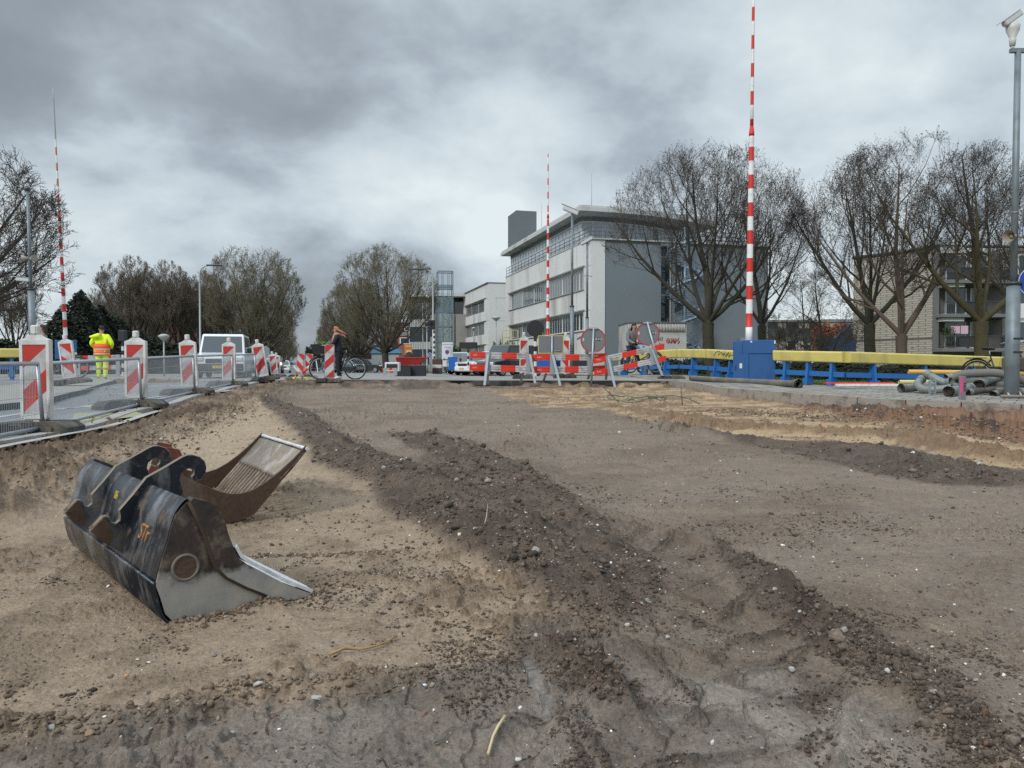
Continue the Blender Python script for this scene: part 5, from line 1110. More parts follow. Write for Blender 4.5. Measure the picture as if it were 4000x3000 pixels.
# ================================================================== street things
WHP = mat('white plastic', (.62, .62, .60), .45, 0, .08, 5, .05, 40, (.34, .31, .27), .4, 4)
REDF = mat('red reflective film', (.52, .022, .016), .38, 0, .12, 5, 0, 30, (.22, .05, .035), .5, 5)
WHF = mat('white reflective film', (.50, .50, .52), .35, 0, .10, 5, 0, 30, (.28, .25, .22), .55, 4)
RUB = mat('recycled black rubber', (.045, .045, .045), .8, 0, .3, 12, .6, 60, (.16, .14, .11), .45, 5)
GALV = mat('galvanised steel', (.36, .40, .43), .42, .55, .15, 20, .1, 60)
GALVD = mat('dull galvanised steel', (.20, .24, .265), .55, .4, .15, 12, .1, 60, (.12, .13, .13), .4, 3)
BLK = mat('black plastic', (.02, .02, .022), .4)
def text(parent, s, size, loc, rot, m, name='lettering', ext=.001, align='CENTER', sx=1.0):
    c = bpy.data.curves.new('t', 'FONT'); c.body = s; c.size = size; c.extrude = ext; c.align_x = align; c.align_y = 'CENTER'; c.materials.append(m)
    c.resolution_u = 3; q = bpy.data.objects.new('t', c); me = bpy.data.meshes.new_from_object(q); me.name = name; bpy.data.objects.remove(q)
    o = bpy.data.objects.new(name, me); col.objects.link(o); o.parent = parent; o.location = loc; o.rotation_euler = rot; o.scale = (sx, 1, 1); return o
WTXT = mat('white print', (.7, .7, .7), .6); BTXT = mat('black print', (.02, .02, .02), .6)
def foot_mb(m, L_=.78, w_=.40, h_=.115):
    for s in (-1, 1):
        m.prism([(s * .06, 0), (s * L_ / 2, 0), (s * L_ / 2, h_ * .45), (s * (L_ / 2 - .10), h_), (s * .06, h_)][::s], 'y', -w_ / 2, w_ / 2)
        m.box((s * .20, -w_ / 2 - .012, .035), (.10, .03, .06)); m.box((s * .20, w_ / 2 + .012, .035), (.10, .03, .06))
    m.box((0, 0, h_ * .4), (.13, w_ * .8, h_ * .8))
def beacon(label, loc, rz, tilt=(0, 0), framed=True, w_=.30, h_=.86, flip=1, group='red and white striped beacon boards', second=False, foot=True, knob=True):
    r = thing('beacon_board', label, 'beacon', loc, rz, group, rot=(tilt[0], tilt[1], rz)); z0 = .13
    if foot: m = MB(); foot_mb(m); m.build('foot', RUB, r)
    fw = .030 if framed else .012; m = MB()
    t = .055 if framed else .04
    out_ = [(-w_ / 2, z0), (w_ / 2, z0), (w_ / 2, z0 + h_ - .02), (w_ / 2 - .05, z0 + h_), (-w_ / 2 + .05, z0 + h_), (-w_ / 2, z0 + h_ - .02)]
    m.prism(out_, 'y', -t / 2, t / 2)
    m.box((0, 0, .09), (.06, .05, .12))
    if framed:
        for y_ in (-t / 2 - .006, t / 2 + .006):
            m.box((-w_ / 2 + fw / 2, y_, z0 + h_ / 2), (fw, .012, h_ - .04)); m.box((w_ / 2 - fw / 2, y_, z0 + h_ / 2), (fw, .012, h_ - .04)); m.box((0, y_, z0 + h_ - .045), (w_ - 2 * fw, .012, .05)); m.box((0, y_, z0 + .035), (w_ - 2 * fw, .012, .05))
        m.prism([(-.10, z0 + h_), (.10, z0 + h_), (.045, z0 + h_ + .035), (-.045, z0 + h_ + .035)], 'y', -t / 2 + .004, t / 2 - .004)
    m.build('frame', WHP if framed else GALVD, r)
    if knob:
        m = MB(); m.box((0, 0, z0 + h_ + (.085 if framed else .05)), (.085, .06, .10), bev=.014); m.box((0, -.004, z0 + h_ + (.085 if framed else .05)), (.03, .066, .08)); m.build('lamp_socket', WHP if framed else GALVD, r)
    for side, y_ in ((1, -t / 2 - .002), (-1, t / 2 + .002)):
        m = MB(); x0, x1 = -w_ / 2 + fw + .004, w_ / 2 - fw - .004; za, zb_ = z0 + (.065 if framed else .02), z0 + h_ - (.075 if framed else .02); rect = [(x0, za), (x1, za), (x1, zb_), (x0, zb_)]
        k = .95 * flip; per = .46; ph = zb_ - x0 * k * 0 
        # stripes: lines z - k x = c
        c0 = (zb_ - k * x1 if flip > 0 else zb_ - k * x0) - .02
        for i in range(-4, 8):
            lo = c0 - per * i - .0; hi = lo + per / 2
            p = clip(clip(rect, -k, 1, hi), k, -1, -lo)
            if len(p) > 2: m.prism(p, 'y', y_ - .001, y_ + .001, mi=0)
            p = clip(clip(rect, -k, 1, hi + per / 2), k, -1, -hi)
            if len(p) > 2: m.prism(p, 'y', y_ - .001, y_ + .001, mi=1)
        m.build('striped_panel', [REDF, WHF], r, fix=False)
    return r
fence_pts = [(-3.9, 2.9), (-4.55, 5.0), (-5.01, 8.13), (-5.53, 11.35), (-6.05, 14.5), (-6.6, 18.0), (-6.83, 20.3)]
g_b = 'red and white striped beacon boards'
beacon('nearest and largest white-framed beacon at the left, beside the mesh barriers', (-5.0, 8.1, hz(-5, 8.1)), .06, (0, -.01))
beacon('white-framed beacon in the gap right of the worker', (-5.52, 11.3, hz(-5.5, 11.3)), .05, (0, 0))
beacon('white-framed beacon in front of the left headlight of the white van', (-6.06, 14.5, hz(-6, 14.5)), .10, (0, -.05))
beacon('white-framed beacon in front of the right side of the white van bonnet', (-6.62, 18.0, hz(-6.6, 18)), .05, (0, 0))
beacon('leaning white-framed beacon at the far end of the mesh fence', (-6.55, 20.3, hz(-6.5, 20.3)), .12, (0, -.16))
q = P(278, 1500, 17.5); beacon('leaning beacon on the traffic island behind the mesh fence', (q.x, q.y, hz(q.x, q.y) + .08), .1, (0, -.12), flip=-1)
for (u_, D, lb, tl) in ((1075, 33, 'small leaning beacon at the roadside, right of the parked cars', -.12), (1084, 36, 'small beacon just behind the leaning roadside one', -.05)):
    q = P(u_, 1470, D); beacon(lb, (q.x, q.y, hz(q.x, q.y)), .1, (0, tl))
for (u_, D, lb, fl) in ((1168, 31, 'left one of two beacons lying against the bicycle wheel view, leftmost far pair', -1), (1201, 31.5, 'right one of the far pair of beacons, just left of the front bicycle wheel', -1)):
    q = P(u_, 1470, D); beacon(lb.replace('lying against the bicycle wheel view, leftmost far pair', 'standing far left of the front bicycle wheel'), (q.x, q.y, hz(q.x, q.y)), .0, (0, .1), framed=False, flip=fl, knob=False)
q = P(1296, 1498, 22.9); beacon('narrow grey-edged beacon in front of the woman with the bicycle', (q.x, 22.6, float(height_at(q.x, 22.6)) - .0), 0.02, (0, .015), framed=False, w_=.29, h_=.98)
q = P(2047, 1470, 26.3); beacon('white-framed beacon behind the middle of the plank barriers', (q.x, q.y, hz(q.x, q.y)), 0, (0, 0)); bpy.data.objects[-1] if False else None
q = P(2206, 1470, 26.8); beacon('white-framed beacon partly hidden by the yellow-edged sign back', (q.x, q.y, hz(q.x, q.y)), 0, (0, .02), flip=-1)
for o in list(bpy.data.objects):
    if o.get('category') == 'beacon' and o['label'].startswith(('white-framed beacon behind the middle', 'white-framed beacon partly')): o.scale = (1.02, 1, 1.42)
# ---- mesh barriers along the left
def mesh_barrier(label, a, b, h=.70, lean=.0):
    a = Vector((a[0], a[1], hz(*a) + .02)); b = Vector((b[0], b[1], hz(*b) + .02)); d = b - a; L_ = math.hypot(d.x, d.y); r = thing('mesh_barrier', label, 'barrier', a, math.atan2(d.y, d.x), 'low galvanised mesh barriers on the left'); sl = d.z / L_
    m = MB(); rr_ = .021; zt = h; e = .10
    m.tube([(e, 0, .03), (L_ - e, 0, .03 + sl * L_)], rr_, 8); m.tube([(.02, 0, zt), (L_ - .14, 0, zt + sl * L_)], rr_, 8)
    m.tube([(.02, 0, zt), (e + .03, 0, .0)], rr_, 8); m.tube([(L_ - .14, 0, zt + sl * L_), (L_ - .03, 0, sl * L_)], rr_, 8); m.build('frame', GALV, r)
    m = MB(); n_ = int(L_ / .035)
    for i in range(1, n_):
        x_ = .1 + (L_ - .25) * i / n_; m.add([(x_ - .0011, 0, .04 + sl * x_), (x_ + .0011, 0, .04 + sl * x_), (x_ + .0011, 0, zt + sl * x_), (x_ - .0011, 0, zt + sl * x_), (x_, .003, .04 + sl * x_), (x_, .003, zt + sl * x_)], [(0, 1, 2, 3), (1, 4, 5, 2), (4, 0, 3, 5)])
    for z_ in (.18, .36, .54): m.tube([(.08, 0, z_), (L_ - .1, 0, z_ + sl * L_)], .003, 3)
    m.build('mesh', GALV, r, fix=False)
    m = MB()
    return r
lbs = ['mesh barrier panel at the bottom left edge, nearest to the viewer', 'mesh barrier panel left of the nearest beacon', 'mesh barrier panel between the nearest and the second beacon', 'mesh barrier panel between the second and third beacon', 'mesh barrier panel in front of the white van', 'farthest mesh barrier panel, ending at the leaning beacon']
for i, (a, b) in enumerate(zip(fence_pts[:-1], fence_pts[1:])): mesh_barrier(lbs[i], (a[0] + .05, a[1]), (b[0] + .10, b[1] - .06))
for i, (x_, y_) in enumerate(((-5.1, 7.75), (-5.6, 10.95), (-6.1, 14.1), (-6.65, 17.6), (-6.5, 20.05))):
    r = thing('rubber_foot_block', ['rubber block under the nearest beacon', 'rubber block under the second beacon', 'rubber block under the third beacon', 'rubber block under the fourth beacon', 'rubber block under the leaning last beacon'][i] + ', holding the mesh fence', 'foot block', (x_, y_, hz(x_, y_) + .0), 1.2, 'rubber feet of the mesh barriers'); m = MB(); foot_mb(m, .7, .24, .12); m.build('rubber_slab', RUB, r)
# ---- plank barriers in the middle
def trestle(name, label, D, boards, posts, feet, group='red and white plank barriers'):
    """boards: (u0,v0a,v0b,u1,v1a,v1b,[red ranges in u]); all at depth D"""
    o = P(boards[0][0], 1500, D); r = thing(name, label, 'barrier', o, 0, group)
    for (u0, a0, b0_, u1, a1, b1, reds) in boards:
        m = MB(); cuts = sorted({u0, u1} | {q for rg in reds for q in rg if u0 <= q <= u1})
        def vv(u, a, b): return a + (b - a) * (u - u0) / (u1 - u0)
        for c0_, c1_ in zip(cuts[:-1], cuts[1:]):
            red = any(rg[0] <= (c0_ + c1_) / 2 <= rg[1] for rg in reds); pts_ = []
            for u, (sa, sb) in ((c0_, (b0_, b1)), (c1_, (b0_, b1)), (c1_, (a0, a1)), (c0_, (a0, a1))): q_ = P(u, vv(u, sa, sb), D) - o; pts_.append((q_.x, q_.z))
            m.prism(pts_, 'y', -.018, .018, mi=1 if red else 0)
            # pressed grooves
            for fr_ in (.30, .72) if True else ():
                qa = P(c0_ + .5, vv(c0_, a0, a1) * (1 - fr_) + vv(c0_, b0_, b1) * fr_, D) - o; qb = P(c1_ - .5, vv(c1_, a0, a1) * (1 - fr_) + vv(c1_, b0_, b1) * fr_, D) - o
                m.tube([(qa.x, -.019, qa.z), (qb.x, -.019, qb.z)], .006, 4, mi=2 if not red else 1)
        m.build('plank', [WHF, REDO, GALVD], r)
        if True:
            ul = reds[0][0]; q_ = P((reds[0][0] + reds[0][1]) / 2 - 9, (a0 + b0_) / 2 + (a1 - a0) * .1, D) - o
            if name == 'plank_barrier': text(r, 'BUKO', .045, (q_.x, -.0215, q_.z), (PI / 2, 0, 0), WTXT)
    for (u_, va, vb, un) in posts:
        m = MB(); a = P(u_, va, D) - o; b = P(un, vb, D) - o
        m.add([(a.x - .07, -.045, a.z), (a.x + .07, -.045, a.z), (b.x + .07, -.045, b.z), (b.x - .07, -.045, b.z), (a.x - .07, -.022, a.z), (a.x + .07, -.022, a.z), (b.x + .07, -.022, b.z), (b.x - .07, -.022, b.z)], [(0, 1, 2, 3), (7, 6, 5, 4), (0, 4, 5, 1), (1, 5, 6, 2), (2, 6, 7, 3), (3, 7, 4, 0)]); m.build('post', GALV, r)
    for (ua, va, ub, vb, dy) in feet:
        m = MB(); a = P(ua, va, D) - o; b = P(ub, vb, D) - o; b.y = dy; a.y = -.06 if dy < 0 else .06; w_ = .035; d = b - a
        x_ = Vector((w_, 0, 0)); y_ = Vector((0, .02, 0)); m.add([a - x_ - y_, a + x_ - y_, a + x_ + y_, a - x_ + y_, b - x_ - y_, b + x_ - y_, b + x_ + y_, b - x_ + y_], [(0, 1, 2, 3), (7, 6, 5, 4), (0, 4, 5, 1), (1, 5, 6, 2), (2, 6, 7, 3), (3, 7, 4, 0)]); m.build('leg', GALV, r)
    return r
REDO = mat('orange red reflective film', (.62, .035, .015), .4, 0, .08, 4, 0, 30, (.4, .07, .04), .2, 4)
trestle('plank_barrier', 'plank barrier on the left, before the parked cars', 22.6, [(1837, 1373, 1399, 2064, 1380, 1403, [(1837, 1896), (1960, 2019)]), (1834, 1422, 1448, 2062, 1430, 1454, [(1834, 1894), (1956, 2014)])],
        [(1906, 1375, 1460, 1904), (2064, 1383, 1462, 2063)], [(1906, 1385, 1894, 1504, -.28), (1904, 1450, 1905, 1500, .25), (2045, 1455, 2033, 1496, .3), (2070, 1384, 2089, 1496, -.25)])
trestle('plank_barrier', 'plank barrier in the middle, below the yellow-edged sign', 22.7, [(2079, 1384, 1407, 2302, 1384, 1408, [(2079, 2152), (2208, 2263)]), (2081, 1433, 1457, 2300, 1430, 1455, [(2081, 2150), (2206, 2260)])],
        [(2158, 1384, 1462, 2157), (2303, 1383, 1464, 2302)], [(2158, 1386, 2186, 1506, -.28), (2134, 1458, 2123, 1494, .3), (2306, 1455, 2300, 1482, .3)])
trestle('plank_barrier', 'short plank barrier end behind the left round sign', 23.05, [(2306, 1381, 1400, 2372, 1380, 1398, [(2306, 2372)]), (2308, 1430, 1453, 2370, 1426, 1448, [(2308, 2370)])], [(2372, 1385, 1455, 2370)], [(2371, 1452, 2370, 1484, .2)])
trestle('plank_barrier', 'tilted plank barrier sloping up to the right, below the right round sign', 22.3, [(2318, 1401, 1422, 2595, 1341, 1364, [(2318, 2374), (2430, 2486), (2546, 2595)]), (2321, 1447, 1469, 2602, 1389, 1409, [(2321, 2377), (2435, 2491), (2559, 2602)])],
        [(2374, 1392, 1468, 2386), (2544, 1357, 1424, 2554)], [(2375, 1396, 2397, 1512, -.28), (2547, 1368, 2583, 1467, -.15), (2534, 1378, 2523, 1462, .3)])
# ---- sign backs
def round_sign(label, u, v, ru, D, pole, foot=None):
    c = P(u, v, D); rad_ = ru * D / F; o = P(pole[1][0], pole[1][1], D); r = thing('round_sign', label, 'road sign', o, 0, 'round road signs seen from behind'); cc = c - o
    M_ = Matrix.Rotation(PI / 2, 3, 'X'); m = MB(); m.lathe([(rad_ - .03, -.006), (rad_ - .028, .006)], cc, 40, 0, M_); m.build('sign_plate', mat('grey sign back', (.17, .185, .20), .5, .2, .1, 3), r)
    m = MB(); n = 48; vs = []
    for i in range(n):
        t = 2 * PI * i / n
        for rr_, y_ in ((rad_ - .035, -.012), (rad_, -.012), (rad_, .012), (rad_ - .035, .012)): vs.append((cc.x + rr_ * math.cos(t), cc.y + y_, cc.z + rr_ * math.sin(t)))
    m.add(vs, [(4 * i + k, 4 * i + (k + 1) % 4, 4 * ((i + 1) % n) + (k + 1) % 4, 4 * ((i + 1) % n) + k) for i in range(n) for k in range(4)]); m.build('rim', mat('red sign rim', (.36, .04, .045), .5), r)
    m = MB(); a = P(pole[0][0], pole[0][1], D) - o; b = Vector((0, 0, 0)); a.y = -.045; b.y = -.045; m.tube([a, b], .03, 8); m.build('pole', GALV, r)
    for s in (.93, -.97): m = MB(); k = a.lerp(b, ((a.z - (cc.z + rad_ * s)) / (a.z - b.z))); m.box((k.x, -.03, cc.z + rad_ * s), (.24, .04, .045)); m.build('bracket', GALV, r)
    for dx, sx, bk in ((.42, .30, True), (-.78, .12, False)):
        px_ = cc.x + rad_ * dx; m = MB(); m.box((px_, -.010, cc.z + (.03 if bk else .02)), (rad_ * sx * 1.1, .004, .085)); st_ = m.build('sticker', BTXT if bk else mat('pale sticker', (.45, .48, .5), .6), r)
        if bk: text(st_, 'BUKO', .072, (px_, -.0135, cc.z + .03), (PI / 2, 0, 0), WTXT)
    if foot: m = MB(); foot_mb(m, .75, .34, .10); fo = m.build('foot', RUB, r); q_ = P(foot[0], foot[1], D) - o; fo.location = q_
    return r
round_sign('left one of the two round signs, seen from behind', 2317, 1329, 49.5, 22.35, ((2318, 1283), (2309, 1508)))
round_sign('right round sign, seen from behind, on a slanting pole with black foot', 2531, 1304, 46, 22.35, ((2527, 1257), (2584, 1467)), (2622, 1480))
c = P(2152, 1346, 25.2); r = thing('rectangular_sign', 'grey rectangular sign back with yellow edge behind the plank barrier', 'road sign', P(2156, 1470, 25.2), 0); cc = c - r.location
m = MB(); m.box(tuple(cc), (.78, .012, .54)); m.build('sign_plate', mat('grey sign back', (.17, .185, .20), .5), r)
m = MB()
for s in (-1, 1): m.box((cc.x + s * .405, cc.y, cc.z), (.03, .03, .60)); m.box((cc.x, cc.y, cc.z + s * .285), (.78, .03, .03))
m.build('rim', mat('yellow sign rim', (.45, .40, .10), .5), r)
m = MB(); m.tube([(0, -.04, 0), (0, -.04, cc.z + .29)], .03, 8); m.build('pole', GALV, r)
m = MB(); m.box((cc.x + .24, -.010, cc.z - .19), (.19, .004, .08)); s_ = m.build('sticker', BTXT, r); text(s_, 'BUKO', .07, (cc.x + .24, -.0135, cc.z - .19), (PI / 2, 0, 0), WTXT)
# ---- signal heads on striped poles
def signal(label, u, v0, v1, D, head, group='signals on black and white striped poles'):
    o = P(u, v1, D); r = thing('level_signal' if False else 'traffic_signal', label, 'signal', o, 0, group); h_ = P(u, v0, D).z - o.z; m = MB(); n_ = max(5, int(h_ / .16))
    for i in range(n_): m.cyl((0, 0, h_ * i / n_), (0, 0, h_ * (i + 1) / n_), .055, .055, 10, mi=i % 2, caps=False)
    m.build('striped_pole', [mat('pole white', (.62, .62, .6), .6), BLK], r); m = MB()
    if head == 'round': m.lathe([(.27, -.05), (.29, 0), (.27, .05)], (0, 0, h_ + .27), 24, 0, Matrix.Rotation(PI / 2, 3, 'X')); m.box((0, .07, h_ + .27), (.2, .14, .22)); m.build('signal_head', BLK, r)
    elif head == 'box': m.box((-.1, 0, h_ + .22), (.34, .3, .62), bev=.03); m.box((-.42, 0, h_ + .25), (.35, .26, .26), bev=.03); m.cyl((-.25, -.1, h_ + .4), (-.25, -.34, h_ + .38), .12, .12, 12); m.build('signal_head', BLK, r)
    elif head == 'board': m.box((0, -.05, h_ + .25), (1.0, .12, .36), bev=.02); m.box((.5, 0, h_ + .1), (.05, .05, .6)); m.build('signal_head', BLK, r)
    else: m.box((0, 0, h_ + .25), (.3, .2, .45), bev=.03); m.build('signal_head', BLK, r)
    return r
signal('round black signal disc on a striped pole behind the plank barriers', 2091, 1314, 1470, 25.9, 'round')
signal('black double signal head on a striped pole beside the white notice board', 1696, 1282, 1412, 50, 'box')
signal('black rectangular signal board above the silver van', 1829, 1366, 1440, 44, 'board')
signal('small black signal on a striped post right of the worker', 481, 1336, 1470, 31, 'small')
# ---- lamp posts
def lamp(label, u, D, vtop, armu, group='tall curved street lamps', rr_=.085, headl=1.3):
    b = gr_(u, D); r = thing('street_lamp', label, 'street lamp', b, 0, group); ht = P(u, vtop, D).z - b[2]; al = (armu - u) / F * D; s = 1 if al > 0 else -1; rad_ = min(.9, abs(al) * .4)
    m = MB(); pts_ = [(0, 0, 0), (0, 0, 1.2), (0, 0, 1.25), (0, 0, ht - rad_)] + [(s * rad_ * (1 - math.cos(t)), 0, ht - rad_ + rad_ * math.sin(t)) for t in (.4, .8, 1.2, 1.57)] + [(al - s * headl * .8, 0, ht + .03)]
    m.tube(pts_, [rr_ * 1.5, rr_ * 1.5, rr_, rr_ * .85] + [rr_ * .6] * 5, 10); m.build('pole', mat('light lamp pole', (.33, .36, .37), .5, .3), r)
    m = MB(); m.box((al - s * headl * .5, 0, ht + .02), (headl, .3, .12), bev=.04); m.build('lamp_head', mat('dark lamp head', (.06, .08, .09), .5), r); return r
lamp('tallest curved street lamp, left, behind the white van', 783, 65, 1037, 871)
lamp('second, lower curved street lamp just left of the tallest one', 771, 92, 1160, 831)
lamp('small distant street lamp before the round-crowned tree', 943, 128, 1247, 966, headl=.7)
lamp('curved street lamp beside the glass stair tower, arm to the left', 1692, 66, 1052, 1610)
lamp('second street lamp with arm to the left, below the tallest right one', 1668, 92, 1177, 1617, headl=1.2)
lamp('street lamp in front of the gabled brick house', 1490, 100, 1250, 1448, headl=1.0)
lamp('distant street lamp just right of the woman', 1408, 140, 1295, 1378, headl=.8)
def path_lamp(label, u, v, D, r_=.3, group='low path lamps'):
    b = gr_(u, D); r = thing('path_lamp', label, 'path lamp', b, 0, group); h_ = P(u, v, D).z - b[2]; m = MB(); m.cyl((0, 0, 0), (0, 0, h_ - .2), .05, .04, 8); m.build('pole', mat('light lamp pole', (.33, .36, .37), .5, .3), r)
    m = MB(); m.lathe([(.06, -.28), (r_ * .75, -.1), (r_, -.02), (r_ * .5, .07), (.02, .09)], (0, 0, h_), 16); m.build('lamp_head', mat('grey lamp dome', (.38, .40, .40), .5), r)
path_lamp('path lamp before the end wall of the white wing', 1938, 1240, 62, .4); path_lamp('thin path lamp before the white wing windows', 1850, 1281, 86, .25); path_lamp('low dome lamp before the dark hedge, right of the worker', 641, 1311, 40, .30)
path_lamp('dome lamp on a white post before the pale terrace', 3152, 1345, 60, .35); path_lamp('dark topped lamp right of the tallest barrier arm', 2958, 1236, 70, .7)
# ---- masts
def mast(label, u, D, v_top, v_step, v_base, r1=.125, r2=.055, group='grey camera masts', lean=0):
    b = P(u, v_base, D); r = thing('camera_mast', label, 'mast', (b.x, b.y, b.z), 0, group, rot=(0, lean, 0)); zs = P(u, v_step, D).z - b.z; zt = P(u, v_top, D).z - b.z
    m = MB(); m.cyl((0, 0, 0), (0, 0, zs), r1, r1 * .9, 16); m.build('lower_pole', GALVD, r); m = MB(); m.cyl((0, 0, zs), (0, 0, zt), r2 * 1.15, r2, 12); m.build('upper_pole', GALVD, r)
    m = MB(); m.cyl((0, 0, zs - .02), (0, 0, zs + .03), r1 * 1.12, r1 * 1.05, 16); m.build('collar', mat('dark band', (.04, .045, .05), .5), r); return r, zs, zt
def camera(parent, c, az, el, s=1.0, m_=None):
    m = MB(); M_ = Matrix.Rotation(az, 4, 'Z') @ Matrix.Rotation(-el, 4, 'Y'); m.box(c, (.46 * s, .15 * s, .13 * s), M=M_, bev=.02 * s); m.box(tuple(Vector(c) + M_ @ Vector((.05 * s, 0, .075 * s))), (.56 * s, .17 * s, .012 * s), M=M_); m.cyl(tuple(Vector(c) + M_ @ Vector((.23 * s, 0, 0))), tuple(Vector(c) + M_ @ Vector((.245 * s, 0, 0))), .05 * s, .05 * s, 12); return m.build('camera', m_ or mat('camera white', (.50, .52, .53), .45), parent)
mr, zs, zt = mast('large grey mast at the right edge with cameras and loudspeakers', 3950, 14, 198, 1108, 1600, .125, .052, lean=.004)
m = MB(); m.box((.22, 0, zt + .0), (.72, .07, .07)); m.build('crossbar', GALVD, mr)
m = MB(); m.cyl((-.10, 0, zt + .03), (-.10, 0, zt + .09), .03, .03, 10); m.lathe([(.045, .08), (.06, .20), (.05, .22), (.11, .36), (.12, .44), (.08, .50)], (-.10, 0, zt), 16); m.build('pan_tilt_head', mat('camera beige', (.55, .56, .54), .45), mr); camera(mr, (-.13, -.03, zt + .56), PI, -.62, .80)
camera(mr, (.5, -.0, zt + .17), 0, .55, .9)
for (x_, y_, az) in ((-.16, -.08, PI * 1.15), (.22, -.06, -.35)):
    m = MB(); dd = Vector((math.cos(az), math.sin(az), -.1)).normalized(); a = Vector((x_ * .2, y_, 2.93)); z_ = P(3950, 925, 14).z - mr.location.z; a.z = z_
    m.tube([a, a + dd * .06, a + dd * .12, a + dd * .2, a + dd * .22], [.03, .04, .055, .105, .112], 16, caps=False); m.ball(tuple(a + dd * .1), .045, 10); m.build('horn_speaker', mat('beige horn', (.30, .27, .215), .5), mr)
m = MB(); z_ = P(3950, 832, 14).z - mr.location.z; m.cyl((0, 0, z_ - .01), (0, 0, z_ + .02), .065, .065, 12); m.tube([(-.06, 0, z_), (-.16, 0, z_ - .09)], .006, 4); m.tube([(.06, 0, z_), (.2, 0, z_ - .1)], .006, 4); m.build('clamp', GALVD, mr)
for v_ in (1323, 1376): m = MB(); z_ = P(3950, v_, 14).z - mr.location.z; m.box((.03, -.118, z_), (.17, .012, .03)); m.build('strap', BLK, mr)
z_ = P(0, 909, 14).z - mr.location.z; ns_ = thing('street_name_sign', 'small blue street name sign fixed to the right mast', 'sign', (mr.location.x, 14 - .14, mr.location.z + z_), .0); m = MB(); m.box((.45, -.02, 0), (.80, .012, .16), bev=.004); m.build('plate', mat('sign blue', (.01, .055, .30), .4), ns_); text(ns_, 'J', .12, (.17, -.03, 0), (PI / 2, 0, 0), WTXT, ext=.001)
m = MB(); 
for s in (-1, 1): m.box((.45, -.028, s * .068), (.78, .003, .008)); 
m.box((.063, -.028, 0), (.008, .003, .13)); m.build('border', WTXT, ns_)
z_ = P(0, 1102, 14).z - mr.location.z; bs_ = thing('round_blue_sign', 'round blue road sign on the right edge, beside the mast', 'road sign', P(4035, 1102, 14) + Vector((0, -.1, 0)), -.3); m = MB(); m.lathe([(.30, -.005), (.30, .005)], (0, 0, 0), 36, 0, Matrix.Rotation(PI / 2, 3, 'X')); m.build('plate', mat('sign blue', (.01, .055, .30), .4), bs_)
m = MB(); m.tube([(.285 * math.cos(t), -.008, .285 * math.sin(t)) for t in np.linspace(0, 2 * PI, 40)[:-1]], .007, 4, closed=True); m.build('border', WTXT, bs_)
m = MB(); m.box((-.2, 0, -.52), (.1, .02, .26)); m.build('small_plate', mat('white plate', (.6, .6, .6), .5), bs_)
mr2, zs, zt = mast('grey mast with a camera in front of the white office facade', 2234, 41, 832, 1196, 1475, .125, .06)
camera(mr2, (-.05, -.02, zt + .12), PI - .2, .42, 1.9); m = MB(); m.cyl((0, 0, zt), (0, 0, zt + .1), .05, .05, 8); m.box((.2, 0, zt), (.5, .07, .07)); m.build('crossbar', GALVD, mr2)
text(mr2, 'MENZ', .30, (0, -.128, P(0, 1375, 41).z - mr2.location.z), (PI / 2, -PI / 2, 0), BTXT, 'graffiti')
mr3, zs, zt = mast('slimmer grey mast with a camera left of the grey end wall', 2293, 53, 948, 1240, 1455, .125, .07)
camera(mr3, (-.05, -.02, zt + .12), PI - .2, -.5, 1.9); m = MB(); z_ = P(0, 1075, 53).z - mr3.location.z; m.tube([(0, 0, z_), (-.3, -.1, z_ - .1)], .02, 4); m.tube([(0, 0, z_), (.3, -.1, z_ - .1)], .02, 4); m.build('bracket', GALVD, mr3)
mr4, zs, zt = mast('grey mast at the far left edge with a small camera on top', 132, 27, 748, 1130, 1440, .125, .05, lean=-.022)
m = MB(); m.lathe([(.05, 0), (.10, .05), (.10, .12), (.06, .17)], (0, 0, zt), 12); m.build('camera', mat('camera dark', (.05, .055, .06), .4), mr4)
z_ = P(0, 1010, 27).z - mr4.location.z
for az in (2.6, .4): m = MB(); dd = Vector((math.cos(az), -.4, 0)).normalized(); a = Vector((0, 0, z_)); m.tube([a, a + dd * .1, a + dd * .25], [.04, .06, .13], 12); m.build('horn_speaker', mat('beige horn', (.30, .27, .215), .5), mr4)
camera(mr4, (-.22, -.05, P(0, 1092, 27).z - mr4.location.z), PI, .1, 1.0)
wc = thing('wall_camera', 'small grey camera on an arm in front of the white facade', 'camera', P(2270, 1318, 50), 0); m = MB(); m.box((-.05, 0, 0), (.5, .14, .14), M=Matrix.Rotation(-.5, 4, 'Y'), bev=.02); m.build('housing', GALVD, wc); m = MB(); m.tube([(0, 0, .05), (.25, .1, .1), (.3, .4, .1)], .03, 5); m.build('bracket', GALVD, wc)
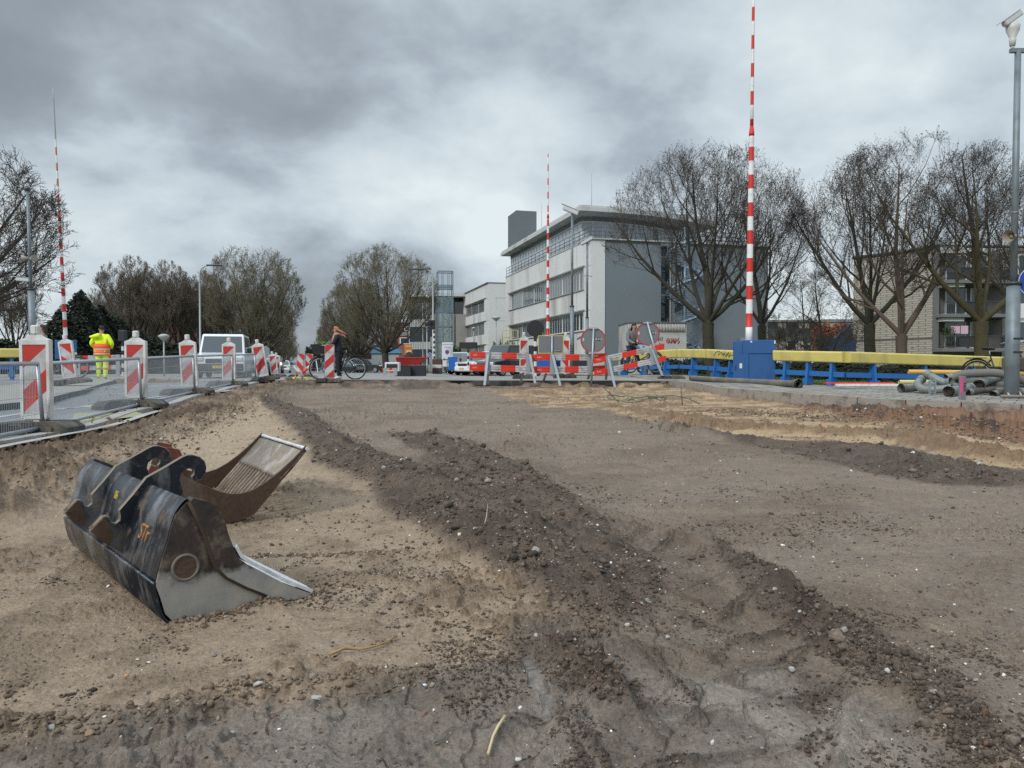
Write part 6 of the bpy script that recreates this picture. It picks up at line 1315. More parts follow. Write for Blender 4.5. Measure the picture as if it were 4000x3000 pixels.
# ---- kerbed islands and lines on the left road
KC = mat('island kerb concrete', (.30, .29, .275), .85, 0, .15, 4, .4, 60, (.16, .15, .14), .4, 3)
def island(name, pts, m_top, h_=.10, m_side=None):
    m = MB(); n = len(pts); top = [(p[0], p[1], hz(*p) + h_) for p in pts]; bot = [(p[0], p[1], hz(*p) - .05) for p in pts]; m.add(top, [tuple(range(n))]); m.add(top + bot, [(i, (i + 1) % n, n + (i + 1) % n, n + i) for i in range(n)], 1)
    return tag(m.build(name, [m_top, m_side or KC]), kind='structure')
def px_ground(u, v):
    D = 12.0
    for _ in range(40):
        x_ = (u - 2000) / F * D; D = .5 * D + .5 * (CAMZ - hz(x_, D)) * F / max(v - HOR, 1)
    return ((u - 2000) / F * D, D)
isl = [px_ground(*q) for q in ((-300, 1640), (150, 1590), (330, 1540), (450, 1497), (380, 1488), (180, 1502), (-300, 1560))]; island('traffic_island', isl, mat('island paving', (.27, .26, .235), .85, 0, .2, 3, .4, 60), .10, mat('dark kerb stones', (.055, .065, .075), .8, 0, .4, 20))
m = MB()
for (u0, v0_, u1, v1_, hw) in ((-200, 1660, 450, 1575, .06), (450, 1575, 900, 1525, .06), (-200, 1790, 620, 1605, .05)):
    a = Vector((*px_ground(u0, v0_), 0)); b = Vector((*px_ground(u1, v1_), 0)); n_ = 12; d = (b - a).normalized(); s_ = Vector((-d.y, d.x, 0)) * hw
    for i in range(n_):
        p, q = a.lerp(b, i / n_), a.lerp(b, (i + 1) / n_); m.add([(k.x, k.y, hz(k.x, k.y) + .005) for k in (p - s_, q - s_, q + s_, p + s_)], [(0, 1, 2, 3)])
tag(m.build('road_markings', mat('worn white line', (.38, .38, .37), .7, 0, .3, 3)), kind='structure')
m = MB(); a = px_ground(1050, 1486)
for k, (u0, v0_) in enumerate(((420, 1622), (440, 1585))):
    a = px_ground(u0, v0_); rs = random.Random(k); pts_ = [(a[0] + rs.uniform(.3, .55) * math.cos(t), a[1] + rs.uniform(.3, .6) * math.sin(t)) for t in np.linspace(0, 2 * PI, 12)[:-1]]; m.add([(p, q, hz(p, q) + .004) for p, q in pts_], [tuple(range(len(pts_)))])
tag(m.build('yellow_paint_patch', mat('faded yellow paint', (.31, .31, .16), .7, 0, .3, 3)), kind='structure')
# far left bridge railing and board barrier behind the worker
def rail_px(u0, v0_, u1, v1_, D, label, D1=None): a = P(u0, v0_, D); b = P(u1, v1_, D1 or D); return railing((a.x, a.y), (b.x, b.y), label, posts=4, sc=1.0, zs=(a.z, b.z))
rail_px(-260, 1475, 90, 1472, 27, 'far railing length at the left edge, with red scrawls on its yellow beam', 28)
trestle('board_barrier', 'red and white board barrier behind the worker', 26.8, [(300, 1390, 1408, 470, 1386, 1404, [(300, 345), (385, 470 - 35)]), (300, 1430, 1447, 470, 1426, 1443, [(300, 345), (385, 435)])], [(308, 1388, 1470, 308), (462, 1385, 1468, 462)], [])
# ---- small red and white trestle, black block and red skip by the avenue
trestle('small_trestle', 'small far red and white trestle left of the red skip', 40, [(1492, 1438, 1446, 1552, 1438, 1446, [(1492, 1505), (1520, 1533)]), (1494, 1450, 1457, 1552, 1450, 1457, [(1494, 1506), (1522, 1536)])], [(1504, 1437, 1467, 1502), (1545, 1437, 1467, 1547)], [])
tt_ = thing('traffic_light_box', 'small white mobile box with dark grilles behind the far trestle', 'roadside box', P(1532, 1465, 42), 0); m = MB(); m.box((0, .2, .45), (.8, .5, .5), bev=.03); m.build('body', mat('white plate', (.6, .6, .6), .5), tt_); m = MB(); m.box((0, -.06, .45), (.6, .02, .3)); m.build('grille', DARK, tt_)
ca = thing('cabin', 'small grey cabin with blue tarpaulin roof before the gabled house', 'cabin', P(1505, 1455, 90), 0); m = MB(); m.box((0, 1, 1.1), (3.2, 2, 2.3)); m.build('wall', mat('cabin grey', (.36, .38, .38), .7), ca); m = MB(); m.prism([(-1.8, 2.25), (1.8, 2.25), (1.5, 2.8), (-1.2, 2.95)], 'y', -.2, 2.2); m.build('roof', mat('blue tarpaulin', (.10, .25, .42), .6), ca)
sk = P(1545, 1462, 44); k = thing('red_skip', 'red tipping skip body on dark crates beside the avenue', 'skip', (sk.x, sk.y, hz(sk.x, sk.y)), 0); Lk = 115 * 44 / F; z1 = P(0, 1425, 44).z - k.location.z; z2 = P(0, 1397, 44).z - k.location.z
m = MB(); vs = []
for (xa, xb_, y0, y1, z_) in ((.1, Lk - .35, .15, 1.2, z1), (0, Lk, 0, 1.4, z2)): vs += [(xa, y0, z_), (xb_, y0, z_), (xb_, y1, z_), (xa, y1, z_)]
m.add(vs, [(0, 3, 2, 1), (0, 1, 5, 4), (1, 2, 6, 5), (2, 3, 7, 6), (3, 0, 4, 7)]); m.box((Lk / 2, 0, z2), (Lk, .06, .06)); m.box((Lk / 2, 1.4, z2), (Lk, .06, .06)); m.box((Lk - .05, .1, z2 + .02), (.06, .06, .35)); m.build('skip_body', mat('skip red', (.38, .025, .022), .5, 0, .15, 3, .1, 20, (.15, .03, .02), .3, 3), k)
m = MB(); m.box((Lk / 2 + .1, .5, (z1 - .02) / 2 + .0), (Lk * .85, .9, z1 - .04)); m.box((.45, .2, z1 * .4), (.9, 1.0, z1 * .8)); m.build('chassis', mat('dark crates', (.018, .02, .026), .7), k)
bg_ = thing('black_bag', 'bulging black bulk bag standing in the red skip', 'bag', (sk.x + Lk * .42, sk.y + .5, k.location.z + z1 + .12)); bg_.scale = (.40, .40, .40); m = MB(); rs = random.Random(3)
m.lathe([(.75, -.1), (.88, .35), (.86, .7), (.62, 1.1), (.38, 1.4), (.22, 1.55), (.05, 1.6)], (0, 0, 0), 14); m.v = [(a * (1 + rs.uniform(-.13, .13)), b * (1 + rs.uniform(-.13, .13)), c + rs.uniform(-.05, .05)) for a, b, c in m.v]; m.build('sack', mat('black sacking', (.014, .014, .015), .8), bg_, fix=False)
bn_ = thing('waste_container', 'brown and white painted metal container beside the white notice board', 'container', P(1688, 1461, 46), .0); m = MB(); w_ = 34 * 46 / F; hh = 58 * 46 / F
m.box((w_ / 2 + .02, .4, hh * .2), (w_, .8, hh * .4)); m.box((w_ / 2 + .02, .4, hh * .52), (w_ * 1.05, .82, hh * .22), mi=1); m.box((w_ / 2 + .02, .4, hh * .82), (w_ * 1.05, .82, hh * .36), mi=2); m.build('body', [mat('dark rusty panel', (.05, .04, .035), .8), mat('smeared white', (.5, .48, .44), .8, 0, .3, 5), mat('brown panel', (.08, .045, .035), .8)], bn_)
nb = thing('notice_board', 'tall white notice board with printed lines at the stair tower foot', 'notice board', P(1748, 1452, 52), .0); w_ = 43 * 52 / F; hh = (1452 - 1337) * 52 / F
m = MB(); m.box((0, 0, .35 + (hh - .35) / 2), (w_, .05, hh - .35)); m.build('panel', mat('notice white', (.62, .64, .66), .6, 0, .05, 2), nb)
for x_ in (-.3, .3): m = MB(); m.box((x_, .04, .3), (.06, .06, .6)); m.build('leg', GALV, nb)
text(nb, "'t Goudse Oranje", .105, (0, -.03, hh - .14), (PI / 2, 0, 0), BTXT); text(nb, 'Kantorenkwartier', .075, (0, -.03, hh - .34), (PI / 2, 0, 0), BTXT) if False else text(nb, 'Huisvestend', .085, (0, -.03, hh - .34), (PI / 2, 0, 0), BTXT)
m = MB(); stroke(m, [[(0, 0), (.1, .8), (.3, .2), (.5, .9)], [(.7, .1), (.8, .9), (1.0, .2), (1.2, .8)]], (-.05, .55), .28, .012, -.035); m.build('graffiti', BTXT, nb)
m = MB(); m.box((-.05, -.03, hh * .42), (.5, .006, .12)); m.build('picture_strip', mat('green strip', (.05, .12, .12), .6), nb)
def disc_sign(name, label, u, v, D, rr_, m_plate, m_rim, base_v, extra=None):
    o = P(u, base_v, D); c = P(u, v, D) - o; r = thing(name, label, 'road sign', o, 0); m = MB(); m.lathe([(rr_, -.006), (rr_, .006)], (0, -.06, c.z), 24, 0, Matrix.Rotation(PI / 2, 3, 'X')); m.build('plate', m_plate, r)
    m = MB(); m.tube([(rr_ * .92 * math.cos(t), -.07, c.z + rr_ * .92 * math.sin(t)) for t in np.linspace(0, 2 * PI, 25)[:-1]], rr_ * .09, 4, closed=True)
    if extra == 'slash': m.tube([(-rr_ * .62, -.07, c.z + rr_ * .62), (rr_ * .62, -.07, c.z - rr_ * .62)], rr_ * .09, 4)
    m.build('rim', m_rim, r); m = MB(); m.cyl((0, 0, 0), (0, 0, c.z + rr_ * .8), .03, .03, 6); m.build('pole', GALV, r)
    if extra == 'slash': m = MB(); m.box((0, -.06, c.z - rr_ - .2), (rr_ * 1.8, .012, .25)); m.build('small_plate', mat('white plate', (.6, .6, .6), .5), r)
    return r
disc_sign('parking_sign', 'round purple blue no-parking sign before the white notice board', 1747, 1375, 50, .135, mat('sign violet', (.10, .06, .28), .4), mat('sign rim red', (.30, .04, .08), .5), 1455, 'slash')
cy = disc_sign('cycle_path_sign', 'small blue cycle path sign left of the striped signal pole', 1680, 1387, 56, .17, mat('sign blue', (.01, .055, .30), .4), mat('white plate', (.6, .6, .6), .5), 1460)
zc_ = P(0, 1387, 56).z - cy.location.z; m = MB()
for s in (-1, 1): m.tube([(s * .06 + .038 * math.cos(t), -.072, zc_ - .02 + .038 * math.sin(t)) for t in np.linspace(0, 2 * PI, 12)[:-1]], .008, 4, closed=True)
m.tube([(-.06, -.072, zc_ - .02), (-.02, -.072, zc_ + .05), (.05, -.072, zc_ + .05), (.06, -.072, zc_ - .02)], .008, 4); m.build('bicycle_symbol', WTXT, cy)
disc_sign('round_sign', 'small grey round sign back above the silver van', 1851, 1365, 55, .14, mat('grey sign back', (.17, .185, .20), .5), mat('red sign rim', (.36, .04, .045), .5), 1450)
# yellow lift platform, blue bins
lf = thing('lift_platform', 'yellow lift platform with guard rail between wing and office', 'platform', P(1955, 1455, 60), 0); m = MB(); w_ = 75 * 60 / F; z1 = P(0, 1347, 60).z - lf.location.z
m.box((w_ * .5, 0, z1 - .2), (w_, 1.2, .4)); 
for x_ in (w_ * .1, w_ * .45, w_ * .9): m.cyl((x_, -.55, z1), (x_, -.55, z1 + 1.1), .035, .035, 6); m.cyl((x_, .4, z1), (x_, .4, z1 + 1.1), .035, .035, 6)
for z_ in (z1 + .55, z1 + 1.1): m.tube([(w_ * .1, -.55, z_), (w_ * .9, -.55, z_)], .035, 6)
m.build('deck', mat('lift yellow', (.42, .36, .10), .6), lf); m = MB(); m.box((w_ * .4, 0, (z1 - .4) / 2), (.12, .12, z1 - .4)); m.box((w_ * .75, 0, (z1 - .4) / 2), (.12, .12, z1 - .4)); m.build('support', GALVD, lf)
def bin_(label, u, D, m_, w_=.6, h_=.95, vb=None):
    b = P(u, vb or 1452, D); r = thing('wheelie_bin', label, 'bin', b, 0, 'wheeled bins by the office'); m = MB(); vs = []
    for s, z_ in ((.85, .08), (1, h_)): vs += [(x_ * w_ / 2 * s, y_ * w_ / 2 * s, z_) for x_, y_ in ((-1, -1), (1, -1), (1, 1), (-1, 1))]
    m.add(vs, [(3, 2, 1, 0), (4, 5, 6, 7), (0, 1, 5, 4), (1, 2, 6, 5), (2, 3, 7, 6), (3, 0, 4, 7)]); m.build('body', m_, r); m = MB(); m.box((0, 0, h_ + .03), (w_ * 1.08, w_ * 1.1, .06), bev=.02); m.build('lid', m_, r); m = MB(); m.cyl((-w_ * .45, .25, .09), (-w_ * .38, .25, .09), .09, .09, 10); m.build('wheel', BLK, r); m = MB(); m.cyl((w_ * .38, .25, .09), (w_ * .45, .25, .09), .09, .09, 10); m.build('wheel', BLK, r)
BIN = mat('bin blue', (.015, .12, .42), .5)
bin_('blue bin seen under the yellow-edged sign', 2132, 44, BIN, 1.2, 1.0); bin_('blue bin seen left of the grey graffiti mast', 2184, 45, BIN, .9, 1.0); bin_('black bin left of the blue bin', 2104, 44.5, mat('bin black', (.02, .02, .022), .5), .6, 1.0); bin_('dark blue bin beside the silver van', 1768, 50, BIN, .55, .9)
yb = thing('yellow_lidded_container', 'dark container with a yellow lid behind the plank barrier', 'container', P(2262, 1458, 40), 0); m = MB(); m.box((0, 0, .45), (.7, .6, .9)); m.build('body', DARK, yb); m = MB(); m.box((0, 0, .95), (.76, .66, .08)); m.build('lid', mat('lift yellow', (.42, .36, .10), .6), yb)
# rubble and junk lying at the pit rim on the left of the bicycle
tp = thing('yellow_sheet', 'crumpled yellow plastic sheet on the road left of the bicycle', 'plastic sheet', P(1180, 1484, 25.5) , 0); m = MB(); rs = random.Random(2); nx, ny = 22, 6
vs = [((i / nx - .5) * .75, (j / ny - .5) * .4, abs(rs.gauss(0, .03)) + .05 * math.sin(i * 1.3) ** 2 + .04 * (1 - abs(j / ny - .5) * 2)) for i in range(nx + 1) for j in range(ny + 1)]; m.add(vs, [(i * (ny + 1) + j, i * (ny + 1) + j + 1, (i + 1) * (ny + 1) + j + 1, (i + 1) * (ny + 1) + j) for i in range(nx) for j in range(ny)]); m.build('sheet', mat('dirty yellow plastic', (.50, .43, .12), .5, 0, .3, 8), tp)
for k, (u0, v0_, u1, v1_, lb) in enumerate(((1145, 1430, 1185, 1470, 'broken white board leaning among the far beacons'), (1160, 1480, 1215, 1425, 'broken red and white barrier rail lying aslant left of the bicycle'))):
    a = P(u0, v0_, 27); b = P(u1, v1_, 27); r = thing('broken_plank', lb, 'plank', a, 0); m = MB(); m.tube([(0, 0, 0), b - a], .045, 5, mi=0); m.tube([(b - a) * .4, (b - a) * .75], .05, 5, mi=k); m.build('board', [WHF, REDO], r)
# ---- things on the pavement
pp0 = P(2703, 1456, 24.5); pp1 = P(3120, 1489, 17.6); zp0 = hz(pp0.x, pp0.y) + .10; zp1 = hz(pp1.x, pp1.y) + .10
pi_ = thing('drain_pipe', 'long grey brown pipe lying on the pavement before the railing', 'pipe', (pp0.x, pp0.y, zp0)); e_ = Vector((pp1.x - pp0.x, pp1.y - pp0.y, zp1 - zp0)); mp_ = mat('muddy grey pipe', (.115, .11, .095), .6, 0, .2, 3, .2, 30, (.2, .16, .11), .45, 2); dn = e_.normalized()
m = MB(); m.tube([(0, 0, 0), e_ * .5 + Vector((0, 0, -.02)), e_], .085, 14, caps=False); m.tube([(0, 0, 0), e_], .070, 14, caps=False); m.build('barrel', mp_, pi_); m = MB(); m.tube([e_ - dn * .14, e_ - dn * .13, e_], [.09, .115, .115], 14, caps=False); m.build('socket', mp_, pi_); m = MB(); m.tube([dn * -.02, dn * .05], .10, 14, caps=False); m.build('collar', mp_, pi_)
mk = thing('marker_post', 'grey plastic post with a pink painted stripe on the pavement', 'marker post', P(3758, 1562, 13.1), .2); hm = 92 * 13.1 / F; m = MB(); m.box((0, 0, hm / 2), (.115, .05, hm), bev=.008); m.build('post', mat('grey plastic post', (.17, .165, .19), .6, 0, .15, 5), mk); m = MB(); m.box((-.035, -.027, hm * .62), (.045, .004, hm * .66)); m.build('pink_stripe', mat('pink spray', (.75, .06, .22), .6), mk)
text(mk, '0783', .075, (.033, -.028, hm * .55), (PI / 2, -PI / 2, 0), BTXT)
ld = thing('ladder', 'short aluminium ladder lying flat before the hoses at the right edge', 'ladder', P(3890, 1516, 14.2), 0); m = MB()
a = P(3892, 1520, 14.6) - ld.location; b = P(4060, 1522, 14.6) - ld.location; c = P(3908, 1548, 13.5) - ld.location; d_ = P(4060, 1550, 13.5) - ld.location
m.tube([a, b], .03, 5); m.build('rail', mat('worn rail wood', (.20, .17, .14), .7), ld); m = MB(); m.tube([c, d_], .03, 5); m.build('rail', mat('worn rail wood', (.20, .17, .14), .7), ld)
for t in (.2, .5, .85): m = MB(); m.tube([a.lerp(b, t), c.lerp(d_, t + .05)], .018, 6); m.build('rung', mat('light aluminium', (.45, .45, .43), .4, .4), ld)
hose_g = 'hoses and pipes heaped on the pavement'; GP = mat('grey pump pipe', (.20, .22, .215), .5, .1, .15, 8, .1, 50, (.16, .14, .11), .4, 5); DH = mat('dark hose', (.07, .068, .064), .7, 0, .2, 6, .2, 60, (.2, .17, .13), .45, 3); YP = mat('yellow gas pipe', (.62, .38, .09), .5)
def hose(name, label, pts, r_, m_, flange=True, hollow=True):
    D0 = pts[0][2]; o = P(pts[0][0], pts[0][1], D0); ps = [P(*p) - o for p in pts]; # smooth by Catmull-Rom
    out_ = []
    for i in range(len(ps) - 1):
        p0, p1, p2, p3 = ps[max(i - 1, 0)], ps[i], ps[i + 1], ps[min(i + 2, len(ps) - 1)]
        for k in range(6):
            t = k / 6; out_.append(.5 * ((2 * p1) + (p2 - p0) * t + (2 * p0 - 5 * p1 + 4 * p2 - p3) * t * t + (3 * p1 - p0 - 3 * p2 + p3) * t ** 3))
    out_.append(ps[-1]); r = thing(name, label, 'pipe' if m_ is not DH else 'hose', o, 0, hose_g); m = MB(); m.tube(out_, r_, 14, caps=not hollow)
    if hollow: m.tube(out_, r_ * .82, 14, caps=False)
    m.build('barrel', m_, r)
    if flange:
        for (a, b) in ((out_[0], out_[1]), (out_[-1], out_[-2])):
            d = (b - a).normalized(); m = MB(); m.tube([a - d * .01, a + d * .04, a + d * .05, a + d * .10], [r_ * 1.22, r_ * 1.22, r_ * 1.1, r_ * 1.1], 14, caps=False); m.build('coupling', GP if m_ is not YP else m_, r)
    if hollow: m = MB(); d = (out_[1] - out_[0]).normalized(); x_, y_ = ortho(d); c = out_[0] + d * .05; m.add([c + x_ * (r_ * .8 * math.cos(t)) + y_ * (r_ * .8 * math.sin(t)) for t in np.linspace(0, 2 * PI, 15)[:-1]], [tuple(range(14))]); m.build('bore', mat('dark bore', (.035, .02, .012), .9), r)
    return r
hose('pump_pipe', 'grey pump pipe with a swan-neck bend, at the left of the heap', [(3600, 1482, 15.6), (3585, 1498, 15.4), (3600, 1518, 15.1), (3640, 1522, 15.0), (3715, 1518, 14.8)], .075, GP)
hose('pump_pipe', 'short grey pipe pointing up left on top of the heap', [(3622, 1460, 15.4), (3655, 1480, 15.2), (3690, 1495, 15.1), (3714, 1492, 15.0)], .075, GP)
hose('pump_pipe', 'grey pipe stub lying at the leftmost end of the heap', [(3522, 1518, 15.6), (3590, 1512, 15.8), (3640, 1508, 16)], .085, GP)
hose('pump_pipe', 'grey pipe with a rusty mouth facing left, right of the pink marker', [(3825, 1503, 14.8), (3850, 1488, 15.2), (3900, 1470, 15.8)], .085, GP)
hose('pump_pipe', 'grey pipe end with clamps low before the pink marker', [(3706, 1529, 14.0), (3740, 1524, 14.4), (3790, 1516, 14.9)], .085, GP)
hose('suction_hose', 'thick grey hose arching over the heap', [(3700, 1480, 15.2), (3760, 1462, 15.2), (3830, 1457, 15.1), (3900, 1458, 15.0), (3960, 1474, 14.9), (4040, 1500, 14.8)], .080, mat('grey arched hose', (.15, .14, .125), .7, 0, .2, 6, .2, 60), True)
hose('suction_hose', 'black hose lying straight, middle of the heap', [(3715, 1512, 15.6), (3850, 1505, 15.6), (4000, 1503, 15.6)], .07, DH)
hose('suction_hose', 'black hose lowest in the heap, in front', [(3780, 1533, 14.6), (3850, 1524, 14.8), (3960, 1516, 15.0), (4060, 1512, 15.0)], .06, DH)
hose('suction_hose', 'black hose bundle behind, deepest in the heap', [(3740, 1496, 16.2), (3860, 1490, 16.2), (4040, 1486, 16.2)], .09, DH)
hose('suction_hose', 'bent black hose end by the ladder', [(3880, 1542, 14.4), (3915, 1528, 14.6), (3950, 1522, 14.7), (4000, 1530, 14.6)], .06, DH)
hose('gas_pipe', 'upper of the two long orange yellow pipes', [(3548, 1452, 16.9), (3800, 1455, 16.7), (4060, 1462, 16.5)], .048, YP, False)
hose('gas_pipe', 'lower pale yellow pipe at the bottom of the heap', [(3512, 1492, 16.6), (3700, 1492, 16.6), (3850, 1490, 16.6)], .045, mat('pale yellow pipe', (.60, .52, .22), .5), False)
hf = thing('hose_clamp_frame', 'small steel clamp frame standing on the grey bent pipe', 'clamp', P(3642, 1540, 14.5), 0, hose_g); m = MB(); hh = 60 * 14.5 / F
for x_ in (-.05, .05): m.box((x_, 0, hh / 2), (.018, .05, hh))
for z_ in np.linspace(.03, hh - .03, 5): m.box((0, 0, z_), (.10, .03, .014))
m.build('frame', GALV, hf)
m = thing('barrier_plank', 'red and white barrier planks lying on the grass behind the railing', 'plank', P(3350, 1507, 17.8), .05); mm = MB(); mm.box((.42, 0, .02), (1.0, .2, .05), mi=0); mm.box((-.3, 0, .02), (.40, .2, .05), mi=0); mm.box((.1, .15, .06), (1.6, .2, .03), mi=1); mm.build('board', [mat('barrier white', (.74, .75, .75), .5), REDO], m)
# ---- green hose, sticks and litter on the sand
gh = G(2500, 1600); r = thing('garden_hose', 'loops of thin green hose lying on the pale sand', 'hose', (gh.x, gh.y, float(height_at(gh.x, gh.y)) + .02)); m = MB(); rs = random.Random(5); pts_ = []
for i in range(60): t = i / 60 * 5.2 * PI; pts_.append((.32 * math.cos(t) * (1 + .25 * math.sin(t * .37)) + .012 * i - .3, .30 * math.sin(t * 1.03) + .1, .05 + .09 * abs(math.sin(t * .7)) + rs.uniform(0, .03)))
pts_ += [(.62, .3, .16), (.85, .2, .12), (1.05, .1, .02)]; m.tube(pts_, .010, 6); m.build('loop', mat('faded green hose', (.10, .15, .095), .5), r)
for k, (a, b) in enumerate((((-.35, .05, .05), (-.62, .0, .30)), ((.75, .1, .0), (.72, .1, .34)))): m = MB(); m.tube([a, b], .009, 5); m.build('steel_pin', mat('dull pin', (.10, .11, .08), .7), r)
def stick(name, label, pts, r_, m_, z_=.01):
    q = [G(*p) for p in pts]; o = q[0]; zz_ = [float(height_at(p.x, p.y)) + z_ for p in q]; r = thing(name, label, 'stick', (o.x, o.y, zz_[0])); m = MB(); rs = random.Random(len(pts)); m.tube([(p.x - o.x, p.y - o.y, h_ - zz_[0] + .004 * (i % 2)) for i, (p, h_) in enumerate(zip(q, zz_))], [r_ * rs.uniform(.6, 1.2) for _ in q], 6); m.build('stem', m_, r)
ST = mat('pale root', (.30, .19, .075), .7, 0, .3, 30); stick('dead_root', 'thin orange brown root lying on the sand', [(1280, 2603), (1340, 2578), (1400, 2568), (1460, 2562), (1510, 2545), (1545, 2520)], .0045, ST)
stick('dead_root', 'short pale curved stick near the bottom edge', [(1905, 2962), (1925, 2920), (1945, 2895), (1972, 2870)], .0055, mat('pale straw', (.52, .42, .25), .7), .012)
stick('reed_stalk', 'thin bent stalk on the gravel ridge', [(1893, 2180), (1900, 2150), (1905, 2110)], .003, mat('grey straw', (.35, .31, .26), .7), .03)
wr = G(3175, 1560); r = thing('cable_end', 'thin grey cable end curling up beside the kerb', 'cable', (wr.x, wr.y, float(height_at(wr.x, wr.y)))); m = MB(); m.tube([(0, 0, -.05), (-.03, 0, .1), (.05, 0, .25), (.2, 0, .36)], .011, 6); m.build('cable', mat('grey cable', (.16, .17, .12), .6), r)
def lump(name, label, u, v, s, m_, cat='stone', seed=1, fl=.6):
    q = G(u, v); rs = random.Random(seed); s *= .62; r = thing(name, label, cat, (q.x, q.y, float(height_at(q.x, q.y)) + s * .2)); m = MB(); bm = bmesh.new(); bmesh.ops.create_icosphere(bm, subdivisions=2, radius=1); pl_ = [(Vector((rs.gauss(0, 1), rs.gauss(0, 1), rs.gauss(0, 1))).normalized(), rs.uniform(.42, .8)) for _ in range(12)]
    for v_ in bm.verts:
        for n_, d in pl_:
            k = v_.co.dot(n_)
            if k > d: v_.co -= n_ * (k - d)
        v_.co = Vector((v_.co.x * s, v_.co.y * s * .8, v_.co.z * s * fl))
    bm.verts.index_update(); m.add([v_.co.copy() for v_ in bm.verts], [[v_.index for v_ in f.verts] for f in bm.faces]); bm.free(); m.build('chunk', m_, r, rz=rs.uniform(0, 3))
SW = mat('pale limestone', (.36, .35, .32), .8, 0, .2, 30); SB = mat('reddish stone', (.20, .10, .07), .8, 0, .3, 30); SY = mat('brown clod', (.16, .11, .075), .9, 0, .3, 30); SG = mat('yellow brown brick bit', (.22, .15, .095), .8, 0, .2, 30)
for i, a in enumerate(((1835, 2080, .020, SW, 'upright pale stone on the second gravel ridge'), (3100, 1982 + 640, .0 or .022, SW, 'flat white stone on the right-hand ridge'), (2610, 2500, .024, SW, 'grey white stone at the foot of the gravel'), (3470, 2608, .035, SW, 'large white stone on the gravel ridge at the lower right'), (2235, 2220, .025, SW, 'pale rounded stone in the wide gravel bed'), (2450, 2180, .022, SW, 'white shard on the gravel bed near the wheel track'),
                       (2095, 2500, .022, SW, 'rounded pale stone on the sand below the gravel'), (705, 2765, .028, SG, 'flat orange brown stone on the near sand'), (1230, 2790, .03, SW, 'grey rubble block in the bottom row of rubble'), (1655, 2820, .022, SB, 'dark red pointed stone on the grey mud'), (330, 2930, .03, SG, 'yellow brown clod at the bottom left'), (1130, 2560, .03, SY, 'brown clod above the thin root'), (1055, 2830, .025, SB, 'reddish brick bit in the bottom rubble'),
                       (1750, 2120, .018, SW, 'pale blue grey stone low on the gravel slope'), (2370, 2010, .018, SG, 'square brick bit on the gravel bed'), (1655, 2707, .020, mat('white litter', (.75, .78, .8), .4), 'white scrap above the grey mud edge'), (480, 2410 + 250, .014, mat('orange bit', (.5, .22, .08), .6), 'tiny orange chip on the sand'), (3215, 1652, .05, mat('orange red scrap', (.65, .10, .05), .5), 'orange red scrap on the pale sand at the right'), (3598, 1658, .05, mat('white litter', (.75, .78, .8), .4), 'white scrap on the dark soil at the right'), (2305, 2600, .012, mat('turquoise chip', (.12, .40, .36), .4), 'tiny turquoise chip on the clods')))   :
    lump('stone' if a[3] in (SW, SB, SG, SY) else 'litter_scrap', a[4], a[0], a[1], a[2], a[3], 'stone' if a[3] in (SW, SB, SG, SY) else 'litter', i)
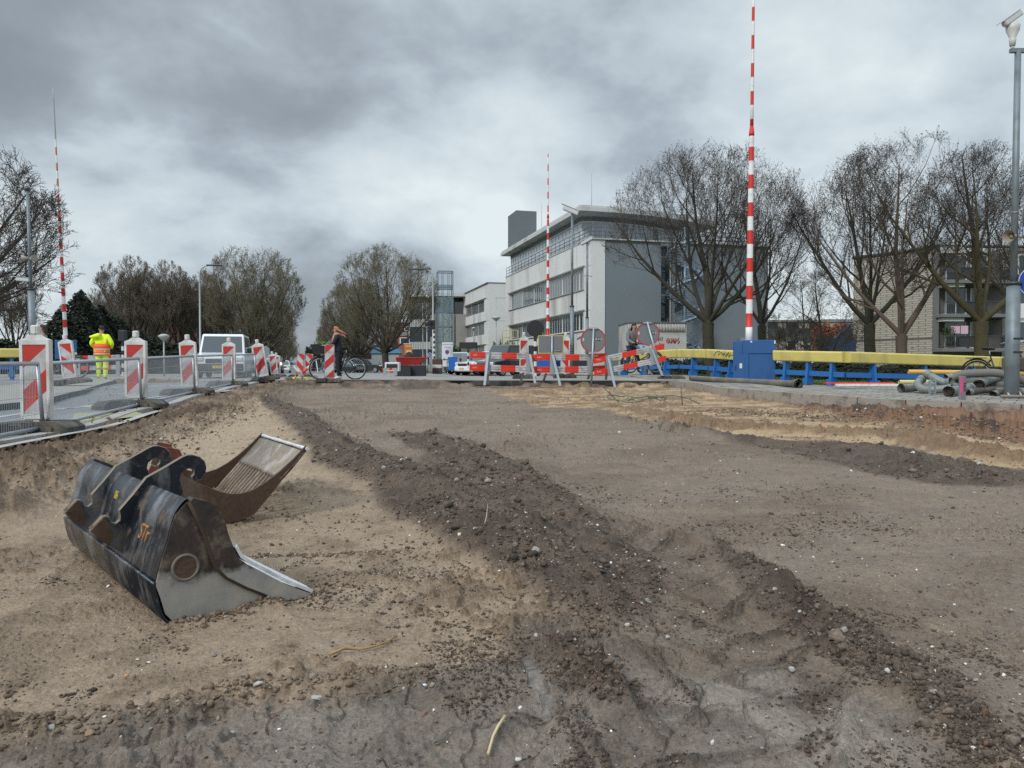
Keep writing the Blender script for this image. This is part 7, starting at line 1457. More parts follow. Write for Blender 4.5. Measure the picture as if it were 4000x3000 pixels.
# ================================================================== vehicles
GLC = mat('car glass', (.035, .05, .055), .05, 0, spec=1.0); TYRE = mat('tyre rubber', (.018, .018, .018), .8); RIM = mat('alloy rim', (.35, .36, .37), .35, .6); LAMPG = mat('headlight glass', (.55, .60, .62), .1, 0, spec=1.0); PLY = mat('yellow number plate', (.62, .42, .05), .5); REDL = mat('tail light red', (.35, .01, .01), .2)
def car(name, label, loc, rz, paint, L_=4.4, W_=1.8, H_=1.85, kind='van', cat='van', group='parked and waiting cars', plate=None, lights_on=False):
    """front faces local -y"""
    r = thing(name, label, cat, loc, rz, group); hw = W_ / 2; hb = .98 if kind == 'van' else .88; hood_l = .95 if kind == 'van' else 1.05; ws = .55 if kind == 'van' else .75
    y0 = -L_ / 2
    m = MB()
    # body: side outline lofted across with a narrower top edge
    side = [(y0 + .12, .26), (y0, .42), (y0 + .02, .72), (y0 + .16, hb - .06), (y0 + hood_l, hb + .06), (L_ / 2 - .05, hb + .04), (L_ / 2, .60), (L_ / 2 - .1, .28)]
    n = len(side); secs = [(-hw, .0), (-hw + .07, .0), (hw - .07, .0), (hw, .0)]; vs = []
    for k, (x_, _) in enumerate(secs):
        for (y_, z_) in side:
            if k in (0, 3): yy = y_ * .965; zz_ = z_ - (.05 if z_ > .8 else 0)
            else: yy, zz_ = y_, z_
            vs.append((x_, yy, zz_))
    fs = [(a * n + i, a * n + (i + 1) % n, (a + 1) * n + (i + 1) % n, (a + 1) * n + i) for a in range(3) for i in range(n)] + [tuple(range(n)), tuple(range(4 * n - 1, 3 * n - 1, -1))]
    m.add(vs, fs); o = m.build('body', paint, r); bv = o.modifiers.new('b', 'BEVEL'); bv.width = .035; bv.segments = 3; bv.limit_method = 'ANGLE'; bv.angle_limit = .4
    cy0 = y0 + hood_l - .02; cy1 = L_ / 2 - (.06 if kind == 'van' else .35); ty0 = cy0 + ws; ty1 = cy1 - (.10 if kind == 'van' else .45); tw = hw - (.13 if kind == 'van' else .22); bw = hw - .05
    vs = [(-bw, cy0, hb), (bw, cy0, hb), (bw, cy1, hb), (-bw, cy1, hb), (-tw, ty0, H_ - .05), (tw, ty0, H_ - .05), (tw, ty1, H_ - .04), (-tw, ty1, H_ - .04)]
    m = MB(); m.add(vs, [(3, 2, 1, 0), (4, 5, 6, 7), (0, 1, 5, 4), (1, 2, 6, 5), (2, 3, 7, 6), (3, 0, 4, 7)]); o = m.build('cabin', paint, r); bv = o.modifiers.new('b', 'BEVEL'); bv.width = .06; bv.segments = 3; bv.limit_method = 'ANGLE'
    V = [Vector(v_) for v_ in vs]
    def panel(nm, a, b, c, d, m_, ins=(.08, .08, .08, .08), off=.006):
        A_, B_, C_, D_ = V[a], V[b], V[c], V[d]; nrm = (B_ - A_).cross(D_ - A_).normalized(); 
        def bl(s, t): return A_.lerp(B_, s).lerp(D_.lerp(C_, s), t)
        ps = [bl(ins[0], ins[1]), bl(1 - ins[2], ins[1]), bl(1 - ins[2], 1 - ins[3]), bl(ins[0], 1 - ins[3])]; q = MB(); q.add([p + nrm * off for p in ps] + [p - nrm * .02 for p in ps], [(0, 1, 2, 3), (7, 6, 5, 4), (0, 4, 5, 1), (1, 5, 6, 2), (2, 6, 7, 3), (3, 7, 4, 0)]); return q.build(nm, m_, r)
    panel('windscreen', 0, 1, 5, 4, GLC, (.05, .06, .05, .12)); panel('rear_window', 2, 3, 7, 6, GLC, (.1, .25, .1, .12))
    e = .34 if kind == 'van' else .48
    panel('side_window', 1, 2, 6, 5, GLC, (.05, .1, 1 - e, .14)); panel('side_window', 3, 0, 4, 7, GLC, (1 - e, .1, .05, .14))
    panel('side_window', 1, 2, 6, 5, GLC, (e + .03, .1, .12, .14)); panel('side_window', 3, 0, 4, 7, GLC, (.12, .1, e + .03, .14))
    m = MB(); m.box((0, y0 + .03, .44), (W_ * .96, .16, .30), bev=.05); m.build('bumper', mat('dark bumper', (.03, .032, .036), .6) if kind == 'van' else paint, r)
    m = MB(); m.box((0, y0 + .01, .70), (W_ * .56, .06, .17), bev=.02); m.build('grille', BLK, r)
    lm = LAMPG
    for s in (-1, 1):
        m = MB(); m.box((s * W_ * .39, y0 + .05, .76), (.30, .14, .20), bev=.05)
        if lights_on: ml = mat('lit headlight', (.9, .8, .55), .3); ml.node_tree.nodes['Principled BSDF'].inputs['Emission Color'].default_value = (1, .78, .45, 1); ml.node_tree.nodes['Principled BSDF'].inputs['Emission Strength'].default_value = 3; lm = ml
        m.build('headlight', lm, r)
        m = MB(); m.box((s * (hw + .10), cy0 + .38, hb + .16), (.16, .10, .22), bev=.04); m.cyl((s * (hw - .05), cy0 + .38, hb + .06), (s * (hw + .06), cy0 + .38, hb + .1), .02, .02, 6); m.build('mirror', BLK, r)
        m = MB(); m.box((s * W_ * .45, L_ / 2 - .02, .95), (.10, .08, .30), bev=.02); m.build('tail_light', REDL, r)
        for y_ in (y0 + .78, L_ / 2 - .75):
            m = MB(); m.lathe([(.20, -.10), (.29, -.10), (.325, -.05), (.325, .05), (.29, .10), (.20, .10)], (s * (hw - .09), y_, .325), 20, 0, Matrix.Rotation(PI / 2, 3, 'Y')); w_ = m.build('wheel', TYRE, r)
            m = MB(); m.lathe([(.03, .08), (.19, .085), (.205, .105)], (s * (hw - .09), y_, .325), 16, 0, Matrix.Rotation(PI / 2 * s, 3, 'Y')); 
            m.build('rim', RIM, w_)
    m = MB(); m.box((-.0, y0 - .062, .46), (.52, .012, .11)); p_ = m.build('number_plate', PLY, r)
    if plate: text(p_, plate, .085, (0, y0 - .07, .46), (PI / 2, 0, 0), BTXT)
    return r
PW = mat('white car paint', (.74, .77, .80), .22, 0, .04, 1, coat=.5); PS = mat('silver car paint', (.38, .42, .45), .3, .3, coat=.5); PD = mat('dark car paint', (.03, .032, .035), .2, 0, coat=.6); PR = mat('red car paint', (.25, .03, .025), .3, 0, coat=.5); PG = mat('grey blue car paint', (.10, .12, .15), .3, .2, coat=.5)
def car_at(u, D, **k): p = P(u, 1432, D); return (p.x, p.y, hz(p.x, p.y))
q = car_at(852, 30.5); car('white_van', 'large white van driving towards the viewer behind the mesh fence', (q[0] - .45, q[1] + 2.0, q[2]), .26, PW, 4.6, 1.86, 1.86, 'van', 'van', plate='V-123-XV')
q = car_at(990, 37); car('dark_car', 'dark car following directly behind the white van', (q[0], q[1], q[2]), .26, PG, 4.2, 1.75, 1.5, 'car', 'car')
q = car_at(1062, 62); car('oncoming_car', 'small car with lit headlights between the white van and the leaning beacon', q, .26, PG, 4.2, 1.75, 1.5, 'car', 'car', lights_on=True)
q = car_at(1105, 90); car('parked_car', 'tiny white car far down the avenue on the left', q, .26, PW, 4.2, 1.75, 1.5, 'car', 'car')
q = car_at(1140, 120); car('parked_car', 'tiny pale car at the far end of the avenue', q, .26, PS, 4.2, 1.75, 1.5, 'car', 'car')
q = car_at(1810, 62); car('silver_van', 'small silver van parked at the left of the car row by the offices', q, -.35, PS, 4.2, 1.75, 1.75, 'van', 'van')
q = car_at(1842, 55); car('parked_car', 'black car parked right of the silver van', q, -.65, PD, 4.2, 1.75, 1.48, 'car', 'car')
q = car_at(1868, 52); car('parked_car', 'red car half hidden by the left plank barrier', q, -.5, PR, 4.2, 1.75, 1.5, 'car', 'car')
q = car_at(1912, 50); car('parked_car', 'white car behind the gap of the left plank barrier', q, -.9, PW, 4.3, 1.75, 1.45, 'car', 'car')
q = car_at(2005, 46); car('parked_car', 'black tall car right of the white car, behind the barrier planks', (q[0] - .2, q[1] + 1, q[2]), -.8, PD, 4.5, 1.85, 1.95, 'van', 'car')
q = car_at(1925, 66); car('parked_car', 'pale car under the yellow lift platform', q, -1.0, PW, 4.3, 1.75, 1.9, 'van', 'car')
for k, (u_, D, lb) in enumerate(((1335, 75, 'dark car parked under the avenue trees behind the woman'), (1440, 82, 'car parked behind the rear bicycle wheel'))): q = car_at(u_, D); car('parked_car', lb, q, 1.2, PD if k else PG, 4.2, 1.75, 1.5, 'car', 'car')
# ================================================================== bicycles
def bicycle(label, loc, rz, frame_m=None, kind='plain', lean=0.0, sc=1.0):
    """rides towards local -x"""
    r = thing('bicycle', label, 'bicycle', loc, rz, 'bicycles', rot=(lean, 0, rz)); r.scale = (sc, sc, sc); FM = frame_m or mat('black bicycle paint', (.015, .015, .018), .35); R_ = .35; xf_, xr_ = -.54, .56
    for x_ in (xf_, xr_):
        m = MB(); n = 32; m.tube([(x_ + (R_ - .018) * math.cos(t), 0, R_ + (R_ - .018) * math.sin(t)) for t in np.linspace(0, 2 * PI, n + 1)[:-1]], .021, 8, closed=True); w_ = m.build('wheel', TYRE, r)
        m = MB(); m.tube([(x_ + (R_ - .045) * math.cos(t), 0, R_ + (R_ - .045) * math.sin(t)) for t in np.linspace(0, 2 * PI, n + 1)[:-1]], .011, 5, closed=True); m.cyl((x_, -.04, R_), (x_, .04, R_), .025, .025, 8); m.build('rim', GALV, w_)
        m = MB()
        for k in range(18): t = k * 2 * PI / 18; m.cyl((x_, .02 * (-1) ** k, R_), (x_ + (R_ - .05) * math.cos(t), 0, R_ + (R_ - .05) * math.sin(t)), .0022, .0022, 3, caps=False)
        m.build('spokes', GALV, w_)
    bb = (.10, 0, .30); st_ = (.27, 0, .82); hd = (-.36, 0, .88); hd2 = (-.39, 0, .72)
    m = MB(); m.tube([hd2, (-.15, 0, .42), bb], .02, 8); m.tube([hd, (-.12, 0, .55), (.16, 0, .45)], .018, 8); m.tube([bb, st_], .018, 8)
    for s in (-1, 1): m.tube([(bb[0], s * .03, bb[2]), (xr_, s * .06, R_)], .011, 6); m.tube([(st_[0] - .02, s * .02, .72), (xr_, s * .06, R_)], .010, 6); m.tube([(hd2[0], s * .02, hd2[2]), (xf_ + .03, s * .05, R_ + .15), (xf_, s * .05, R_)], .013, 6)
    m.tube([hd, hd2], .022, 8); m.build('frame', FM, r)
    m = MB(); m.tube([(-.33, 0, .88), (-.35, 0, 1.08)], .013, 6); m.tube([(-.12, -.30, 1.06), (-.25, -.27, 1.10), (-.36, -.1, 1.09), (-.36, .1, 1.09), (-.25, .27, 1.10), (-.12, .30, 1.06)], .012, 6); m.build('handlebar', GALV, r)
    m = MB(); m.tube([(.27, 0, .8), (.29, 0, .94)], .013, 6); m.build('seat_post', GALV, r)
    m = MB(); m.add([(.16, -.03, .97), (.16, .03, .97), (.30, .09, .985), (.42, .10, 1.0), (.42, -.10, 1.0), (.30, -.09, .985), (.18, 0, .93), (.40, -.06, .93), (.40, .06, .93)], [(0, 1, 2, 3, 4, 5), (0, 6, 1), (1, 6, 8, 3, 2), (0, 5, 4, 7, 6), (3, 8, 7, 4), (6, 7, 8)]); o = m.build('saddle', BLK, r)
    for x_, a0, a1 in ((xf_, .3, 2.6), (xr_, -.3, 2.5)): m = MB(); m.tube([(x_ + (R_ + .035) * math.cos(t), 0, R_ + (R_ + .035) * math.sin(t)) for t in np.linspace(a0, a1, 14)], .022, 5); m.build('mudguard', FM, r)
    m = MB(); m.box((.58, 0, .76), (.40, .13, .02)); m.tube([(.42, .05, .76), (xr_, .07, R_)], .007, 4); m.tube([(.74, -.05, .76), (xr_, -.07, R_)], .007, 4); m.build('rack', BLK, r)
    m = MB(); m.cyl((bb[0], -.05, bb[2]), (bb[0], -.056, bb[2]), .09, .09, 16); m.tube([(bb[0], -.07, bb[2]), (bb[0] + .1, -.08, bb[2] - .13)], .010, 5); m.tube([(bb[0], .07, bb[2]), (bb[0] - .1, .08, bb[2] + .13)], .010, 5); m.box((bb[0] + .1, -.13, bb[2] - .13), (.09, .10, .02)); m.box((bb[0] - .1, .13, bb[2] + .13), (.09, .10, .02)); m.build('crank', GALV, r)
    m = MB(); m.box((.33, -.055, .33), (.56, .012, .13), bev=.005); m.build('chain_case', BLK, r)
    m = MB(); m.cyl((-.52, 0, .80), (-.46, 0, .80), .045, .035, 12); m.build('headlight', mat('headlight glass', (.55, .60, .62), .1), r)
    if kind == 'basket':
        m = MB(); vs = [(x_ * a + -.56, y_ * b, z_) for (a, b, z_) in ((.15, .16, .80), (.23, .21, 1.10)) for x_, y_ in ((-1, -1), (1, -1), (1, 1), (-1, 1))]; m.add(vs, [(3, 2, 1, 0), (0, 1, 5, 4), (1, 2, 6, 5), (2, 3, 7, 6), (3, 0, 4, 7)]); m.build('basket', BLK, r)
        m = MB(); rs = random.Random(9)
        for k in range(90): p_ = Vector((-.48 + rs.gauss(0, .11), rs.gauss(0, .08), 1.08 + rs.uniform(0, .10))); q_ = Vector((rs.gauss(0, 1), rs.gauss(0, 1), rs.gauss(0, .6))).normalized() * .05; w_ = q_.orthogonal() * .4; m.add([p_ - q_, p_ + w_, p_ + q_, p_ - w_], [(0, 1, 2, 3)])
        m.build('leaves', mat('salad green', (.08, .16, .04), .7), r, fix=False)
        m = MB(); m.box((-.62, -.06, .42), (.03, .02, .36), M=Matrix.Rotation(-.15, 4, 'Y')); m.build('fork_guard', mat('white plate', (.6, .6, .6), .5), r)
    return r
# ================================================================== people
SKIN = mat('skin', (.42, .24, .17), .6, 0, .1, 10)
def skin_mesh(name, verts, edges, radii, m_, parent, root=0, sub=2):
    me = bpy.data.meshes.new(name); me.from_pydata(verts, edges, []); o = bpy.data.objects.new(name, me); col.objects.link(o); me.materials.append(m_)
    o.modifiers.new('skin', 'SKIN'); sv = me.skin_vertices[0].data
    for i, q in enumerate(radii): sv[i].radius = q if isinstance(q, (tuple, list)) else (q, q); sv[i].use_root = (i == root)
    o.modifiers['skin'].use_smooth_shade = True; s_ = o.modifiers.new('sub', 'SUBSURF'); s_.levels = sub; s_.render_levels = sub; o.parent = parent; return o
class Rig:
    def __init__(s): s.v = []; s.e = []; s.r = []
    def p(s, co, r, link=None):
        s.v.append(tuple(co)); s.r.append(r); i = len(s.v) - 1
        if link is not None: s.e.append((link, i))
        return i
    def chain(s, start, pts):
        k = start
        for co, r in pts: k = s.p(co, r, k)
        return k
def hand(rig, wrist_i, wrist, d, up, s=1.0, curl=.5):
    d = Vector(d).normalized(); up = Vector(up).normalized(); side = d.cross(up).normalized(); w_ = Vector(wrist); pm = rig.p(w_ + d * .05 * s, (.030 * s, .016 * s), wrist_i)
    for k, (o_, L_) in enumerate(((-.030, .070), (-.010, .080), (.010, .076), (.028, .060))):
        b = w_ + d * .085 * s + side * o_ * s; k0 = rig.p(b, .0095 * s, pm); k1 = rig.p(b + (d * (1 - curl * .4) - up * curl * .5) * L_ * .5 * s, .0085 * s, k0); rig.p(b + (d * (1 - curl * .8) - up * curl) * L_ * s, .007 * s, k1)
    t0 = rig.p(w_ + d * .03 * s - side * .035 * s, .011 * s, pm); rig.p(w_ + d * .065 * s - side * .055 * s - up * .015 * s, .008 * s, t0)
def person(label, loc, rz, J, coat, trousers, hair, hairstyle='short', coat_len=None, hood=None, scale=1.0, shoes=None, rot=None, hat=None, coat_r=1.0, boots_white=False, skirt=False, group=None):
    """J: joint positions (metres, local, facing -y): pelvis chest neck head; per side shoulder elbow wrist hand hip knee ankle toe"""
    r = thing('person', label, 'person', loc, rz, group, rot=rot); r.scale = (scale,) * 3; V_ = Vector
    g = Rig(); pv = g.p(J['pelvis'], (.13, .10)); sp = g.p(J['waist'], (.115, .09), pv); ch = g.p(J['chest'], (.14, .10), sp); nk = g.p(J['neck'], (.052, .055), ch); hdv = V_(J['head']); up = (hdv - V_(J['neck'])).normalized()
    h0 = g.p(hdv - up * .06, (.060, .068), nk); h1 = g.p(hdv, (.074, .090), h0); g.p(hdv + up * .075, (.058, .072), h1)
    for s in ('l', 'r'):
        sh = g.p(J['shoulder_' + s], .055, ch); el = g.p(J['elbow_' + s], .040, sh); wr_ = g.p(J['wrist_' + s], .026, el); hand(g, wr_, J['wrist_' + s], J['hand_' + s], J.get('palm_' + s, (0, -1, .3)), 1.0)
        hp = g.p(J['hip_' + s], .085, pv); kn = g.p(J['knee_' + s], .058, hp); an = g.p(J['ankle_' + s], .036, kn); g.p(J['toe_' + s], .030, an)
    body = skin_mesh('body', g.v, g.e, g.r, SKIN, r)
    # face
    f = V_(J.get('face', (0, -1, 0))).normalized(); sd_ = f.cross(up).normalized(); m = MB(); m.cyl(tuple(hdv + f * .082 - up * .0), tuple(hdv + f * .108 - up * .028), .009, .015, 6); m.build('nose', SKIN, r)
    for k in (-1, 1): m = MB(); m.ball(tuple(hdv + f * .080 + sd_ * k * .030 + up * .012), .011, 8); m.build('eye', mat('eye dark', (.03, .02, .02), .3), r); m = MB(); m.ball(tuple(hdv + sd_ * k * .080 - up * .005), (.014, .022, .03), 8); m.build('ear', SKIN, r)
    m = MB(); m.box(tuple(hdv + f * .085 - up * .048), (.045, .012, .010)); m.build('mouth', mat('lips', (.30, .11, .10), .5), r)
    # trousers
    g = Rig(); pv = g.p(V_(J['pelvis']) + V_((0, 0, .04)), (.15, .12)); 
    for s in ('l', 'r'):
        hp = g.p(J['hip_' + s], (.105, .105), pv); kn = g.p(J['knee_' + s], (.078, .080), hp); g.p(V_(J['ankle_' + s]) + V_((0, 0, .015)), (.058, .062), kn)
    skin_mesh('trousers', g.v, g.e, g.r, trousers, r)
    # coat
    g = Rig(); wv = V_(J['waist']); pl_ = V_(J['pelvis']); k = coat_r
    if coat_len is None: b = g.p(pl_ - V_((0, 0, .02)), (.165 * k, .13 * k))
    else: b0_ = g.p(pl_ - V_((0, 0, coat_len)), (.185 * k, .14 * k)); b = g.p(pl_, (.175 * k, .14 * k), b0_)
    w1 = g.p(wv, (.155 * k, .125 * k), b); ch = g.p(J['chest'], (.175 * k, .135 * k), w1); g.p(V_(J['neck']) - V_((0, 0, .01)), (.080, .085), ch)
    for s in ('l', 'r'): sh = g.p(J['shoulder_' + s], .078 * k, ch); el = g.p(J['elbow_' + s], .060 * k, sh); wv_ = V_(J['wrist_' + s]); g.p(V_(J['elbow_' + s]).lerp(wv_, .96), .044 * k, el)
    ct = skin_mesh('coat', g.v, g.e, g.r, coat, r, root=1)
    # hair
    if hairstyle:
        m = MB(); back = -f; top = hdv + up * .035 + back * .022
        n_, h_ = 16, 9; vs = []; M_ = Matrix((sd_, f, up)).transposed()
        for a in range(h_):
            ph = PI * .60 * a / (h_ - 1)
            for b_ in range(n_): t = 2 * PI * b_ / n_; q = V_((.088 * math.sin(ph) * math.cos(t), .104 * math.sin(ph) * math.sin(t), .105 * math.cos(ph))); 
            
            for b_ in range(n_):
                t = 2 * PI * b_ / n_; q = V_((.090 * math.sin(ph) * math.cos(t), .106 * math.sin(ph) * math.sin(t), .105 * math.cos(ph)))
                if math.sin(t) > .2 and ph > PI * .33: q = q * .80          # leave the face free
                vs.append(top + M_ @ q)
        m.add(vs, [(a * n_ + b_, a * n_ + (b_ + 1) % n_, (a + 1) * n_ + (b_ + 1) % n_, (a + 1) * n_ + b_) for a in range(h_ - 1) for b_ in range(n_)], 0, True)
        if hairstyle in ('long', 'windblown'):
            L_ = .20 if hairstyle == 'long' else .26; rs = random.Random(3)
            for k_ in range(26):
                a = (k_ / 25 - .5) * 2.6; st_ = hdv + (back * math.cos(a) + sd_ * math.sin(a)) * .085 + up * .03; d_ = (-up * (1 if hairstyle == 'long' else .55) + back * (.15 if hairstyle == 'long' else .95) + sd_ * rs.uniform(-.2, .2)).normalized()
                m.tube([st_, st_ + d_ * L_ * .5 + back * .01, st_ + d_ * L_ * rs.uniform(.8, 1.2) - up * .02], [.022, .020, .005], 5)
        m.build('hair', hair, r, fix=False)
    for s in ('l', 'r'):
        a, t = V_(J['ankle_' + s]), V_(J['toe_' + s]); g = Rig(); i0 = g.p(a + V_((0, 0, -.0)) - (t - a) * .22, (.045, .045)); g.p(t + (t - a) * .15, (.040, .034), i0); skin_mesh('shoe', g.v, g.e, g.r, shoes or mat('dark shoe', (.03, .028, .026), .6), r, sub=1)
    return r
def std(H_=1.75):
    k = H_ / 1.75; J = dict(pelvis=(0, 0, .93), waist=(0, 0, 1.10), chest=(0, 0, 1.30), neck=(0, -.01, 1.47), head=(0, -.03, 1.62))
    for s, x_ in (('l', .19), ('r', -.19)):
        J['shoulder_' + s] = (x_, 0, 1.40); J['elbow_' + s] = (x_ * 1.35, .03, 1.12); J['wrist_' + s] = (x_ * 1.3, -.08, .89); J['hand_' + s] = (0, -.1, -1)
        J['hip_' + s] = (x_ * .5, 0, .88); J['knee_' + s] = (x_ * .55, -.02, .50); J['ankle_' + s] = (x_ * .55, .02, .09); J['toe_' + s] = (x_ * .6, -.13, .04)
    return J
HIV = mat('high visibility yellow', (.72, .95, .02), .7, 0, .06, 6, .3, 20); HIV.node_tree.nodes['Principled BSDF'].inputs['Emission Strength'].default_value = 0
HOR_ = mat('high visibility orange', (.85, .14, .03), .7, 0, .1, 6)
# worker seen from behind on the left
q = P(399, 1490, 25.5); J = std(); J.update(elbow_l=(.30, .05, 1.18), wrist_l=(.22, -.12, 1.02), elbow_r=(-.32, .02, 1.17), wrist_r=(-.20, -.18, 1.05), hand_l=(0, -1, -.1), hand_r=(0, -1, -.1)); J['head'] = (.02, -.04, 1.62); J['face'] = (.8, -.6, 0)
wk = person('road worker in yellow high visibility clothing with orange vest panel, back turned', (q.x, q.y, q.z + .0), PI + .1, J, HIV, HIV, mat('black knitted cap', (.012, .012, .015), .9), 'short', shoes=mat('dark shoe', (.03, .028, .026), .6), coat_r=1.12, scale=1.06)
m = MB(); 
for z_, h_ in ((1.08, .20), (.90, .16)): m.lathe([(.215, -h_ / 2), (.222, 0), (.225, h_ / 2)], (0, 0, z_), 20, 0, Matrix.Diagonal((1.05, .80, 1)))
m.build('vest_band', HOR_, wk)
for z_ in (1.00, .85): m = MB(); m.lathe([(.229, -.02), (.229, .02)], (0, 0, z_), 20, 0, Matrix.Diagonal((1.05, .80, 1))); m.build('reflective_stripe', mat('reflective grey', (.55, .5, .48), .4), wk)
for s in (-1, 1): m = MB(); m.lathe([(.088, -.025), (.088, .025)], (s * .105, 0, .42), 14); m.build('reflective_stripe', mat('reflective grey', (.55, .5, .48), .4), wk)
g = Rig(); a = g.p((-.02, .12, 1.44), .10); g.p((.16, .17, 1.40), .06, a); g.p((.30, .16, 1.38), .03, 1); skin_mesh('hood', g.v, g.e, g.r, HIV, wk)
# person on the far left behind the nearest beacon
q = P(172, 1482, 24.5); J = std(); J['face'] = (0, -1, 0); pl2 = person('person in a pale jacket with dark hair, mostly hidden by the nearest beacon', (q.x, q.y, q.z), -1.2, J, mat('grey pink jacket', (.26, .22, .23), .8), mat('dark jeans', (.03, .045, .08), .8), mat('dark brown hair', (.05, .02, .015), .7), 'long', scale=1.0)
q = P(232, 1478, 25.0); bicycle('bicycle held beside the person behind the nearest beacon', (q.x, q.y, q.z), PI + .25, mat('dark red bicycle paint', (.12, .02, .03), .4))
# woman standing astride her bicycle, facing left
q = P(1318, 1483, 25.0); wx, wy = q.x, q.y; zc_ = q.z; bicycle('black bicycle with front basket of greens, ridden by the woman', (wx, wy, zc_), .0, None, 'basket', sc=1.04)
J = dict(pelvis=(-.0, .0, .93), waist=(.0, -.02, 1.10), chest=(.0, -.04, 1.30), neck=(.0, -.07, 1.46), head=(.0, -.10, 1.60))
J = {k: (v[0], v[1], v[2]) for k, v in J.items()}
for s, x_ in (('l', .17), ('r', -.17)):
    J['shoulder_' + s] = (x_, -.03, 1.39); J['elbow_' + s] = (x_ * 1.35, -.14, 1.15); J['wrist_' + s] = (x_ * 1.5, -.42, 1.10); J['hand_' + s] = (0, -1, .1)
    J['hip_' + s] = (x_ * .5, 0, .88); J['knee_' + s] = (x_ * .75, -.02, .48); J['ankle_' + s] = (x_ * .9, .02, .09); J['toe_' + s] = (x_ * .95, -.13, .04)
NAVY = mat('dark navy coat', (.010, .012, .018), .85)
wo = person('woman in dark coat with wind-blown red hair and pink scarf, astride her bicycle', (wx + .06, wy, zc_), -PI / 2, J, NAVY, mat('black trousers', (.008, .009, .013), .85), mat('red brown hair', (.34, .13, .06), .6, 0, .3, 30), 'windblown', coat_len=.30, shoes=mat('white shoe', (.6, .6, .6), .5), coat_r=.95)
PINK = mat('dusty pink scarf', (.42, .22, .20), .9); m = MB(); m.tube([(.085 * math.cos(t), -.05 + .085 * math.sin(t), 1.465 + .02 * math.sin(3 * t)) for t in np.linspace(0, 2 * PI, 17)[:-1]], .040, 8, closed=True); m.tube([(.03, -.14, 1.45), (.05, -.19, 1.28), (.05, -.19, 1.10)], [.04, .045, .035], 6); m.tube([(0, .05, 1.47), (.02, .16, 1.44), (.02, .22, 1.36)], [.035, .03, .02], 6); m.build('scarf', PINK, wo)
# father with child on a bicycle
q = P(2472, 1458, 27.3); fx_, fy_, fz_ = q.x, q.y, q.z; bicycle('black bicycle carrying father and child, its wheels seen under the tilted barrier', (fx_ + .35, fy_ - .05, fz_), PI + .55, None, 'plain', sc=1.05)
J = dict(pelvis=(.0, .05, .93), waist=(.0, .02, 1.10), chest=(.0, -.02, 1.30), neck=(.0, -.06, 1.47), head=(.0, -.09, 1.61))
for s, x_ in (('l', .20), ('r', -.20)):
    J['shoulder_' + s] = (x_, -.02, 1.40); J['elbow_' + s] = (x_ * 1.45, -.16, 1.15); J['wrist_' + s] = (x_ * 1.2, -.40, 1.05); J['hand_' + s] = (0, -1, 0)
    J['hip_' + s] = (x_ * .5, .05, .88); J['knee_' + s] = (x_ * .9, .0, .48); J['ankle_' + s] = (x_ * 1.1, .03, .09); J['toe_' + s] = (x_ * 1.15, -.12, .04)
person('father in a grey jacket with chin-length dark hair, standing astride his bicycle', (fx_, fy_, fz_), .35, J, mat('grey jacket', (.14, .14, .145), .85, 0, .15, 10, .3, 40), mat('dark blue jeans', (.02, .035, .075), .85), mat('very dark hair', (.018, .012, .010), .6), 'long', scale=1.02)
J = dict(pelvis=(0, 0, .0), waist=(0, 0, .12), chest=(0, -.01, .26), neck=(0, -.02, .37), head=(0, -.04, .48))
for s, x_ in (('l', .12), ('r', -.12)):
    J['shoulder_' + s] = (x_, 0, .32); J['elbow_' + s] = (x_ * 1.4, -.06, .16); J['wrist_' + s] = (x_ * 1.1, -.20, .14); J['hand_' + s] = (0, -1, 0)
    J['hip_' + s] = (x_ * .55, 0, -.02); J['knee_' + s] = (x_ * .9, -.27, .02); J['ankle_' + s] = (x_ * 1.1, -.30, -.26); J['toe_' + s] = (x_ * 1.1, -.40, -.29)
person('blond child in a dark jacket and light jeans seated in front of the father', (fx_ + .22, fy_ - .32, fz_ + .93), .35, J, mat('dark child jacket', (.025, .028, .045), .8, 0, .3, 20), mat('light blue jeans', (.22, .32, .42), .8), mat('blond hair', (.42, .28, .14), .6), 'short', scale=.92, coat_r=.66)
# parked bicycle behind the right mast
q = P(3915, 1470, 17.0); bicycle('dark bicycle with brown side bags parked behind the right mast', (q.x, q.y, hz(q.x, q.y)), PI / 2 + .5, None, 'plain')
bb_ = thing('bicycle_bag', 'brown double bicycle bag hanging on the parked bicycle by the mast', 'bag', (q.x - .02, q.y - .45, hz(q.x, q.y) + .52), .5)
for s in (-1, 1): m = MB(); m.box((s * .17, 0, .1), (.14, .32, .30), bev=.03); m.build('pouch', mat('brown canvas', (.10, .085, .06), .8), bb_)

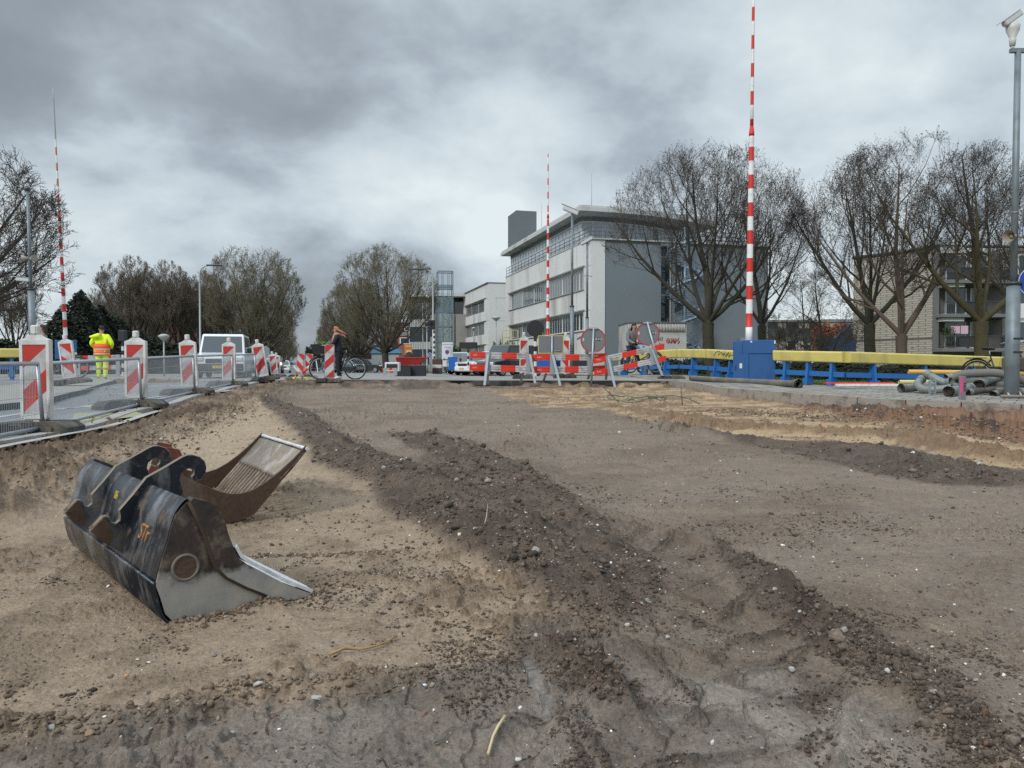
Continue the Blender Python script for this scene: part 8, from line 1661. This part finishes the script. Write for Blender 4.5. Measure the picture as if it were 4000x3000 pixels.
# ================================================================== the two excavator buckets
RUSTY = bpy.data.materials.new('worn black bucket steel'); RUSTY.use_nodes = True
def worn(mt, base, wear, rust, sc, k1=.5, k2=.55, rough=.38, metal=.7):
    n = mt.node_tree; b = n.nodes['Principled BSDF']; L = n.links.new; t_ = n.nodes.new('ShaderNodeTexCoord')
    def nz(s, d=8, r_=.6, st=None):
        q_ = n.nodes.new('ShaderNodeTexNoise'); q_.inputs['Scale'].default_value = s; q_.inputs['Detail'].default_value = d; q_.inputs['Roughness'].default_value = r_
        if st: mp = n.nodes.new('ShaderNodeMapping'); mp.inputs['Scale'].default_value = st; L(t_.outputs['Object'], mp.inputs[0]); L(mp.outputs[0], q_.inputs['Vector'])
        else: L(t_.outputs['Object'], q_.inputs['Vector'])
        return q_.outputs[0]
    def rg(s, a, b_): r_ = n.nodes.new('ShaderNodeMapRange'); L(s, r_.inputs[0]); r_.inputs[1].default_value = a; r_.inputs[2].default_value = b_; return r_.outputs[0]
    def mixc(f, a, b_):
        x = n.nodes.new('ShaderNodeMix'); x.data_type = 'RGBA'; L(f, x.inputs[0])
        for i, c in ((6, a), (7, b_)):
            if isinstance(c, tuple): x.inputs[i].default_value = (*c, 1)
            else: L(c, x.inputs[i])
        return x.outputs[2]
    f1 = rg(nz(sc, st=(1, 1, .35)), k1, k1 + .14); f2 = rg(nz(sc * 1.7, 9), k2, k2 + .12); f3 = rg(nz(45, 3), .3, .75)
    c = mixc(f1, base, wear); c = mixc(f2, c, rust); sc_ = n.nodes.new('ShaderNodeMapRange'); L(f3, sc_.inputs[0]); sc_.inputs[3].default_value = .75; sc_.inputs[4].default_value = 1.2
    v_ = n.nodes.new('ShaderNodeVectorMath'); v_.operation = 'SCALE'; L(c, v_.inputs[0]); L(sc_.outputs[0], v_.inputs['Scale']); L(v_.outputs[0], b.inputs['Base Color'])
    rr_ = n.nodes.new('ShaderNodeMapRange'); L(f2, rr_.inputs[0]); rr_.inputs[3].default_value = rough; rr_.inputs[4].default_value = .85; L(rr_.outputs[0], b.inputs['Roughness'])
    mm_ = n.nodes.new('ShaderNodeMapRange'); L(f2, mm_.inputs[0]); mm_.inputs[3].default_value = metal; mm_.inputs[4].default_value = .05; L(mm_.outputs[0], b.inputs['Metallic'])
    bp = n.nodes.new('ShaderNodeBump'); bp.inputs['Strength'].default_value = .35; bp.inputs['Distance'].default_value = .004; L(nz(30, 9, .7), bp.inputs['Height']); L(bp.outputs[0], b.inputs['Normal'])
worn(RUSTY, (.030, .036, .048), (.24, .245, .26), (.10, .075, .055), 6.5, .50, .54, .27, .6)
BARE = bpy.data.materials.new('bare scoured steel'); BARE.use_nodes = True; worn(BARE, (.235, .24, .245), (.30, .31, .32), (.20, .165, .12), 3.0, .55, .66, .42, .45)
WHITE_ST = bpy.data.materials.new('whitened blade steel'); WHITE_ST.use_nodes = True; worn(WHITE_ST, (.66, .67, .68), (.52, .53, .54), (.30, .29, .27), 5, .6, .7, .5, .2)
RUSTB = bpy.data.materials.new('rusty brown steel'); RUSTB.use_nodes = True; worn(RUSTB, (.085, .050, .032), (.15, .115, .085), (.055, .030, .020), 4, .52, .55, .5, .35)
LIP = bpy.data.materials.new('muddy scoured lip'); LIP.use_nodes = True; worn(LIP, (.24, .20, .155), (.36, .33, .29), (.12, .09, .065), 7, .5, .62, .6, .2)
RUSTR = bpy.data.materials.new('red brown primer'); RUSTR.use_nodes = True; worn(RUSTR, (.20, .05, .025), (.10, .04, .03), (.07, .03, .02), 5, .5, .6, .6, .2)
CX, CY, CS = 200.0, 1680.0, 1060 / 2198.0
def cpx(x_, y_): return (CX + x_ * CS, CY + y_ * CS)
def on_plane(x_, y_, O, a, zg):
    """traced outline point (crop pixel) -> (s, z) in the upright plane through O along a"""
    u, v_ = cpx(x_, y_); t = (u - 2000) / F; s = (t * O.y - O.x) / (a.x - t * a.y); D = O.y + a.y * s
    return s, P(u, v_, D).z - zg
ZG = -.35
O1 = Vector((-1.21, 2.83, 0)); a1 = Vector((.763, .646, 0)).normalized(); w1 = Vector((-a1.y, a1.x, 0)); zg1 = float(height_at(-1.5, 3.3)) - .0; zg1 = -.355
bk = thing('excavator_bucket', 'large black ditching bucket with two coupling hooks lying on the sand, letters sprayed on it', 'excavator bucket', (O1.x, O1.y, zg1 + .0), math.atan2(a1.y, a1.x))
# local frame: x along a1 (towards the lip), y along the bucket's length, z up
Lb = 1.60
def tr(pts, off=0.0, O=O1, a=a1, w_=w1, zg=None): return [on_plane(x_, y_, O + w_ * off, a, zg1 if zg is None else zg) for x_, y_ in pts]
side_main = [(830, 1262), (870, 1370), (905, 1490), (960, 1545), (1070, 1582), (1150, 1570), (1300, 1530), (1560, 1470), (1835, 1392), (1700, 1320), (1560, 1270), (1400, 1190), (1310, 1110), (1265, 980), (1240, 880), (1180, 740), (1120, 615), (1100, 580), (1060, 620), (1000, 690), (960, 790), (935, 900), (895, 1010), (865, 1120)]
SM = tr(side_main)
wear_poly = [(1105, 582), (1130, 545), (1240, 575), (1340, 620), (1385, 720), (1410, 830), (1458, 955), (1500, 1035), (1560, 1080), (1700, 1150), (1880, 1245), (2078, 1318), (2040, 1345), (1840, 1390), (1705, 1318), (1565, 1265), (1405, 1185), (1315, 1108), (1270, 980), (1245, 880), (1185, 740)]
WPp = tr(wear_poly)
def zfix(pts): return [(s, max(z_, -.01)) for s, z_ in pts]
SM = zfix(SM); WPp = zfix(WPp)
SIDE_M = bpy.data.materials.new('two-tone side steel'); SIDE_M.use_nodes = True
def side_tone():
    """dark old paint above a waterline of bare steel, as the plate is worn"""
    n = SIDE_M.node_tree; b = n.nodes['Principled BSDF']; L = n.links.new; t_ = n.nodes.new('ShaderNodeTexCoord'); sp = n.nodes.new('ShaderNodeSeparateXYZ'); L(t_.outputs['Object'], sp.inputs[0])
    q_ = n.nodes.new('ShaderNodeTexNoise'); q_.inputs['Scale'].default_value = 14; q_.inputs['Detail'].default_value = 8; q_.inputs['Roughness'].default_value = .6; L(t_.outputs['Object'], q_.inputs['Vector'])
    ad = n.nodes.new('ShaderNodeMath'); ad.operation = 'MULTIPLY_ADD'; L(q_.outputs[0], ad.inputs[0]); ad.inputs[1].default_value = .16; L(sp.outputs[2], ad.inputs[2]); 
    r_ = n.nodes.new('ShaderNodeMapRange'); L(ad.outputs[0], r_.inputs[0]); r_.inputs[1].default_value = .245; r_.inputs[2].default_value = .285
    q2 = n.nodes.new('ShaderNodeTexNoise'); q2.inputs['Scale'].default_value = 9; q2.inputs['Detail'].default_value = 9; q2.inputs['Roughness'].default_value = .65; L(t_.outputs['Object'], q2.inputs['Vector'])
    cr_ = n.nodes.new('ShaderNodeValToRGB'); L(q2.outputs[0], cr_.inputs[0]); e = cr_.color_ramp.elements; e[0].position = .36; e[0].color = (.022, .018, .017, 1); e[1].position = .66; e[1].color = (.16, .13, .10, 1); k = cr_.color_ramp.elements.new(.52); k.color = (.05, .036, .032, 1)
    cr2 = n.nodes.new('ShaderNodeValToRGB'); L(q2.outputs[0], cr2.inputs[0]); e = cr2.color_ramp.elements; e[0].position = .3; e[0].color = (.22, .225, .23, 1); e[1].position = .7; e[1].color = (.36, .335, .285, 1)
    x = n.nodes.new('ShaderNodeMix'); x.data_type = 'RGBA'; L(r_.outputs[0], x.inputs[0]); L(cr2.outputs[0], x.inputs[6]); L(cr_.outputs[0], x.inputs[7]); L(x.outputs[2], b.inputs['Base Color']); b.inputs['Metallic'].default_value = .12; b.inputs['Roughness'].default_value = .42
    bp = n.nodes.new('ShaderNodeBump'); bp.inputs['Strength'].default_value = .3; bp.inputs['Distance'].default_value = .004; L(q2.outputs[0], bp.inputs['Height']); L(bp.outputs[0], b.inputs['Normal'])
side_tone()
m = MB(); m.prism(SM, 'y', .0, .022); m.build('side_plate', SIDE_M, bk)
m = MB(); m.prism(WPp, 'y', -.016, .040); m.build('side_cutter', SIDE_M, bk)
m = MB(); m.prism(SM, 'y', Lb - .022, Lb); m.build('side_plate', SIDE_M, bk)
m = MB(); m.prism(WPp, 'y', Lb - .040, Lb + .016); m.build('side_cutter', SIDE_M, bk)
# weld seam between plate and cutter
seam = tr([(1105, 585), (1180, 742), (1242, 882), (1266, 980), (1312, 1110), (1402, 1190), (1562, 1269), (1702, 1320), (1838, 1392)]); m = MB(); rs = random.Random(4); m.tube([(s, -.008 + rs.uniform(-.002, .002), z_) for s, z_ in seam], .009, 6); m.build('weld', mat('rusty weld', (.045, .028, .018), .8, 0, .3, 60), bk)
# shell: curved back plate swept along the length
shell = [(1100, 560), (1060, 590), (1000, 675), (958, 785), (932, 895), (893, 1005), (862, 1115), (828, 1260), (845, 1330), (870, 1400), (905, 1495), (960, 1550), (1070, 1585), (1300, 1532), (1560, 1472), (1835, 1394)]
SH = zfix(tr(shell)); 
def smooth_pts(pts, k=4):
    res = []
    for i in range(len(pts) - 1):
        p0, p1, p2, p3 = [Vector((*q_, 0)) for q_ in (pts[max(i - 1, 0)], pts[i], pts[i + 1], pts[min(i + 2, len(pts) - 1)])]
        for j in range(k): t = j / k; q_ = .5 * ((2 * p1) + (p2 - p0) * t + (2 * p0 - 5 * p1 + 4 * p2 - p3) * t * t + (3 * p1 - p0 - 3 * p2 + p3) * t ** 3); res.append((q_.x, q_.y))
    res.append(pts[-1]); return res
SHs = smooth_pts(SH, 3)
SHs = [(s, z_) for s, z_ in SHs]
n_ = len(SHs); m = MB(); ys_ = np.linspace(.012, Lb - .012, 14); rs = random.Random(2); vs = []
cen = Vector((.28, .25))
for layer in (0, 1):
    for y_ in ys_:
        for s, z_ in SHs:
            if layer: d = (cen - Vector((s, z_))).normalized() * .018; s2, z2_ = s + d.x, z_ + d.y
            else: s2, z2_ = s, z_
            vs.append((s2, y_, z2_))
fs = []
for layer in (0, 1):
    b = layer * n_ * len(ys_)
    for j in range(len(ys_) - 1):
        for i in range(n_ - 1): q_ = (b + j * n_ + i, b + j * n_ + i + 1, b + (j + 1) * n_ + i + 1, b + (j + 1) * n_ + i); fs.append(q_ if layer else q_[::-1])
nb_ = n_ * len(ys_)
for j in range(len(ys_) - 1):
    for i in (0, n_ - 1): fs.append((j * n_ + i, (j + 1) * n_ + i, nb_ + (j + 1) * n_ + i, nb_ + j * n_ + i))
m.add(vs, fs, 0, True); m.build('shell', RUSTY, bk)
# belt plate along the shell, and blade lip between the side cutters
belt = smooth_pts(zfix(tr([(840, 1225), (862, 1350), (905, 1492), (975, 1560), (1075, 1592)])), 4); m = MB(); vs = []
for y_ in (.0, Lb):
    for k_ in (.006, .016):
        for s, z_ in belt: d = (Vector((s, z_)) - cen).normalized() * k_; vs.append((s + d.x, y_, z_ + d.y))
nb2 = len(belt); fs = []
for i in range(nb2 - 1): fs += [(i, i + 1, 2 * nb2 + i + 1, 2 * nb2 + i), (nb2 + i, 3 * nb2 + i, 3 * nb2 + i + 1, nb2 + i + 1), (i, nb2 + i, nb2 + i + 1, i + 1), (2 * nb2 + i, 2 * nb2 + i + 1, 3 * nb2 + i + 1, 3 * nb2 + i)]
fs += [(0, 2 * nb2, 3 * nb2, nb2), (nb2 - 1, 2 * nb2 - 1, 4 * nb2 - 1, 3 * nb2 - 1)]; m.add(vs, fs, 0, True); m.build('wear_belt', RUSTY, bk)
s_a, z_a = tr([(1780, 1402)])[0]; s_b, z_b = tr([(2078, 1318)])[0]; z_a = max(z_a, .0); z_b = max(z_b, .004)
m = MB(); m.prism([(s_a, z_a), (s_b, z_b), (s_b + .006, z_b + .020), (s_a, z_a + .028)], 'y', .03, Lb - .03); m.build('cutting_edge', WHITE_ST, bk)
face = tr([(1458, 955), (1500, 1035), (1560, 1080), (1700, 1150), (1880, 1245), (2078, 1318)]); m = MB(); vs = []
for y_ in (-.017, .058):
    for s, z_ in face: vs.append((s + .004, y_, max(z_, 0) + .004))
for y_ in (-.017, .058):
    for s, z_ in face: vs.append((s + .012, y_, max(z_, 0) + .014))
k_ = len(face); fs = []
for i in range(k_ - 1): fs += [(i, i + 1, k_ + i + 1, k_ + i), (2 * k_ + i, 3 * k_ + i, 3 * k_ + i + 1, 2 * k_ + i + 1), (i, 2 * k_ + i, 2 * k_ + i + 1, i + 1), (k_ + i, k_ + i + 1, 3 * k_ + i + 1, 3 * k_ + i)]
fs += [(0, k_, 3 * k_, 2 * k_), (k_ - 1, 3 * k_ - 1, 4 * k_ - 1, 2 * k_ - 1)] ; m.add(vs, fs); m.build('blade_edge', WHITE_ST, bk)
# round inspection ring on the side
rs_, rz_ = tr([(1070, 1110)])[0]; m = MB(); rr0 = .046
m.tube([(rs_ + rr0 * math.cos(t), -.004, rz_ + rr0 * math.sin(t)) for t in np.linspace(0, 2 * PI, 29)[:-1]], .006, 6, closed=True); m.build('ring', mat('muddy ring', (.16, .14, .12), .7, .2, .4, 40), bk)
m = MB(); m.lathe([(rr0 * .93, -.002), (rr0 * .93, .003)], (rs_, -.003, rz_), 28, 0, Matrix.Rotation(PI / 2, 3, 'X')); m.build('disc', mat('rust disc', (.075, .045, .028), .8, 0, .3, 30, .3, 60), bk)
# coupling ears
ear = [(1245, 300), (1232, 250), (1190, 212), (1130, 195), (1085, 198), (1045, 215), (900, 300), (752, 382), (640, 520), (530, 645), (538, 690), (535, 725), (500, 752), (470, 742), (458, 705), (430, 690), (395, 692), (290, 812), (320, 850), (400, 900), (470, 950), (560, 1000), (700, 1010), (860, 1000), (900, 900), (930, 700), (1000, 590), (1060, 500), (1050, 440), (1030, 400), (1040, 355), (1068, 330), (1090, 312), (1120, 308), (1140, 325), (1140, 352), (1120, 375), (1125, 398), (1160, 412), (1205, 395), (1235, 350)]
off1 = .50; EA = tr(ear, off1); 
for o_, mt in ((off1, RUSTY), (off1 + .50, RUSTY)):
    m = MB(); m.prism(EA, 'y', o_ - .013, o_ + .013, mi=0, side=1); e_ = m.build('coupling_ear', [RUSTY, mat('worn ear edge', (.20, .165, .12), .55, .3, .2, 20)], bk); bv = e_.modifiers.new('b', 'BEVEL'); bv.width = .003; bv.segments = 1; bv.limit_method = 'ANGLE'
blk = tr([(298, 800), (400, 695), (440, 760), (470, 850), (440, 930), (340, 870)], off1)
for o_ in (off1, off1 + .50): m = MB(); m.prism(blk, 'y', o_ - .035, o_ + .032); m.build('stop_block', RUSTB, bk)
pc = tr([(700, 930)], off1)[0]; m = MB(); m.cyl((pc[0], off1 - .02, pc[1]), (pc[0], off1 + .52, pc[1]), .030, .030, 14); m.build('cross_tube', RUSTY, bk)
g2 = tr([(790, 560), (960, 600), (930, 860), (820, 900)], off1)
def on_shell(zt_, off=0.006):
    best = min(range(12 * 2), key=lambda i: abs(SHs[min(i, n_ - 2)][1] - zt_)); best = min(best, n_ - 2); a = Vector(SHs[best]); b = Vector(SHs[best + 1]); return a, (b - a).normalized()
def shell_text(s, size, y_, zt_, m_):
    p, d = on_shell(zt_); up_ = Vector((-d.x, 0, -d.y)); up_ = up_ if up_.z > 0 else -up_; xr = Vector((0, -1, 0)); nrm = xr.cross(up_).normalized()
    if nrm.x > 0: nrm = -nrm
    M_ = Matrix((xr, up_, xr.cross(up_))).transposed().to_4x4(); t_ = text(bk, s, size, (0, 0, 0), (0, 0, 0), m_, 'sprayed_letters', .0015); 
    t_.matrix_local = Matrix.Translation(Vector((p.x, y_, p.y)) + nrm * .012) @ M_; return t_
OR_ = mat('orange spray paint', (.36, .15, .045), .7); shell_text('STr', .085, .245, .30, OR_); shell_text('06', .05, off1 + .26, .385, mat('yellow spray paint', (.50, .36, .04), .7))
m = MB(); q0, d0 = on_shell(.30); 
# second bucket: open grate bucket behind
a2 = Vector((.85, .527, 0)).normalized(); w2_ = Vector((-a2.y, a2.x, 0)); O2 = Vector((-1.29, 4.80, 0)); zg2 = -.345
b2 = thing('grate_bucket', 'rusty brown slotted bucket lying on its back behind the black bucket', 'excavator bucket', (O2.x, O2.y, zg2), math.atan2(a2.y, a2.x))
L2_ = 1.12
def t2(pts): return [on_plane(x_, y_, O2, a2, zg2) for x_, y_ in pts]
rim = t2([(1035, 345), (1110, 395), (1200, 440), (1280, 470), (1360, 500), (1450, 518), (1540, 515), (1640, 480), (1740, 420), (1850, 335), (1960, 235), (2062, 128)])
bot = t2([(2068, 165), (1960, 300), (1870, 400), (1790, 500), (1690, 620), (1640, 680), (1560, 720), (1400, 762), (1250, 745), (1120, 680), (1040, 560), (1000, 440)])
SP = rim + bot
m = MB(); m.prism(SP, 'y', 0, .022); m.build('side_plate', RUSTB, b2); m = MB(); m.prism(SP, 'y', L2_ - .022, L2_); m.build('side_plate', RUSTB, b2)
bs = smooth_pts(bot, 3)
def shell2(a, b, name, m_, y0_, y1_, th=.02):
    m = MB(); vs = []; pts_ = bs[a:b]; k_ = len(pts_)
    for y_ in (y0_, y1_):
        for lay in (0, 1):
            for i, (s, z_) in enumerate(pts_):
                p0_, p1_ = Vector(pts_[max(i - 1, 0)]), Vector(pts_[min(i + 1, k_ - 1)]); d = (p1_ - p0_).normalized(); nn = Vector((d.y, -d.x)) * (-th * lay); 
                if nn.dot(Vector((.0, .3)) - Vector((0, 0))) < 0 and False: nn = -nn
                c_ = Vector(t2([(1500, 430)])[0]); tow = (c_ - Vector((s, z_))).normalized() * th * lay; vs.append((s + tow.x, y_, z_ + tow.y))
    fs = []
    for i in range(k_ - 1): fs += [(i, i + 1, 2 * k_ + i + 1, 2 * k_ + i), (k_ + i, 3 * k_ + i, 3 * k_ + i + 1, k_ + i + 1), (i, k_ + i, k_ + i + 1, i + 1), (2 * k_ + i, 2 * k_ + i + 1, 3 * k_ + i + 1, 3 * k_ + i)]
    fs += [(0, 2 * k_, 3 * k_, k_), (k_ - 1, 2 * k_ - 1, 4 * k_ - 1, 3 * k_ - 1)]; m.add(vs, fs, 0, True); return m.build(name, m_, b2)
nl = len(bs); c1 = 6; c2_ = 21
shell2(0, c1 + 1, 'lip_plate', LIP, .0, L2_, .026)
shell2(c2_, nl, 'back_plate', RUSTB, .0, L2_)
nbar = 15; BARM = bpy.data.materials.new('scoured rusty bar'); BARM.use_nodes = True; worn(BARM, (.17, .125, .09), (.25, .20, .155), (.08, .05, .035), 6, .5, .6, .6, .3)
for i in range(nbar): y_ = .05 + (L2_ - .10) * i / (nbar - 1); shell2(c1, c2_ + 1, 'bar', BARM, y_ - .0125, y_ + .0125, .024)
m = MB(); lip0 = Vector(bs[0]); m.tube([(lip0.x, y_, lip0.y + .01) for y_ in np.linspace(-.01, L2_ + .01, 9)], [.011, .013, .010, .012, .010, .013, .010, .012, .014], 7); m.build('cutting_edge', WHITE_ST, b2)
ears2 = [(-.02, .0), (.10, .02), (.16, .12), (.10, .22), (.0, .24), (-.07, .18), (-.03, .13), (.04, .15), (.07, .10), (.02, .06), (-.06, .08), (-.12, -.02)]
s0_, z0_ = t2([(1010, 440)])[0]
for y_, sc__ in ((.42, 1.0), (.78, 1.0)): m = MB(); m.prism([(s0_ - .0 + p * .75, z0_ - .05 + q_ * .95) for p, q_ in ears2], 'y', y_ - .012, y_ + .012); m.build('coupling_ear', RUSTR, b2)
